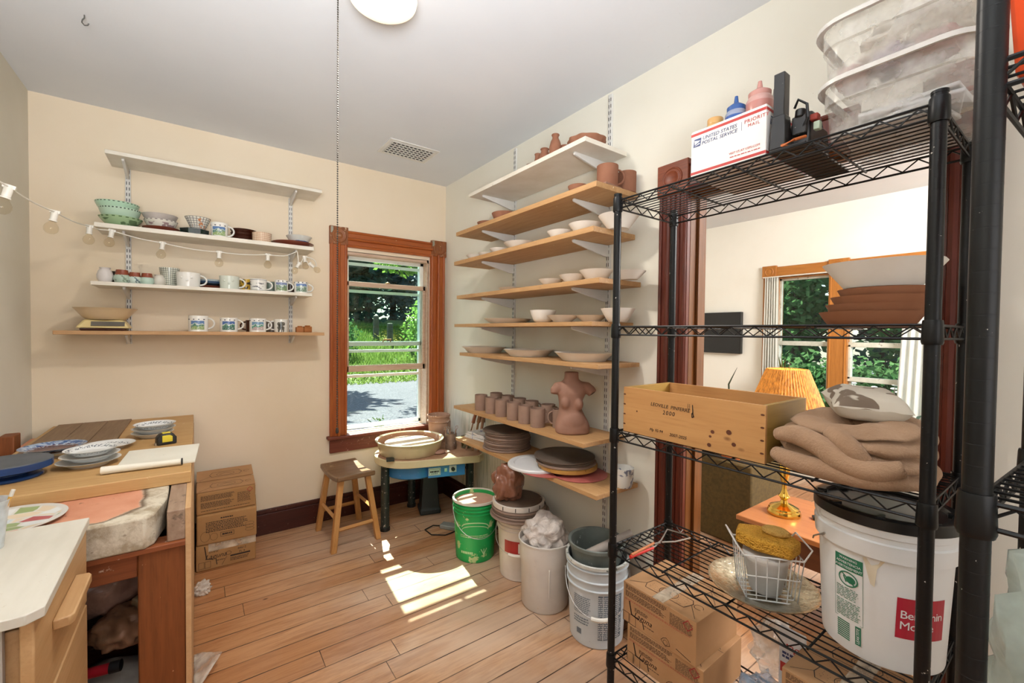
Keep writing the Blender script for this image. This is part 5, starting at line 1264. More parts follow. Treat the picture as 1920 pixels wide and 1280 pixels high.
# lowest shelf
z = zS[7]
g = 'pile of small bats'
x, y = 1.545, ry(951, 1.545, z+.06); zz = z
rd = random.Random(5)
for i in range(10):
    r_ = (.150, .142, .144, .140, .142, .139, .141, .138, .137, .146)[i]; th_ = (.011, .013, .010, .012, .010, .011, .012, .010, .009, .010)[i]
    bat('grey-brown round bat, number %s up in the tall pile on the lowest shelf' % ('one', 'two', 'three', 'four', 'five', 'six', 'seven', 'eight', 'nine', 'ten')[i] if 0 < i < 9 else ('largest grey-brown round bat at the bottom of the tall pile on the lowest shelf' if i == 0 else 'wide grey round bat on top of the tall pile on the lowest shelf'), x+rd.uniform(-.006, .006), y+rd.uniform(-.008, .008), zz, r_, th_, GB if i < 9 else GBD, g); zz += th_+.0006
m = MB(); nxx, nyy = 18, 14
for lay, (w_, d_, dz) in enumerate(((.20, .15, 0), (.19, .14, .012), (.17, .13, .022))):
    o0 = len(m.v)
    for s_ in (0, 1):
        for j in range(nyy+1):
            for i in range(nxx+1):
                u_, v_ = i/nxx-.5, j/nyy-.5
                m.v.append((u_*d_, v_*w_, dz + (.010 if s_ else 0) + (.008*noise.noise((u_*5, v_*5, lay*3)) + .004 if s_ or lay else 0)))
    Nn = (nxx+1)*(nyy+1)
    for j in range(nyy):
        for i in range(nxx):
            a = o0+j*(nxx+1)+i; q_ = (a, a+1, a+nxx+2, a+nxx+1); m.f.append(tuple(Nn+k for k in q_)); m.f.append(tuple(reversed(q_)))
    ed = [o0+i for i in range(nxx+1)] + [o0+(j+1)*(nxx+1)-1 for j in range(1, nyy+1)] + [o0+Nn-1-i for i in range(1, nxx+1)] + [o0+(nyy-j)*(nxx+1) for j in range(1, nyy)]
    for a, b in zip(ed, ed[1:]+ed[:1]): m.f.append((a, b, Nn+b, Nn+a))
m.mi = [0]*len(m.f)
solo('folded_cloth', m, glaze('blue_white_cloth', lambda t: t.mix(t.rng(t.noise(t.map((1, 1, .2)), 24, 2), .58, .62, 0, .8), '#dedad6', '#8c93b4'), .8), 'folded white cloth with a blue print at the window end of the lowest shelf', 'cloth', (1.545, 2.440, z+.001), .15)
xb, yb = 1.548, ry(1062, 1.548, z+.04)
g = 'big round boards on the lowest shelf'
disc = lambda r, th, e=.004: MB().lathe([(0, 0), (r-e, 0), (r, e*.6), (r, th-e*.6), (r-e, th), (0, th)], 72)
YB = mat('yellow_edged_board', '#b98a44', '#a87a38', 9, .5, speck=[('#4e3e28', .62, 26, .04)])
RED = mat('dusty_red_plastic', '#b4635c', '#a4554f', 8, .45)
zz = z
o1 = solo('red_disc', disc(.150, .006), RED, 'dusty red plastic disc sticking out below the white lid of the big pile', 'disc', (1.470, 1.700, zz)); 
solo('red_disc', disc(.140, .006), RED, 'second red plastic disc lying towards the wall in the big pile', 'disc', (1.555, 1.545, zz)); zz += .0066
m = MB().lathe([(0, .004), (.118, .004), (.124, .008), (.140, .008), (.146, .004), (.148, 0), (.152, 0), (.152, .008), (.146, .014), (.120, .014), (.114, .009), (0, .009)], 64)
o = solo('bucket_lid', m, mat('blue_white_lid', '#dcdcdc', '#d0d1d2', 6, .4), 'white bucket lid sticking out at the left of the big pile', 'lid', (1.455, 1.765, zz)); 
solo('yellow_board', disc(.152, .021), YB, 'thick yellow-edged round board beneath the dark bats', 'board', (1.548, yb-.01, zz+.0145)); zz += .0145+.0215
solo('throwing_bat', disc(.156, .010), GB, 'grey-brown bat between the yellow-edged board and the dark bats', 'bat', (1.545, yb+.0, zz), group=g); zz += .0106
solo('throwing_bat', disc(.148, .012), GBD, 'dark bat second from the top of the big pile', 'bat', (1.548, yb+.008, zz), group=g); zz += .0126
solo('throwing_bat', disc(.157, .011), mat('charcoal_bat', '#61554b', '#4d433a', 5, .5, speck=[('#b3a79c', .70, 30, .02)]), 'wide charcoal bat on top of the big pile', 'bat', (1.545, yb+.012, zz), group=g)
PB = glaze('blue_pattern_glaze', lambda t: t.mix(t.rng(t.noise(t.coord(), 26, 4, .6, 1.2), .55, .6, 0, .85), '#dcdad4', '#59627e'), .25)
bowl('patterned_cup', PB, 'rounded white cup with blue brush pattern right of the black rack post', 'cup', (1.60, ry(1168, 1.60, z+.04), z), .050, .088, None, .8, 2.2)
# ================================================================== WIRE RACK
BLKW = mat('black_epoxy', '#0f1011', '#0b0c0d', 9, .38, spec=.3)
BLKS = mat('splashed_black_epoxy', '#0f1011', '#0b0c0d', 9, .38, spec=.3, speck=[('#cfc8be', .68, 60, .02)])
X0, X1, Y0, Y1 = 1.250, 1.600, .212, 1.062
def wire_shelf(lx, ly, nw, ribs):    # local: x depth, y length, top at z=0
    m = MB(); wr_ = .0028
    for zz in (0, -.030):
        for a, b in (((0, 0), (0, ly)), ((lx, 0), (lx, ly)), ((0, 0), (lx, 0)), ((0, ly), (lx, ly))): m.cyl((a[0], a[1], zz), (b[0], b[1], zz), .0032, seg=6)
    def zig(p, q, n):
        pts = [V(p).lerp(V(q), k/n) + V((0, 0, -.002 if k % 2 else -.028)) for k in range(n+1)]
        m.tube(pts, .0024, 5)
    for x in (0, lx): zig((x, 0, 0), (x, ly, 0), 2*int(ly/.062))
    for y in (0, ly): zig((0, y, 0), (lx, y, 0), 2*int(lx/.062))
    for k in range(1, nw): m.cyl((lx*k/nw, 0, .001), (lx*k/nw, ly, .001), .0021, seg=5)
    for k in range(1, ribs+1): m.cyl((0, ly*k/(ribs+1), -.0045), (lx, ly*k/(ribs+1), -.0045), .0032, seg=6)
    return m
def rack(name, label, org, lx, ly, zs, hgt, rz=0, nw=13, ribs=3, bare=()):
    o = thing(name, label, 'shelving rack', org, rz)
    for x in (0, lx):
        for y in (0, ly):
            m = MB().cyl((x, y, .02), (x, y, hgt), .0135, seg=20)
            k = .06
            while k < hgt: m.lathe([(.0136, -.0008), (.0131, 0), (.0136, .0008)], 20, c=(x, y, k)); k += .0254
            p_ = m.build('post', BLKS, o)
            MB().lathe([(0, 0), (.018, 0), (.018, .008), (.008, .012), (.008, .02), (.0135, .022)], 16, c=(x, y, 0)).build('foot', BLKW, p_)
            MB().lathe([(.0137, 0), (.0145, 0), (.0145, .006), (0, .009)], 20, c=(x, y, hgt)).build('cap', BLKW, p_)
    for z in zs:
        s = wire_shelf(lx, ly, nw, ribs).build('shelf', BLKW, o, loc=(0, 0, z))
        for x in (0, lx) if z not in bare else ():
            for y in (0, ly): MB().lathe([(.0138, -.042), (.0165, -.042), (.0184, -.036), (.0170, .006), (.0160, .010), (.0138, .010)], 20, c=(x, y, 0)).build('collar', BLKW, s)
    return o
ZR = [.170, .588, 1.018, 1.405, 1.868]
rack('wire_rack', 'tall black wire shelving rack standing in front of the doorway', (X0, Y0, 0), X1-X0, Y1-Y0, ZR, 1.885)
W5 = [z+.0035 for z in ZR]
rack('wire_rack', 'second black wire rack at the right edge, its thick post closest to the camera', (.701, -.7935, 0), .36, .88, (.75, 1.185, 1.70), 2.1, -.06, bare=(1.70,))
# ---- top shelf: mail box, bottles, extruder, totes
z = W5[4]
MAILW = mat('white_mail_card', '#e6e2dc', '#dedad3', 5, .55)
MRED = mat('postal_red', '#b5342f', rough=.5); MBLU = mat('postal_blue', '#2a3b6e', rough=.5)
o = thing('mail_box', 'white and red postal shipping box on the top wire shelf', 'box', (1.395, .666, z), 0)
# front faces -x; local frame: x depth, y along shelf
MW, MD, MH = .222, .278, .140
MB().box((0, 0, MH/2), (MD, MW, MH)).build('carton', MAILW, o, bevel=.002, smooth=0)
Tf = frame((-MD/2-.0006, 0, MH/2), (0, -1, 0), (0, 0, 1))
Ts = frame((0, -MW/2-.0006, MH/2), (1, 0, 0), (0, 0, 1))
m = MB()
for T, w_ in ((Tf, MW), (Ts, MD)):
    for yy in (.058, -.060): m.add([(-w_/2, yy-.004, 0), (w_/2, yy-.004, 0), (w_/2, yy+.004, 0), (-w_/2, yy+.004, 0)], [(0, 1, 2, 3)], T)
m.build('red_stripe', MRED, o, smooth=0)
m = MB(); write(m, 'UNITED STATES', .0145, Tf @ Matrix.Translation((-.073, .035, .0003)), align='LEFT', shear=.2, bold=.0003); write(m, 'POSTAL SERVICE', .0145, Tf @ Matrix.Translation((-.076, .021, .0003)), align='LEFT', shear=.2, bold=.0003)
stroke(m, [(.045, .02), (.045, .044)], .001, Tf)
m.build('service_lettering', MBLU, o, smooth=0)
eag = [(-.103, .020), (-.080, .020), (-.077, .044), (-.100, .044)]
MB().add([(x, y, .0003) for x, y in eag], [(0, 1, 2, 3)], Tf).build('emblem_field', MBLU, o, smooth=0)
m = MB(); write(m, 'UNITED', .014, Ts @ Matrix.Translation((-.075, .035, .0003)), align='LEFT', shear=.2); write(m, 'POSTAL', .014, Ts @ Matrix.Translation((-.078, .021, .0003)), align='LEFT', shear=.2)
m.build('side_lettering', MBLU, o, smooth=0)
MB().add([(x-.015, y, .0003) for x, y in eag], [(0, 1, 2, 3)], Ts).build('emblem_field', MBLU, o, smooth=0)
m = MB(); write(m, 'TRACKED', .010, Ts @ Matrix.Translation((-.10, -.045, .0003)), align='LEFT')
m.build('side_lettering', MBLU, o, smooth=0)
for T, dx in ((Tf, 0), (Ts, -.015)):
    m = MB(); m.add([(x+dx, y, .0007) for x, y in ((-.098, .026), (-.079, .036), (-.084, .037), (-.099, .040))], [(0, 1, 2, 3)], T)
    m.add([(x+dx, y, .0007) for x, y in ((-.101, .022), (-.083, .030), (-.081, .026))], [(2, 1, 0)], T); m.build('eagle_emblem', MAILW, o, smooth=0)
m = MB(); write(m, 'PRIORITY', .0145, Tf @ Matrix.Translation((.052, .036, .0003)), align='LEFT', sp=1.1); write(m, 'MAIL', .0125, Tf @ Matrix.Translation((.062, .023, .0003)), align='LEFT', sp=1.25); m.build('priority_lettering', MRED, o, smooth=0); m = MB()
write(m, 'VISIT US AT USPS.COM', .0085, Tf @ Matrix.Translation((.010, -.038, .0003)), align='LEFT'); dashes(m, .085, .006, 1, Tf @ Matrix.Translation((.055, -.046, .0003)), thick=.4); m.build('address_lettering', MRED, o, smooth=0); m = MB()
write(m, 'VISIT US', .009, Ts @ Matrix.Translation((-.09, -.005, .0003)), align='LEFT'); dashes(m, .05, .006, 1, Ts @ Matrix.Translation((-.065, -.014, .0003)), thick=.4)
m.build('side_lettering', MRED, o, smooth=0)
zb_ = z+MH
def sq_bottle(label, px, x, r, h, body, cap, spout=True, cut=1.):
    b = thing('squeeze_bottle', label, 'bottle', (x, col_y(px, x, zb_+.03), zb_+.0005), 0, 'squeeze bottles on the mail box')
    MB().lathe([(0, 0), (r*.95, 0), (r, .006), (r, h*.80), (r*.9, h*.92), (r*.8, h)], 32).build('body', body, b)
    if spout: MB().lathe([(r*.82, h-.004), (r*.84, h+.012), (r*.5, h+.020), (r*.22, h+.026), (r*.14, h+.046), (0, h+.047)], 28).build('spout_cap', cap, b)
    else: MB().lathe([(r*.86, h-.004), (r*.88, h+.014), (r*.84, h+.016), (0, h+.016)], 28).build('lid', cap, b)
    return b
ORG = mat('ochre_bottle', '#c79a5e', '#b98a4e', 6, .35); 
t = NT('blue_liquid_bottle'); t.base(t.mix(t.math('GREATER_THAN', t.sep()[2], .032), '#274f94', '#8c93a8')); BLUB = t.fin(.3)
t = NT('pink_liquid_bottle'); t.base(t.mix(t.math('GREATER_THAN', t.sep()[2], .044), '#b3766c', '#c0958c')); PNKB = t.fin(.3)
sq_bottle('short ochre jar leftmost on the mail box', 1341, 1.335, .027, .036, ORG, ORG, False)
sq_bottle('squeeze bottle of blue glaze with a blue spout on the mail box', 1380, 1.335, .031, .050, BLUB, mat('blue_cap', '#2b5290'))
sq_bottle('squeeze bottle of pink glaze with a pink spout on the mail box', 1424, 1.335, .036, .064, PNKB, mat('pink_cap', '#b9847a'))
sq_bottle('grey squeeze bottle behind the pink one, beside the black stand', 1452, 1.40, .028, .058, mat('grey_bottle', '#8f877f'), mat('grey_cap', '#7d766f'))
o = thing('tabletop_stand', 'black tool stand with a square column and oily motor on the top wire shelf', 'tool stand', (1.40, .503, z), 0); o.scale = (1.12, 1.04, .98)
BLM2 = mat('oily_black_metal', '#1c1b1a', '#262422', 12, .28, speck=[('#6b665e', .68, 40, .04)])
MB().box((0.02, .0, .004), (.30, .085, .008)).build('base_plate', BLM2, o, bevel=.003)
MB().box((-.105, .025, .055), (.042, .040, .094), taper=(.78, .78)).build('foot_block', BLM2, o, bevel=.003)
MB().box((-.105, .025, .158), (.030, .026, .118)).build('column', BLM2, o, bevel=.002)
MB().box((-.02, -.008, .050), (.13, .052, .075), taper=(.85, .9)).box((-.03, -.012, .100), (.08, .040, .035), taper=(.7, .8)).build('motor', BLM2, o, bevel=.006)
MB().box((-.088, -.012, .07), (.012, .034, .05)).cyl((-.088, -.012, .090), (-.088, -.014, .112), .012, seg=12).build('bracket', BLM2, o, bevel=.003)
MB().tube([(-.09, .0, .12), (-.10, -.012, .135), (-.095, -.03, .118), (-.098, -.034, .08), (-.09, -.02, .06)], .0035, 6).build('hose', BLK, o)
MB().box((-.072, -.040, .085), (.02, .018, .018)).build('red_switch', mat('dull_red_switch', '#9c3a2c'), o, bevel=.003)
MB().box((-.07, -.045, .062), (.016, .014, .022)).build('green_label', mat('pale_green_tag', '#b8c8b0'), o, bevel=.002)
MB().tube([(-.10, -.03, .03), (-.135, -.02, .014), (-.13, .01, .012), (-.09, -.005, .010)], .004, 8).build('cord', mat('orange_cord', '#c46a34'), o)
# totes
TOTE = plastic_film('clear_tote_plastic', '#cfccc6', .36, .2, .05, 6)
RIMT = mat('frosted_tote_rim', '#dcd9d3', '#d4d1ca', 5, .35)
def rrect(lx, ly, r, n=6):
    out = []
    for cx, cy, a0 in ((lx/2-r, ly/2-r, 0), (-lx/2+r, ly/2-r, PI/2), (-lx/2+r, -ly/2+r, PI), (lx/2-r, -ly/2+r, 1.5*PI)):
        out += [(cx+r*math.cos(a0+PI/2*k/n), cy+r*math.sin(a0+PI/2*k/n)) for k in range(n+1)]
    return out
def loft(mb, rings):
    n = len(rings[0][0]); o0 = len(mb.v)
    for poly, z_ in rings: mb.v += [(x, y, z_) for x, y in poly]
    for i in range(len(rings)-1):
        for k in range(n): mb.f.append((o0+i*n+k, o0+i*n+(k+1) % n, o0+(i+1)*n+(k+1) % n, o0+(i+1)*n+k)); mb.mi.append(mb.m)
    return mb
def tote(label, loc, rz=0, lx=.36, ly=.315, h=.135):
    o = thing('storage_tote', label, 'tote', loc, rz, 'clear storage totes on the wire rack')
    b0 = rrect(lx*.80, ly*.80, .04); b1 = rrect(lx*.86, ly*.86, .05); b2 = rrect(lx*.90, ly*.90, .055)
    m = loft(MB(), [(b0, 0), (rrect(lx*.83, ly*.83, .045), .012), (b1, h*.6), (b2, h*.62), (b2, h)])
    m.f.append(tuple(range(len(b0)-1, -1, -1))); m.mi.append(0); m.build('tub', TOTE, o)
    i2 = rrect(lx*.90, ly*.90, .055); o2 = rrect(lx, ly, .075)
    loft(MB(), [(i2, h-.002), (rrect(lx*.97, ly*.97, .072), h+.004), (o2, h), (o2, h-.010), (rrect(lx*.985, ly*.985, .072), h-.010), (rrect(lx*.965, ly*.965, .07), h-.003), (i2, h-.005)]).build('rim', RIMT, o)
    return o
tt = (1.430, .297)
tote('lower clear tote of white tiles at the right end of the top wire shelf', (tt[0], tt[1], z))
tote('upper clear tote of wrapped pink clay stacked on the other tote', (tt[0]-.012, tt[1]+.004, z+.1355), .02)
TILE = mat('white_tile', '#e2e4e4', '#d8dada', 5, .3)
g = 'white tiles in the lower tote'
for i, (dx, dy, dz, rz_, lb) in enumerate(((-.05, .02, .005, .1, 'white tile flat on the bottom of the lower tote'), (-.048, .01, .018, -.15, 'second white tile up from the tote bottom'), (-.052, -.01, .031, .2, 'third white tile in the flat pile in the lower tote'), (-.04, -.02, .044, -.05, 'topmost white tile of the flat pile in the lower tote'))):
    solo('white_tile', MB().box((0, 0, .005), (.155, .18, .010)), TILE, lb, 'tile', (tt[0]+dx, tt[1]+dy, z+dz), rz_, g, bevel=.003)
solo('paper_block', MB().box((0, 0, .022), (.07, .11, .044)), mat('cream_card_block', '#ddd9cc'), 'cream card block lying on the tiles in the lower tote', 'card block', (tt[0]-.07, tt[1]+.02, z+.056), .25, bevel=.002)
solo('paper_block', MB().box((0, 0, .012), (.10, .10, .024)), mat('cream_card_block', '#ddd9cc'), 'second cream card lying towards the right in the lower tote', 'card block', (tt[0]+.04, tt[1]-.05, z+.056), -.2, bevel=.002)
g = None
PKC = plastic_film('pink_wrapped_clay', '#c79a92', .95, .4, .9, 14)
zz = z+.1355+.006
bag('wrapped_clay', PKC, 'pink clay in plastic wrap at the left end of the upper tote', (tt[0]-.07, tt[1]+.095, zz), .040, (1.2, .9, .8), 51, .2, .4, 2., 4)
bag('wrapped_clay', plastic_film('lilac_wrapped_clay', '#b9a9b4', .95, .35, .9, 14), 'lilac-grey wrapped clay in the middle of the upper tote', (tt[0]-.075, tt[1]+.015, zz), .044, (1.2, 1., .85), 52, .2, .5, 2.)
bag('wrapped_clay', PKC, 'pink wrapped clay at the right end of the upper tote', (tt[0]-.08, tt[1]-.065, zz), .040, (1.2, 1.1, .8), 53, .2, .4, 2.)
bag('plastic_bag', plastic_film('white_wrap', '#e0d8c8', .85, .35, .9, 14), 'large white plastic bag heaped on top of the wrapped clay in the upper tote', (tt[0]-.02, tt[1]-.02, zz+.048), .092, (1.2, 1.25, .62), 54, .22, .6, 2.)
# ---- second shelf: stacked clay plates with a white bowl
z = W5[3]
yb_ = .350; xb_ = 1.425; zz = z
for i in range(4):
    bowl('terracotta_plate', mat('terracotta_plate', '#96664a', '#8a5b40', 7, .7, bump=.08, spec=.2), ('lowest', 'second', 'third', 'top')[i]+' deep terracotta plate of the stack on the second wire shelf', 'plate', (xb_+.006*(i % 2), yb_+.012-.010*i, zz), .110-.003*i, .034, 'stacked terracotta plates', .80, 1.2, 0, .005); zz += .0195
m = MB(); R1, R0 = .120, .075
q1 = rrect(2*R1*.95, 2*R1, .09, 8); q0 = rrect(2*R0*.95, 2*R0, .06, 8); qi = rrect(2*R1*.95-.014, 2*R1-.014, .085, 8); qj = rrect(2*R0*.95-.014, 2*R0-.014, .055, 8)
loft(m, [(q0, 0), (q1, .062), (qi, .062), (qj, .007)]); nn = len(q0); m.f.append(tuple(range(nn-1, -1, -1))); m.mi.append(0); m.f.append(tuple(range(3*nn, 4*nn))); m.mi.append(0)
solo('white_platter', m, PORC, 'wide white square-sided bowl on top of the terracotta plates', 'bowl', (xb_, yb_-.01, zz+.0175), .05)
# ---- third shelf: wine crate, blanket, cushion
z = W5[2]
CRT = wood('pine_crate_side', '#c4945e', '#b68450', 1, 1.6, .5, '#a87444', knots=True)
CRTE = wood('pine_crate_end', '#a8853f', '#97742f', 0, 1.6, .5, '#85652a')
CRI = wood('pine_crate_floor', '#c48a4e', '#b0763c', 1, 1.6, .5, '#9c642f')
cr_ = thing('wine_crate', 'open pine wine crate with handwriting on its side, on the third wire shelf', 'crate', (1.405, .790, z), .0)
L_, D_, H_, th = .492, .275, .163, .010
MB().bb(-D_/2, -D_/2+th, -L_/2, L_/2, 0, H_).build('front_panel', CRT, cr_, bevel=.001)
MB().bb(D_/2-th, D_/2, -L_/2, L_/2, 0, H_).build('back_panel', CRT, cr_, bevel=.001)
for y0 in (-L_/2, L_/2-.014): MB().bb(-D_/2+th, D_/2-th, y0, y0+.014, 0, H_).build('end_panel', CRTE, cr_, bevel=.001)
MB().bb(-D_/2+th, D_/2-th, -L_/2+.014, L_/2-.014, 0, .008).build('bottom_panel', CRI, cr_)
T = frame((-D_/2-.0006, 0, H_/2), (0, -1, 0), (0, 0, 1)); m = MB()
write(m, 'LEOVILLE  PINFERRE', .0165, T @ Matrix.Translation((-.055, .028, 0)) @ Matrix.Rotation(-.02, 4, 'Z'), shear=.15, sp=1.0); write(m, '2000', .020, T @ Matrix.Translation((-.058, .006, 0)), shear=.15, sp=1.2)
write(m, 'Mp 92-94', .0135, T @ Matrix.Translation((-.105, -.058, 0)), shear=.25); write(m, '2007-2025', .0145, T @ Matrix.Translation((-.022, -.062, 0)), shear=.2)
stroke(m, [(.028, .052), (.03, .022), (.033, .016), (.027, .013), (.026, .024), (.03, .030)], .003, T); stroke(m, [(.012, .054), (.012, .038), (.018, .038), (.018, .054)], .0012, T)
m.build('handwriting', MARK, cr_, smooth=0)
for sx in (-.24, .238):
    for k in range(4): MB().add([(x*.0035+sx, y*.0028+(.055-.036*k), .0003) for x, y in arc(0, 0, 1.6, 1, 0, 2*PI, 10)[:-1]], [tuple(range(10))], T).build('nail_mark', mat('dark_knot', '#5a2f18', rough=.7), cr_, smooth=0)
for (sx, sy, r_) in ((.095, -.02, .0055), (.145, -.012, .0075), (.088, -.035, .004), (.085, -.062, .006), (.16, -.045, .006), (-.185, .0, .003)): MB().add([(x*r_+sx, y*r_+sy, .0004) for x, y in arc(0, 0, 1.1, 1, 0, 2*PI, 12)[:-1]], [tuple(range(12))], T).build('wood_knot', mat('dark_knot', '#5a2f18', rough=.7), cr_, smooth=0)
# blanket: a thick ribbon folded back and forth, swept along the depth of the shelf
t = NT('fleece'); fn_ = t.noise(t.coord(), 160, 4, .7); t.base(t.mix(t.rng(t.noise(t.coord(), 7, 3), .35, .65), '#ab8a6e', '#98785e')); t.bump(fn_, .9, .004)
FLE = t.fin(.95, 0, .1, **{'Sheen Weight': .6, 'Sheen Roughness': .5, 'Sheen Tint': '#d8bfa8'})
def fold_strip(mb, pts, th, x0, x1, nd=16, seed=0, taper=.02):
    # pts: (y, z) centre line; cross-section thickness th; swept in x
    pts = [V((0, p[0], p[1])) for p in pts]; pts = cat_pts(pts, 5); n = len(pts); o0 = len(mb.v); ring = []
    for j in range(nd+1):
        x = x0+(x1-x0)*j/nd; e = math.sin(PI*j/nd)**.35 if 0 < j < nd else .35
        up, dn = [], []
        for i, p in enumerate(pts):
            a = pts[max(0, i-1)]; b = pts[min(n-1, i+1)]; tn = (b-a).normalized(); nr = V((0, -tn.z, tn.y))
            w = th/2*e*(1 if 2 < i < n-3 else .75)*(1+.35*noise.noise((x*9, p.y*9, seed+p.z*14)))
            q = p + V((x+.012*noise.noise((p.y*6, seed, x*3)), .012*noise.noise((x*7, seed+4, p.z*9)), .008*noise.noise((x*8, p.y*8, seed+9))))
            up.append(q+nr*w); dn.append(q-nr*w)
        ring.append(up+dn[::-1])
    m_ = len(ring[0])
    for r_ in ring: mb.v += [tuple(q) for q in r_]
    for j in range(nd):
        for k in range(m_): mb.f.append((o0+j*m_+k, o0+j*m_+(k+1) % m_, o0+(j+1)*m_+(k+1) % m_, o0+(j+1)*m_+k)); mb.mi.append(0)
    mb.f.append(tuple(o0+k for k in range(m_-1, -1, -1))); mb.f.append(tuple(o0+nd*m_+k for k in range(m_))); mb.mi += [0, 0]
    return mb
m = MB(); NA, NT_, NI = 120, 34, 16
def blan(a, t_):                 # a: way round, t_: 0 bottom .. 1 top edge .. 2 middle of the top
    ca, sa = math.cos(a), math.sin(a)
    ex = .150*math.copysign(abs(ca)**.72, ca); ey = .158*math.copysign(abs(sa)**.72, sa)
    wav = noise.noise((ca*1.3+4, sa*1.3, 2))*.9 + noise.noise((ca*3, sa*3, 7))*.5
    hgt = .118 + .022*noise.noise((ca*1.1, sa*1.1, 5)) + .012*ca
    if t_ <= 1:
        ph = t_*3 + wav*t_*(1-t_)*2.2
        bul = abs(math.sin(PI*ph))**.6
        k = .80+.20*bul + .06*(1-t_) - .05*t_
        z_ = hgt*t_
    else:
        q = t_-1; k = (.95*(1-q)); z_ = hgt + .024*math.sin(PI*min(1, q*1.1))**.8
        x_, y_ = ex*k, ey*k
        s_ = (x_*.75+y_*.65)/.052 + 1.6*noise.noise((x_*9, y_*9, 3))
        z_ += .013*(abs(math.sin(s_))-.5)*min(1, q*4) + .010*noise.noise((x_*14, y_*14, 8))
    n_ = noise.noise((ex*8*k, ey*8*k, z_*12))*.010
    return (ex*k+n_*ca, ey*k+n_*sa, max(.0, z_))
rows = [i/NT_ for i in range(NT_+1)] + [1+i/NI for i in range(1, NI)]
for t_ in rows:
    for k in range(NA): m.v.append(blan(2*PI*k/NA, t_))
for j in range(len(rows)-1):
    for k in range(NA): m.f.append((j*NA+k, j*NA+(k+1) % NA, (j+1)*NA+(k+1) % NA, (j+1)*NA+k))
m.f.append(tuple(range(NA-1, -1, -1))); m.f.append(tuple((len(rows)-1)*NA+k for k in range(NA)))
# loose folds sagging across the front
for pts, rr in (([(-.135, .135, .088), (-.150, .085, .098), (-.150, .03, .080), (-.158, -.02, .052), (-.155, -.075, .045), (-.135, -.125, .06)], [.016, .026, .027, .026, .024, .018]),
                ([(-.12, .02, .112), (-.140, -.01, .105), (-.150, -.04, .082), (-.145, -.06, .060)], [.018, .022, .022, .016]),
                ([(-.13, .14, .035), (-.155, .09, .030), (-.158, .02, .026), (-.150, -.06, .022), (-.12, -.13, .026)], [.018, .024, .025, .023, .018])):
    m.tube(cat_pts([V(p) for p in pts], 5), [rr[min(len(rr)-1, int(i/5))]*(1-(i/5 % 1))+rr[min(len(rr)-1, int(i/5)+1)]*(i/5 % 1) for i in range(5*(len(pts)-1)+1)], 14)
m.mi = [0]*len(m.f)
bl = solo('fleece_blanket', m, FLE, 'folded tan fleece blanket on the third wire shelf', 'blanket', (1.412, .382, z+.001), 0, smooth=180)
cs = MB(); nq = 22
for s_ in (1, -1):
    for j in range(nq+1):
        for i in range(nq+1):
            u_, v_ = i/nq*2-1, j/nq*2-1
            e = (1-u_**4)*(1-v_**4); pin = 1-.10*(u_*u_*v_*v_*0 + (1-abs(u_))*abs(v_)**3 + (1-abs(v_))*abs(u_)**3)
            cs.v.append((u_*.078*pin, v_*.082*pin, s_*.040*e**.55 + .004*noise.noise((u_*3, v_*3, s_))))
Nq = (nq+1)**2
for j in range(nq):
    for i in range(nq):
        a = j*(nq+1)+i; q_ = (a, a+1, a+nq+2, a+nq+1); cs.f.append(q_); cs.f.append(tuple(Nq+k for k in reversed(q_)))
cs.mi = [0]*len(cs.f)
t = NT('cushion_fabric'); n_ = t.noise(t.coord(), 14, 2, .5, .8); X, Y, Z = t.sep()
t.base(t.mix(t.math('MULTIPLY', t.rng(n_, .52, .54), t.math('GREATER_THAN', Z, .004)), '#cdc4b4', '#7d6e60')); t.bump(t.noise(t.coord(), 120, 3), .3, .002)
cu1 = solo('cushion', cs, t.fin(.9, 0, .15), 'small cream cushion with brown patches lying on the blanket', 'cushion', (1.435, .372, z+.180), .5, smooth=60)
cu1.rotation_euler = (.05, -.12, .5)
# ---- fourth shelf: tongs, tray, basket, sponges, paint bucket
z = W5[1]
o = thing('kiln_tongs', 'wire tongs with red handles lying at the left end of the fourth wire shelf', 'tongs', (1.40, .93, z+.006))
def wp(px, py, dz=.004): q = P(px, py, 'z', z+dz); return q-V((1.40, .93, z+.004))
MB().tube([wp(1228, 1025), wp(1240, 1013), wp(1251, 993), wp(1286, 1003), wp(1294, 1009), wp(1266, 1016), wp(1241, 1017, .012)], .0028, 8).tube([wp(1228, 1025), wp(1210, 1032)], .0028, 8).tube([wp(1238, 1018, .010), wp(1212, 1022, .012)], .0028, 8).tube([wp(1270, 992), wp(1276, 999), wp(1280, 994)], .002, 6).build('wire_jaws', STEEL, o)
MB().tube([wp(1225, 1028), wp(1204, 1036), wp(1182, 1045)], [.0045, .006, .006], 10).build('handle', mat('red_vinyl', '#c02a22', rough=.35), o)
MB().tube([wp(1226, 1019, .012), wp(1205, 1030, .014), wp(1184, 1041, .010)], [.004, .005, .005], 10).build('handle', mat('worn_red_vinyl', '#b06a3c', rough=.4), o)
SIL2 = NT('engraved_silver'); t = SIL2
t.base(t.mix(t.rng(t.noise(t.coord(), 60, 3), .45, .6, 0, .6), '#bdb49c', '#857b62')); t.bump(t.noise(t.coord(), 55, 4, .6, 1.5), .5, .004); SIL2 = t.fin(.22, .9)
tc = V((1.392, .598, z))
m = MB().lathe([(0, .0), (.075, .0), (.082, .004), (.088, .010), (.138, .024), (.147, .030), (.149, .034), (.144, .034), (.136, .029), (.086, .014), (.078, .008), (0, .005)], 72, wob=lambda a, z_: 1+(.010*abs(math.sin(a*9)) if z_ > .02 else 0))
tr_ = solo('silver_tray', m, SIL2, 'round engraved silver tray under the white wire basket', 'tray', tc)
bk = thing('wire_basket', 'white wire basket standing in the silver tray', 'basket', tc+V((.0, -.010, .0085)), .70)
WW = mat('white_coated_wire', '#e4e4e2', '#dcdcda', 5, .35)
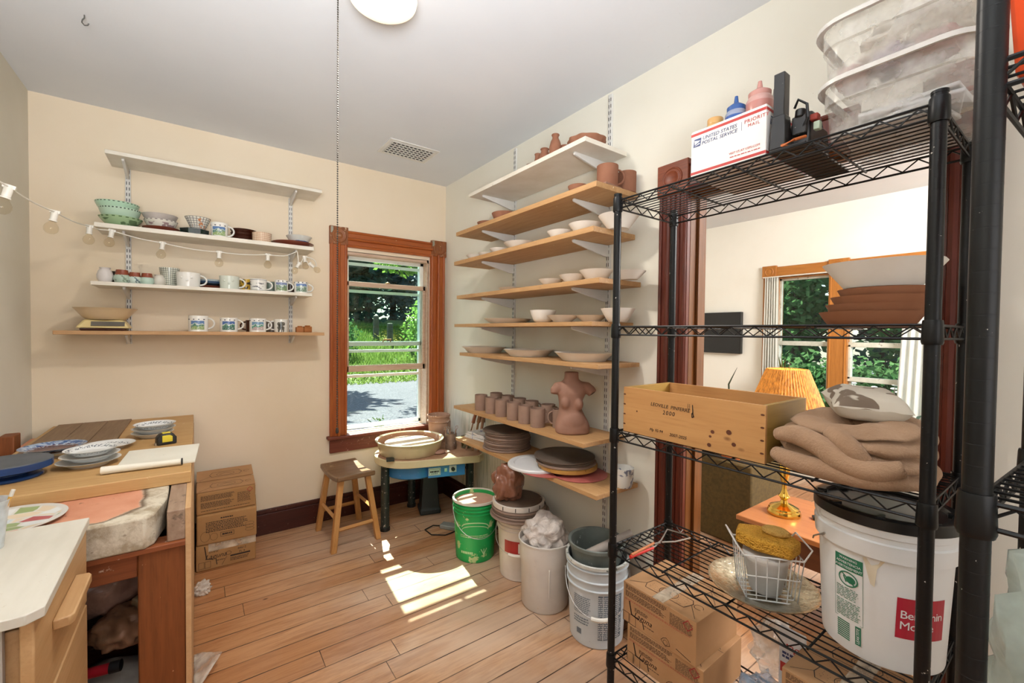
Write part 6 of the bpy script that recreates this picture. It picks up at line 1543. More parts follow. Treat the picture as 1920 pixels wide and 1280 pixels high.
m = MB(); bx, by_, bh = .066, .078, .135
def rim_rect(sx, sy, z_, r=.0022, lift=0):
    m.tube([(-sx, -sy, z_), (sx, -sy, z_), (sx, sy, z_), (-sx, sy, z_)], r, 6, closed=True)
rim_rect(bx*.85, by_*.85, .003); rim_rect(bx*.92, by_*.92, bh*.55, .0018)
rim_rect(bx, by_, bh, .0026)
for k in range(6):
    f_ = -1+2*k/5
    for s_ in (-1, 1):
        m.cyl((f_*bx*.85, s_*by_*.85, .003), (f_*bx, s_*by_, bh), .0016, seg=5)
        m.cyl((s_*bx*.85, f_*by_*.85, .003), (s_*bx, f_*by_, bh), .0016, seg=5)
    m.cyl((f_*bx*.85, -by_*.85, .003), (f_*bx*.85, by_*.85, .003), .0016, seg=5)
for s_ in (-1, 1): m.tube([(-bx, s_*by_, bh), (-bx*.9, s_*(by_+.022), bh+.032), (bx*.9, s_*(by_+.022), bh+.032), (bx, s_*by_, bh)], .0024, 6)
m.build('wire_frame', WW, bk)
pk_ = thing('plastic_pot', 'frosted white plastic pot inside the wire basket', 'pot', tc+V((.0, -.010, .016)), .1)
MB().lathe([(0, 0), (.040, 0), (.044, .006), (.060, .095), (.062, .098), (.062, .104), (.058, .104), (.042, .008), (0, .006)], 40).build('pot', mat('frosted_pot_plastic', '#d6d4d0', '#ccc9c5', 5, .35), pk_)
MB().lathe([(.0, .104), (.063, .104), (.064, .108), (.063, .114), (0, .115)], 40).build('lid', mat('frosted_pot_lid', '#dcdad6', '#d2d0cc', 5, .35), pk_)
t = NT('yellow_sponge'); v_ = t.voro(t.coord(), 190); t.base(t.mix(t.rng(v_, .0, .35), '#8a5c1c', '#cf9a3c')); t.bump(v_, .9, .006); SPG = t.fin(.9, 0, .1)
t = NT('pale_sponge'); v_ = t.voro(t.coord(), 260); t.base(t.mix(t.rng(v_, .0, .35), '#b08440', '#d6ad62')); t.bump(v_, .6, .004); SPG2 = t.fin(.9, 0, .1)
T = Matrix.Identity(4)
m = MB(); m.prism([(-.050, -.072), (.016, -.085), (.052, -.050), (.055, .04), (.03, .088), (-.03, .080), (-.058, .02)], 0, .038)
zsp = z+.0085+.135+.003
sg = solo('large_sponge', m, SPG, 'large yellow hexagonal sponge lying across the white wire basket', 'sponge', tc+V((.0, -.012, .0085+.1385)), .20, bevel=.006)
m = MB().lathe([(0, 0), (.024, 0), (.031, .006), (.031, .014), (.024, .020), (0, .021)], 28, T=Matrix.Diagonal((.75, 1.2, 1, 1)))
solo('small_sponge', m, SPG2, 'small pale oval sponge on top of the large sponge', 'sponge', tc+V((.018, -.028, .0085+.1385+.0385)), .2)
# paint bucket
pb = (1.432, .325)
o = thing('paint_bucket', 'large white paint bucket with a black lid and red label on the fourth wire shelf', 'bucket', (pb[0], pb[1], z), 0)
PBW = mat('paint_bucket_white', '#dfe0df', '#d6d7d6', 5, .35, speck=[('#b8b09c', .74, 12, .03)])
PR, PH = .138, .355
def prr(z_): return PR*(.885+.115*min(1, z_/PH))
m = MB().lathe([(0, 0), (PR*.875, 0), (PR*.885, .006), (prr(.26), .26), (prr(.262)+.009, .262), (prr(.30)+.010, .300), (prr(.302)+.005, .303), (prr(.315)+.005, .315), (prr(.318)+.009, .318), (prr(.335)+.009, .335), (PR+.004, .337), (PR+.004, PH-.004), (PR-.004, PH-.004), (PR*.86, .02), (0, .02)], 72)
m.build('pail', PBW, o)
m = MB().lathe([(PR+.0045, PH-.022), (PR+.010, PH-.020), (PR+.010, PH+.004), (PR+.004, PH+.007), (PR-.012, PH+.006), (PR-.016, PH-.004), (0, PH-.005)], 72)
ld = m.build('lid', mat('black_lid', '#191a1b', '#131414', 6, .3), o)
m = MB()
for k in range(8): a = k*PI/4+.2; m.box((0, 0, 0), (.022, .014, .01), Matrix.Translation((PR*.93*math.cos(a), PR*.93*math.sin(a), PH+.005)) @ Matrix.Rotation(a, 4, 'Z'))
m.build('lid_lug', mat('black_lid', '#191a1b'), ld)
# printed panels; angle measured so the panel faces the camera side
fa = math.atan2(-pb[1], -pb[0])          # direction towards the camera
def on_pail(mb, a): 
    wrap(mb, lambda z_: prr(z_)+.0009); R_ = Matrix.Rotation(fa+a+PI/2, 4, 'Z'); mb.v = [tuple(R_ @ V(p)) for p in mb.v]; return mb
GRNP = mat('dark_green_print', '#1f6b4e', rough=.5)
def panel(w_, z0, z1, n=8):
    m_ = MB(); m_.add([(-w_/2+w_*i/n, z_, 0) for z_ in (z0, z1) for i in range(n+1)], [(i, i+1, n+2+i, n+1+i) for i in range(n)]); return m_
A1 = -.50
on_pail(panel(.064, .205, .240), A1).build('green_header', GRNP, o, smooth=0)
m = MB()
for k, s_ in enumerate(('WARNING', 'ADVERTENCIA', 'AVERTISSEMENT')): write(m, s_, .0085, Matrix.Translation((0, .230-.0105*k, .0006)), bold=.0002)
on_pail(m, A1).build('header_print', PBW, o, smooth=0)
m = MB(); stroke(m, arc(0, .183, .021, .017, 0, 2*PI, 28), .003, Matrix.Identity(4)); stroke(m, [(-.015, .195), (.015, .171)], .003, Matrix.Identity(4)); 
for k in range(3): stroke(m, [(-.010+.008*k, .188), (-.004+.008*k, .175)], .003, Matrix.Identity(4))
m.add([(x, y+.183, .0003) for x, y in arc(.006, .0, .011, .009, 0, 2*PI, 14)[:-1]], [tuple(range(14))])
stroke(m, [(-.032, .205), (-.032, .078), (.032, .078), (.032, .205)], .0008, Matrix.Identity(4))
dashes(m, .052, .030, 7, Matrix.Translation((-.002, .146, 0)), thick=.4, seed=2); dashes(m, .056, .044, 10, Matrix.Translation((0, .105, 0)), thick=.4, seed=3)
for k in range(9): m.add([(-.026, .072-.0052*k, .0002), (.004, .072-.0052*k, .0002), (.004, .069-.0052*k, .0002), (-.026, .069-.0052*k, .0002)], [(0, 3, 2, 1)])
m.add([(.016, .028, .0002), (.028, .028, .0002), (.028, .074, .0002), (.016, .074, .0002)], [(0, 1, 2, 3)])
on_pail(m, A1).build('green_print', GRNP, o, smooth=0)
m = MB(); vs_, fs_ = letters('LEAKTITE', .009, bold=.0002); m.add(vs_, fs_, Matrix.Translation((.0248, .051, .0006)) @ Matrix.Rotation(PI/2, 4, 'Z'))
on_pail(m, A1).build('vertical_print', PBW, o, smooth=0)
A2 = .62
on_pail(panel(.104, .085, .182, 10), A2).build('red_label', mat('brand_red', '#a81f33', '#9c1b2e', 5, .4), o, smooth=0)
m = MB(); write(m, 'Benjamin', .027, Matrix.Translation((-.046, .134, .0006)), align='LEFT', bold=.0002, sp=.92); write(m, 'Moore', .027, Matrix.Translation((-.046, .108, .0006)), align='LEFT', bold=.0002, sp=.92)
on_pail(m, A2).build('label_lettering', PBW, o, smooth=0)
m = MB(); m.add([(-.02, .255, 0), (.022, .258, 0), (.008, .235, 0), (.004, .19, 0), (-.004, .195, 0), (-.014, .235, 0)], [(0, 5, 4, 3, 2, 1)])
on_pail(m, -.12).build('tape_scrap', mat('old_masking_tape', '#d2c6ae', '#c6b99f', 9, .6), o, smooth=0)
ta = fa-1.25
MB().tube([(prr(.28)*1.08*math.cos(ta+.35), prr(.28)*1.08*math.sin(ta+.35), .275), (prr(.27)*1.14*math.cos(ta+.1), prr(.27)*1.14*math.sin(ta+.1), .25), (prr(.25)*1.10*math.cos(ta-.22), prr(.25)*1.10*math.sin(ta-.22), .225)], .0022, 6).build('bail_handle', STEEL, o)
# ---- bottom shelf: cartons and bagged things
z = W5[0]
g = 'clay cartons on the bottom wire shelf'
def laguna_box(label, loc, rz, d, full=True):
    o = thing('clay_carton', label, 'box', loc, rz, g); W, D, Hh = d       # front faces -y in its own frame
    MB().box((0, 0, Hh/2), d).build('carton', CARDL, o, bevel=.002, smooth=0)
    T = frame((0, -D/2-.0006, Hh/2), (1, 0, 0), (0, 0, 1)); m = MB()
    if full:
        up = Matrix.Translation((0, .25*Hh, 0))
        dashes(m, .60*W, .12*Hh, 5, T @ Matrix.Translation((-.16*W, .40*Hh, 0)), thick=.45, seed=1); dashes(m, .60*W, .15*Hh, 6, T @ Matrix.Translation((-.16*W, .235*Hh, 0)), thick=.45, seed=2)
        dashes(m, .30*W, .28*Hh, 11, T @ Matrix.Translation((.32*W, .26*Hh, 0)), thick=.4, seed=3)
        laguna_side(m, T @ Matrix.Translation((0, -.20*Hh, 0)), W, Hh*.62)
        stroke(m, [(.09*W, -.30*Hh), (.06*W, -.37*Hh), (.12*W, -.46*Hh), (.18*W, -.40*Hh), (.16*W, -.30*Hh), (.13*W, -.26*Hh), (.09*W, -.30*Hh)], .0015, T)
        stroke(m, arc(.12*W, -.38*Hh, .008, .008, 0, 2*PI), .001, T)
        stroke(m, [(.26*W, -.36*Hh), (.44*W, -.44*Hh)], .0022, T)
    m.build('printed_text', INK, o, smooth=0)
    m = MB(); dashes(m, .94*W, .05*Hh, 2, T @ Matrix.Translation((0, .09*Hh, 0)), thick=.35, seed=8); hazard(m, T @ Matrix.Translation((.40*W, .33*Hh, .0004)), .017); m.build('red_print', REDI, o, smooth=0)
    T = frame((0, 0, Hh+.0006), (1, 0, 0), (0, 1, 0)); m = MB()
    for s_ in (-1, 1):
        Tq = T @ Matrix.Translation((0, s_*D*.24, 0))
        stroke(m, [(-.25*W, -.035), (-.29*W, -.01), (-.27*W, .028), (.26*W, .03), (.30*W, .01), (.26*W, -.03), (-.25*W, -.035)], .0022, Tq); stroke(m, [(-.45*W, -.05), (-.29*W, -.01)], .0016, Tq); stroke(m, [(.30*W, 0), (.45*W, -.055)], .0016, Tq)
        stroke(m, arc(0, 0, .034, .026, 0, 2*PI, 24), .0018, Tq); stroke(m, arc(.37*W, .01, .015, .014, 0, 5.5, 12), .0016, Tq); stroke(m, [(-.015, -.012), (.0, .015), (.012, -.012), (-.008, 0), (.01, 0)], .0028, Tq)
        stroke(m, arc(0, 0, .028, .021, 0, 2*PI, 24), .0008, Tq)
    m.add([(-.5*W, -.0008, 0), (.5*W, -.0008, 0), (.5*W, .0008, 0), (-.5*W, .0008, 0)], [(0, 1, 2, 3)], T)
    rd = random.Random(4)
    for s_ in (-1, 1):
        for k in range(60):
            x_, y_ = rd.uniform(-.25, .25)*W, s_*D*.24+rd.uniform(-.026, .026); m.add([(x_-.0008, y_-.0008, .0002), (x_+.0008, y_-.0008, .0002), (x_+.0008, y_+.0008, .0002), (x_-.0008, y_+.0008, .0002)], [(0, 1, 2, 3)], T)
    m.build('top_drawing', INK, o, smooth=0)
    MB().box((.0, 0, Hh+.0008), (.045, D, .0006)).build('packing_tape', TAPE, o, smooth=0)
    return o
RBX = -PI/2
laguna_box('upper taped clay carton with black handwriting, on the bottom wire shelf beside the left post', (1.415, .890, z+.138), RBX, (.292, .262, .146))
laguna_box('lower clay carton beneath the handwritten one on the bottom wire shelf', (1.418, .872, z), RBX+.03, (.292, .262, .137))
laguna_box('upper clay carton at the right end of the bottom wire shelf, under the paint bucket', (1.43, .365, z+.150), RBX-.02, (.270, .262, .140))
laguna_box('lowest clay carton at the right end of the bottom wire shelf', (1.425, .362, z), RBX, (.270, .262, .149))
BLUBAG = plastic_film('blue_clear_bag', '#8fa9c4', .55, .12, 1., 18)
bag('plastic_bag', BLUBAG, 'clear bluish plastic bag between the cartons on the bottom wire shelf', (1.40, .600, z), .075, (1.2, .8, 1.2), 61, .28, .5, 2.)
bag('plastic_bag', plastic_film('clear_bag_film', '#d8d4cc', .45, .12, 1., 18), 'clear plastic bag sagging above the bluish one behind the cartons', (1.50, .600, z+.135), .070, (1., .95, 1.2), 62, .28, .5, 2.)
o = thing('printed_packet', 'white paper packet with red and blue lettering behind the clear bag', 'packet', (1.44, .528, z+.02), 0)
MB().box((0, 0, .15), (.012, .07, .30)).build('packet', mat('white_packet', '#dfe2e8', '#d5d9e0', 5, .5), o, bevel=.003)
T = frame((-.0066, 0, .24), (0, -1, 0), (0, 0, 1)); m = MB(); write(m, 'tag', .032, T, shear=.2, bold=.0012, align='CENTER'); MB().add([(-.03, -.075, .0003), (.03, -.075, .0003), (.03, -.045, .0003), (-.03, -.045, .0003)], [(0, 1, 2, 3)], T).build('red_bar', MRED, o, smooth=0); m.build('red_lettering', MRED, o, smooth=0)
m = MB(); dashes(m, .05, .022, 2, T @ Matrix.Translation((0, -.02, .0003)), thick=.7, seed=2); m.build('blue_lettering', MBLU, o, smooth=0)
o = thing('paint_brush', 'old brush with a pale tip standing between the paint bucket and the right posts', 'brush', (1.33, .155, 0.0)); d = V((.05, .015, .58))
MB().cyl((0, 0, 0), d*.86, .007, .006, 8).build('handle', BLK, o); MB().cyl(d*.86, d, .011, .005, 8).build('bristles', mat('pale_bristle', '#b8a070'), o)
# ---- things on the second rack
o = thing('orange_bin', 'glossy orange plastic bin on the upper shelf of the second rack', 'bin', (.930, -.044, 1.705), -.06); o.scale = (.92, .95, 1)
MB().lathe([(0, 0), (.16, 0), (.165, .006), (.19, .26), (.205, .27), (.205, .30), (.195, .305), (.18, .27), (.155, .012), (0, .012)], 4, T=Matrix.Rotation(PI/4, 4, 'Z')).build('bin', mat('glossy_orange', '#d4502a', '#c84622', 5, .2), o, bevel=.012)
bag('plastic_sack', plastic_film('pale_green_sack', '#98a29a', .9, .25, .8, 8), 'pale greenish plastic sack on the lower shelf of the second rack at the right edge', (.945, -.055, .754), .178, (.72, .85, 1.30), 71, .2, .6, 2.2)
bag('plastic_sack', plastic_film('white_sack', '#c9c8c2', .9, .3, .8, 8), 'white plastic bag on the middle shelf of the second rack, cut by the right edge', (.955, -.06, 1.189), .125, (.8, .9, .62), 72, .2, .5, 1.8)
# ================================================================== CEILING
o = thing('ceiling_lamp', 'ribbed white glass ceiling lamp, switched on, at the top edge of the photo', 'lamp', (.525, 1.50, CZ))
MB().lathe([(0, 0), (.075, 0), (.078, -.01), (.072, -.03), (0, -.03)], 40).build('base', WPL, o)
t = NT('glowing_ribbed_glass'); X, Y, Z = t.sep(); a = t.math('SINE', t.math('MULTIPLY', t.math('ARCTAN2', Y, X), 60.))
t.base('#f4ecdc'); t.b.inputs['Emission Color'].default_value = hx('#ffe9c8'); t.put(t.b.inputs['Emission Strength'], t.math('ADD', t.math('MULTIPLY', a, .08), .80))
SHG = t.fin(.3)
MB().lathe([(.070, -.028), (.074, -.032), (.105, -.048), (.116, -.066), (.112, -.082), (.09, -.098), (.048, -.110), (.0, -.114)], 64).build('glass_shade', SHG, o)
cx_, cy_ = .405, 1.62
o = thing('pull_chain', 'long beaded pull chain hanging straight down from the ceiling in front of the window casing', 'pull chain', (cx_, cy_, CZ))
m = MB()
zc = 0.
while zc > -1.575:
    m.lathe([(0, zc), (.0023, zc-.0012), (.0031, zc-.0032), (.0023, zc-.0052), (0, zc-.0064)], 6); zc -= .0082
m.cyl((0, 0, 0), (0, 0, -1.575), .0006, seg=4).build('beads', mat('dull_bead_chain', '#4a463f', '#3a3630', 9, .4, metal=.5), o)
MB().cyl((0, 0, 0), (0, 0, -.012), .006, seg=10).build('ceiling_eye', STEEL, o)
MB().lathe([(0, -1.575), (.004, -1.577), (.006, -1.590), (.004, -1.597), (0, -1.598)], 12).build('end_bell', mat('dark_bell', '#3a3530', metal=.6), o)
o = thing('ceiling_vent', 'white metal grille vent in the ceiling near the window', 'vent', (1.165, 2.815, CZ), .0)
MB().box((0, 0, -.003), (.345, .255, .006)).build('frame', STL, o, bevel=.002)
MB().box((0, 0, -.0065), (.285, .195, .001)).build('dark_backing', DRK, o, smooth=0)
m = MB()
for i in range(11): m.box((-.1425+.0285*i, 0, -.0085), (.008, .198, .003))
for j in range(7): m.box((0, -.0975+.0325*j, -.0085), (.288, .009, .003))
m.build('grille', STL, o, smooth=0)
m = MB().tube([(0, 0, 0), (0, 0, -.012), (-.006, 0, -.020), (-.008, 0, -.030), (0, 0, -.040), (.010, 0, -.038), (.014, 0, -.030)], .0022, 8)
solo('ceiling_hook', m, mat('grey_hook', '#5f5d5a', metal=.5), 'small bare metal hook screwed into the ceiling at the upper left', 'hook', (-.354, 2.383, CZ), -.3)

# ================================================================== ROOM BEYOND
o = thing('television', 'black flat television hanging on the far room wall', 'television', (FX-.03, 2.62, 1.40))
MB().box((0, 0, 0), (.045, .62, .455)).build('bezel', mat('black_tv_plastic', '#141415', rough=.35), o, bevel=.003)
MB().box((-.0235, 0, .006), (.001, .60, .43)).build('screen', mat('black_tv_screen', '#08080a', rough=.12), o, smooth=0)
MB().box((.0245, 0, 0), (.01, .2, .2)).build('wall_mount', mat('black_tv_plastic', '#141415'), o)
# side table, lamp
CHR = wood('orange_table_wood', '#b97a48', '#a86a3a', 1, 2., .3, '#9c5a28')
CHD = wood('dark_table_front', '#6a3c1e', '#583018', 1, 2., .4, '#452410')
o = thing('side_table', 'low orange-brown wooden table in the far room, under the lamp', 'table', (2.58, .86, 0))
MB().bb(-.27, .27, -.42, .27, .400, .425).build('tabletop', CHR, o, bevel=.004)
MB().bb(-.24, .24, -.39, .24, .27, .400).build('apron', CHD, o, bevel=.003)
for sx in (-.22, .22):
    for sy in (-.37, .22): MB().box((sx, sy, .135), (.05, .05, .27)).build('leg', CHD, o, bevel=.003)
o = thing('table_lamp', 'brass table lamp with a pleated straw shade, switched on, behind the crate', 'lamp', (2.53, .985, .4255))
BRS = mat('polished_brass', '#d8b45a', '#c9a44a', 5, .14, metal=1.)
MB().lathe([(0, 0), (.078, 0), (.080, .010), (.074, .026), (.070, .028), (.068, .038), (.040, .052), (.020, .060), (.014, .075), (.020, .085), (.028, .095), (.018, .110), (.012, .13), (.012, .16), (.022, .2), (.026, .25), (.014, .32), (.010, .36), (0, .36)], 48).build('base', BRS, o)
MB().cyl((0, 0, .36), (0, 0, .74), .005, seg=8).build('harp', BRS, o)
t = NT('pleated_straw'); X, Y, Z = t.sep()
st_ = t.noise(t.map((1, 1, .04)), 110, 4, .7)
t.base(t.mix(t.rng(st_, .4, .65), '#c98a3e', '#8f5620')); sc_ = t.mix(t.rng(st_, .4, .65), '#e08a2c', '#8a4a12')
t.l(sc_, t.b.inputs['Emission Color']); t.b.inputs['Emission Strength'].default_value = .42; t.bump(st_, .5, .004); STW = t.fin(.7)
pl_ = lambda a, z_: 1+.016*math.sin(a*64)
MB().lathe([(.225, .43), (.222, .435), (.098, .772), (.094, .776), (.090, .772), (.214, .435), (.225, .43)], 256, wob=pl_).build('shade', STW, o)
MB().ball((0, 0, .62), .03, 16, 10).build('bulb', emit('warm_bulb', '#fff0d0', 6.), o)
light('POINT', 'table_lamp_light', (2.53, .985, 1.12), 3.2, (1, .78, .48), shadow_soft_size=.04)
solo('remote_control', MB().box((0, 0, .008), (.045, .16, .016)), mat('black_remote', '#17181a', rough=.3), 'black remote control lying on the far room table', 'remote control', (2.62, .80, .4255), .5, bevel=.005)
solo('magazine', MB().box((0, 0, .004), (.2, .26, .008)), mat('pale_blue_magazine', '#aab2c4', '#c9cbd2', 14, .35), 'pale magazine lying on the far room table beyond the lamp', 'magazine', (2.72, .72, .4255), .2, bevel=.001)
# dark upholstered chest and plant pots
o = solo('upholstered_bench', MB().box((0, 0, .27), (.45, .62, .54)), mat('dark_olive_cloth', '#5a4a26', '#4a3c1e', 60, .85, bump=.3, bscale=220), 'dark olive cloth-covered block in the far room left of the lamp table', 'bench', (3.06, 1.60, 0), bevel=.012)
m = MB().lathe([(0, 0), (.055, 0), (.078, .10), (.086, .10), (.086, .125), (.078, .125), (.07, .11), (0, .105)], 32)
o = thing('flower_pot', 'round terracotta pot with a curved leaf, on the olive block in the far room', 'flower pot', (2.92, 1.47, .5405))
m.build('pot', mat('orange_terracotta', '#c06a38', '#b05c2c', 6, .6), o)
MB().tube([(0, 0, .1), (.01, .02, .3), (.02, .035, .5), (.0, -.03, .62)], [.006, .007, .006, .001], 6, flat=.4).tube([(0.02, 0, .1), (.03, .08, .25), (.04, .14, .22)], [.005, .006, .001], 6, flat=.4).build('leaf', mat('dark_leaf', '#3c4a34'), o)
solo('black_bag', lump(MB(), (0, 0, 0), .10, (1., 1., .7), .2, 2., 81, 3, True, .3), mat('black_cloth', '#1f1d1c', rough=.8), 'black cloth bundle beside the terracotta pot in the far room', 'bag', (2.93, 1.66, .541))
# plants on the window ledge, curtains
def tuft(mb, n, L, spread, seed, w=.006, up=.6):
    rd = random.Random(seed)
    for i in range(n):
        a = rd.uniform(0, 2*PI); s_ = spread*rd.uniform(.3, 1); h_ = L*rd.uniform(.6, 1)
        p1 = V((math.cos(a)*s_*.4, math.sin(a)*s_*.4, h_*up)); p2 = V((math.cos(a)*s_, math.sin(a)*s_, h_*(up if s_ > spread*.6 else 1)))
        d = V((-math.sin(a), math.cos(a), 0))*w
        mb.add([V((0, 0, 0))-d*.5, V((0, 0, 0))+d*.5, p1+d, p2, p1-d], [(0, 1, 2, 3, 4)])
    return mb
LF1 = leafmat('pot_leaf_green', '#3f6a40', '#6d9a68', .3); LF2 = leafmat('spiky_leaf_green', '#5a6a34', '#7d5a3a', .3)
# plant stand under the window
TBL = thing('plant_stand', 'narrow dark wooden stand below the far windows carrying potted plants', 'stand', (4.56, 1.45, 0))
MB().bb(-.13, .13, -.75, .65, .60, .625).build('stand_top', CHD, TBL, bevel=.003)
for sx in (-.1, .1):
    for sy in (-.7, .6): MB().box((sx, sy, .30), (.04, .04, .60)).build('leg', CHD, TBL)
def potted(label, y, r, h, seed, mt, n, L, sp, w=.02, up=.7, x=4.56):
    o = thing('potted_plant', label, 'plant', (x, y, .6255))
    MB().lathe([(0, 0), (r*.75, 0), (r, h*.85), (r*1.1, h*.85), (r*1.1, h), (r, h), (r*.9, h*.8), (0, h*.8)], 28).build('pot', mat('orange_terracotta', '#c06a38'), o)
    m = MB(); tuft(m, n, L, sp, seed, w, up); m.v = [(a, b, c_+h*.8) for a, b, c_ in m.v]; m.build('leaves', mt, o, smooth=0)
potted('bushy dark green potted plant on the stand between the far windows', 1.42, .07, .09, 3, LF1, 160, .17, .17, .020, .75)
potted('spiky potted plant behind the lamp shade in front of the far left window', 1.80, .06, .10, 4, LF2, 46, .52, .15, .006, .7)
o = thing('potted_plant', 'small plant with one long blue-green leaf at the right of the far windows', 'plant', (4.50, .86, .6255))
MB().lathe([(0, 0), (.04, 0), (.05, .07), (.045, .07), (0, .06)], 24).build('pot', mat('cream_pot', '#d8d0bc'), o)
MB().tube([(0, 0, .06), (-.02, -.04, .14), (-.05, -.10, .17), (-.06, -.14, .12)], [.005, .022, .024, .002], 8, flat=.15).build('leaves', mat('blue_green_leaf', '#5f8f8c'), o)
bag('plastic_wrap', plastic_film('clear_wrap', '#e0e4e4', .6, .12, .8, 20), 'crumpled clear wrapper on the window stand right of the cushion', (4.52, 1.07, .626), .07, (1, 1.2, .7), 91, .3, .7, 2.4)
solo('cardboard_box', MB().box((0, 0, .04), (.10, .12, .08)), mat('cream_box', '#d0c09c', rough=.6), 'small cream box at the right end of the window stand', 'box', (4.60, .925, .626), .0, bevel=.002)
CUR = leafmat('sheer_curtain', '#f4f4ee', '#f4f4ee', .55)
def curtain(label, y0, y1, y0b, y1b, x=FX-.05, z0=.66, z1=1.965):
    m = MB(); nu, nv = 60, 16
    for j in range(nv+1):
        t_ = j/nv; a = y0+(y0b-y0)*(1-t_); b = y1+(y1b-y1)*(1-t_)
        for i in range(nu+1):
            u_ = i/nu; m.v.append((x+.018*math.sin(u_*2*PI*6)*(1-.3*t_)+.006*noise.noise((u_*6, t_*3, y0)), a+(b-a)*u_, z0+(z1-z0)*t_))
    for j in range(nv):
        for i in range(nu): a = j*(nu+1)+i; m.f.append((a, a+1, a+nu+2, a+nu+1)); m.mi.append(0)
    o = solo('curtain', m, CUR, label, 'curtain', (0, 0, 0)); s_ = o.modifiers.new('solid', 'SOLIDIFY'); s_.thickness = .0012
    return o
curtain('sheer white curtain gathered at the left edge of the far left window', 1.945, 2.075, 1.93, 2.085)
curtain('sheer white curtain at the right side of the far right window', .70, .97, .70, 1.02)
o = solo('curtain_rod', MB().cyl((0, -.78, 0), (0, .70, 0), .006, seg=10), mat('white_rod', '#e0ddd2'), 'thin white curtain rod across the far windows', 'rod', (FX-.05, 1.40, 1.972))

# ================================================================== OUTSIDE
# ground: drive near the house, grass bank rising to the woods
t = NT('gravel_drive'); n_ = t.noise(t.coord(), 1.1, 4, .6); n2 = t.noise(t.coord(), 30, 3)
t.base(t.mix(t.rng(n2, .4, .62), '#2c2f35', '#55575a')); t.bump(n2, .5, .02); GRV = t.fin(.9)
struct('gravel_drive', MB().add([(-14, 3.6, -.42), (30, 3.6, -.42), (30, 15.5, -.42), (-14, 15.5, -.42)], [(0, 1, 2, 3)]).add([(5.2, -16, -.3), (16, -16, -.3), (16, 3.6, -.3), (5.2, 3.6, -.3)], [(0, 1, 2, 3)]), GRV, smooth=0)
t = NT('meadow'); t.base(t.mix(t.rng(t.noise(t.coord(), .6, 4), .35, .65), '#4c6428', '#5f7036')); MEA = t.fin(.9)
m = MB(); nx_, ny_ = 30, 16
def bank(x, y): return -.43 + max(0, y-15)*.135 + .12*noise.noise((x*.3, y*.3, 0))
for j in range(ny_+1):
    for i in range(nx_+1): x_, y_ = -14+44*i/nx_, 14.8+20*j/ny_; m.v.append((x_, y_, bank(x_, y_)))
for j in range(ny_):
    for i in range(nx_): a = j*(nx_+1)+i; m.f.append((a, a+1, a+nx_+2, a+nx_+1)); m.mi.append(0)
MEADOW = struct('meadow_bank', m, MEA)
rd = random.Random(9); m = MB()
for i in range(16000):
    y_ = rd.uniform(14.6, 31); x_ = rd.uniform(.20*y_, .56*y_)
    z_ = bank(x_, y_); h_ = rd.uniform(.15, .42)*(1 if y_ > 16.5 else .5); a = rd.uniform(0, 6.28); w_ = .03
    dx_, dy_ = math.cos(a)*w_, math.sin(a)*w_; lx_, ly_ = rd.gauss(0, .1), rd.gauss(0, .1)
    m.add([(x_-dx_, y_-dy_, z_), (x_+dx_, y_+dy_, z_), (x_+lx_, y_+ly_, z_+h_)], [(0, 1, 2)])
g_ = m.build('meadow_grass', leafmat('meadow_grass', '#587530', '#7c8f48', .5), MEADOW, smooth=0); g_['kind'] = 'stuff'
m = MB()
for i in range(260):
    y_ = rd.uniform(21.5, 25); x_ = rd.gauss(.375, .022)*y_; z_ = bank(x_, y_)+rd.uniform(.3, .55); r_ = .05
    m.add([(x_-r_, y_, z_), (x_, y_-r_, z_+.02), (x_+r_, y_, z_), (x_, y_+r_, z_+.02)], [(0, 1, 2, 3)])
g_ = m.build('yellow_flowers', mat('yellow_petals', '#e3cf3a', '#d8b82a'), MEADOW, smooth=0); g_['kind'] = 'stuff'
PST = wood('grey_fence_wood', '#5f564a', '#4c443a', 2, 2, .8)
for px, y_, r_, h_, lb in ((705, 24, .17, 1.5, 'leftmost grey wooden fence post in the meadow, partly behind foliage'), (731, 22, .16, 1.35, 'grey wooden fence post standing in the middle of the meadow view'), (771, 19, .17, 1.6, 'grey wooden fence post at the right beneath the leafy bush')):
    x_ = col_x(px, y_, .4); solo('fence_post', MB().lathe([(0, 0), (r_, 0), (r_*.92, h_*.98), (r_*.6, h_), (0, h_)], 12), PST, lb, 'fence post', (x_, y_, bank(x_, y_)-.05), group='fence posts in the meadow')
BARK = wood('dark_bark', '#3f352c', '#2f2721', 2, 3, .9)
SUNL = leafmat('sunlit_leaves', '#6a9238', '#93b25a', .55); DKL = leafmat('dark_forest_leaves', '#2f473d', '#425e50', .35); MDL = leafmat('mid_leaves', '#3c6038', '#5c7c4c', .45); HAZL = leafmat('hazed_dark_leaves', '#38505a', '#4c6870', .35)  # blue-grey tint puts the haze on the window glass into the leaf colour
def tree(name, label, loc, h, crown, n, size, mt, seed, trunk=.16, group=None, zc=None, shell=.55):
    o = thing(name, label, 'tree', loc, 0, group)
    MB().tube([(0, 0, 0), (.05*h*.2, 0, h*.4), (0, .03*h, h*.85)], [trunk, trunk*.7, trunk*.25], 10).build('trunk', BARK, o)
    c_ = (0, 0, zc if zc is not None else h-crown[2]*.8)
    leaves(MB(), c_, crown, n, size, seed, shell).build('foliage', mt, o, smooth=0)
    return o
g = 'dark trees behind the meadow'
i = 0
for y_, xs_ in ((33, (6, 10.5, 15, 19.5)), (37.5, (5.5, 9.8, 14.1, 18.4, 22.7)), (42, (8, 12.4, 16.8, 21.2))):
    for x_ in xs_:
        i += 1; tree('forest_tree', 'tall shady blue-green tree in the wood behind the meadow, seen through the back window', (x_, y_, 1.9), 14, (1.6, 1.6, 7.), 2300, .6, HAZL if i % 2 else DKL, 100+i, .3, g, 6.0, .3)
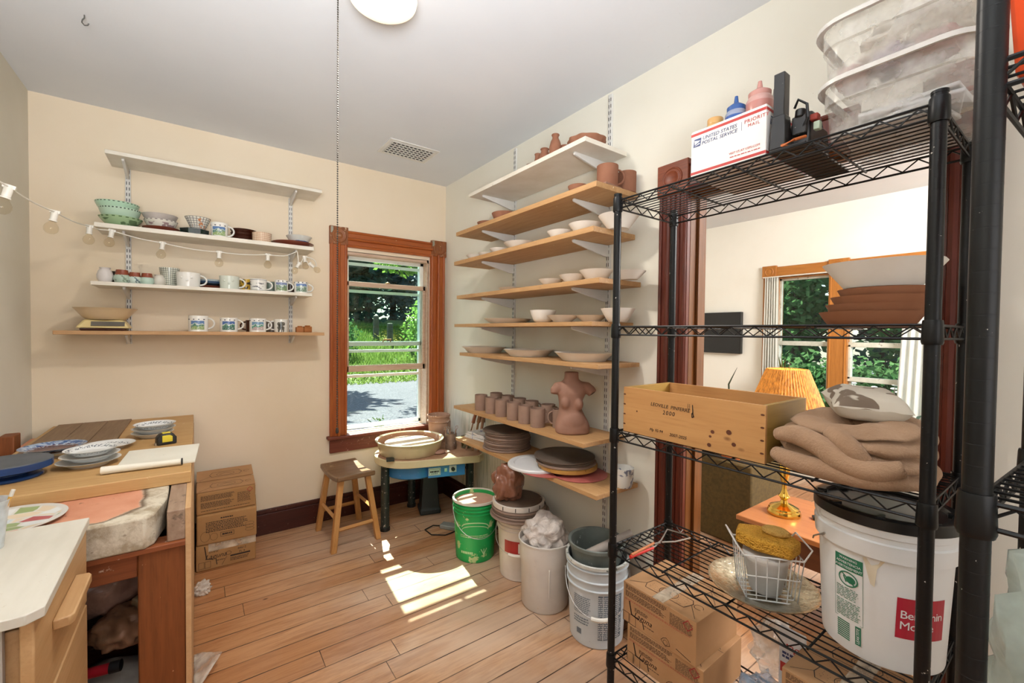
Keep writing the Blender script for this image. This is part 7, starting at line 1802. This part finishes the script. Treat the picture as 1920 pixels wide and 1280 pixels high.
xb_ = col_x(782, 17.5, 1.0); tree('bush', 'bright leafy bush at the right side of the back window view', (xb_+.15, 17.5, bank(xb_, 17.5)), 2.6, (.75, .7, 1.45), 1500, .16, SUNL, 201, .04, None, 1.35, .3)
xb_ = col_x(655, 19, 1.0); tree('bush', 'leafy bush at the left side of the back window view', (xb_-.3, 19, bank(xb_, 19)), 1.7, (.8, .7, .85), 900, .15, MDL, 202, .04, None, .9, .3)
o = thing('maple_tree', 'maple branches with bright leaves hanging into the top of the back window view', 'tree', (6.5, 12.6, -.43))
MB().tube([(0, 0, 0), (.1, 0, 3.), (0, 0, 7)], [.25, .2, .12], 10).tube([(0.05, 0, 3.9), (-.8, -.6, 3.95), (-1.9, -1., 3.62)], [.07, .05, .02], 8).tube([(0, 0, 4.8), (-.7, .3, 4.5), (-1.6, .4, 4.1)], [.06, .045, .02], 8).build('trunk', BARK, o)
m = MB(); leaves(m, (-1.55, -.75, 3.72), (1.15, .7, .36), 750, .15, 301, .1); leaves(m, (-.9, .2, 4.1), (1.3, .8, .5), 700, .16, 302, .1); leaves(m, (0, 0, 6.4), (2.6, 2.4, 2.), 3200, .2, 303, .5)
m.build('foliage', SUNL, o, smooth=0)
for x_, y_, k_ in ((2.3, 16.6, 1), (.9, 12.3, 2)):  # trees added off to the left to throw shade on the gravel
    tree('added_shade_tree', ['leafy tree left of the drive whose crown shades the gravel', 'nearer leafy tree beside the drive, hidden by the wall left of the window'][k_-1], (x_, y_, -.42), 8.6, (2.0, 1.5, 2.), 4200, .42, MDL, 600+k_, .2, None, 6.4, .3)
# a small weed on the drive
xb_ = col_x(712, 7.6, -.3); o = thing('weed', 'small green weed growing in the gravel just outside the back window', 'weed', (xb_, 7.6, -.42))
leaves(MB(), (0, 0, .12), (.10, .08, .14), 46, .09, 311, .1).build('leaves', SUNL, o, smooth=0)
MB().tube([(-.02, 0, 0), (-.10, .0, .14), (-.22, 0, .24)], .008, 6).build('stem', MDL, o)
# trees beyond the far windows
g = 'trees beyond the far room windows'
i = 0
for x_, ys_, h_, cr_, n_, sz, mt in ((16, (.2, 3.1, 6.0, 8.9), 7., (1.05, 1.05, 3.2), 2200, .30, MDL), (19.6, (-.4, 3.4, 7.2, 11), 11., (1.35, 1.38, 5.), 2200, .42, DKL), (23.8, (1.2, 5.6, 10., 14.4), 14, (1.6, 1.6, 7), 2200, .55, DKL)):
    for y_ in ys_:
        i += 1; tree('leafy_tree', ['mid green leafy tree across the road, seen through the far room windows', 'tall dark green tree behind the road trees, seen through the far room windows'][0 if mt is MDL else 1], (x_, y_, -.3), h_, cr_, n_, sz, mt, 400+i, .16, g if mt is MDL else 'dark trees behind the road', h_*.42, .35)
m = MB(); leaves(m, (0, 0, .5), (.9, 7.5, .75), 5200, .20, 501, .0)
g_ = solo('roadside_hedge', m, MDL, 'low leafy roadside growth seen through the bottom of the far room windows', 'hedge', (13.6, 3.2, -.3), smooth=0); g_['kind'] = 'stuff'
o = thing('flower_stalks', 'thin pale flower stalks outside the lower right far window', 'flowers', (5.6, 1.25, -.3)); m = MB(); m2 = MB(); rd = random.Random(3)
for k in range(11):
    a = V((rd.uniform(-.15, .15), rd.uniform(-.25, .3), 0)); b = a+V((rd.uniform(-.05, .05), rd.uniform(-.06, .06), rd.uniform(1.0, 1.22))); m.tube([a, (a+b)/2+V((.01, .01, 0)), b], .004, 5); m2.ball(b, .022, 8, 6, (1.3, 1.3, .5))
m.build('stems', mat('dry_stem', '#5b5340'), o); m2.build('flower_heads', mat('pale_flower', '#d8d4c4'), o)
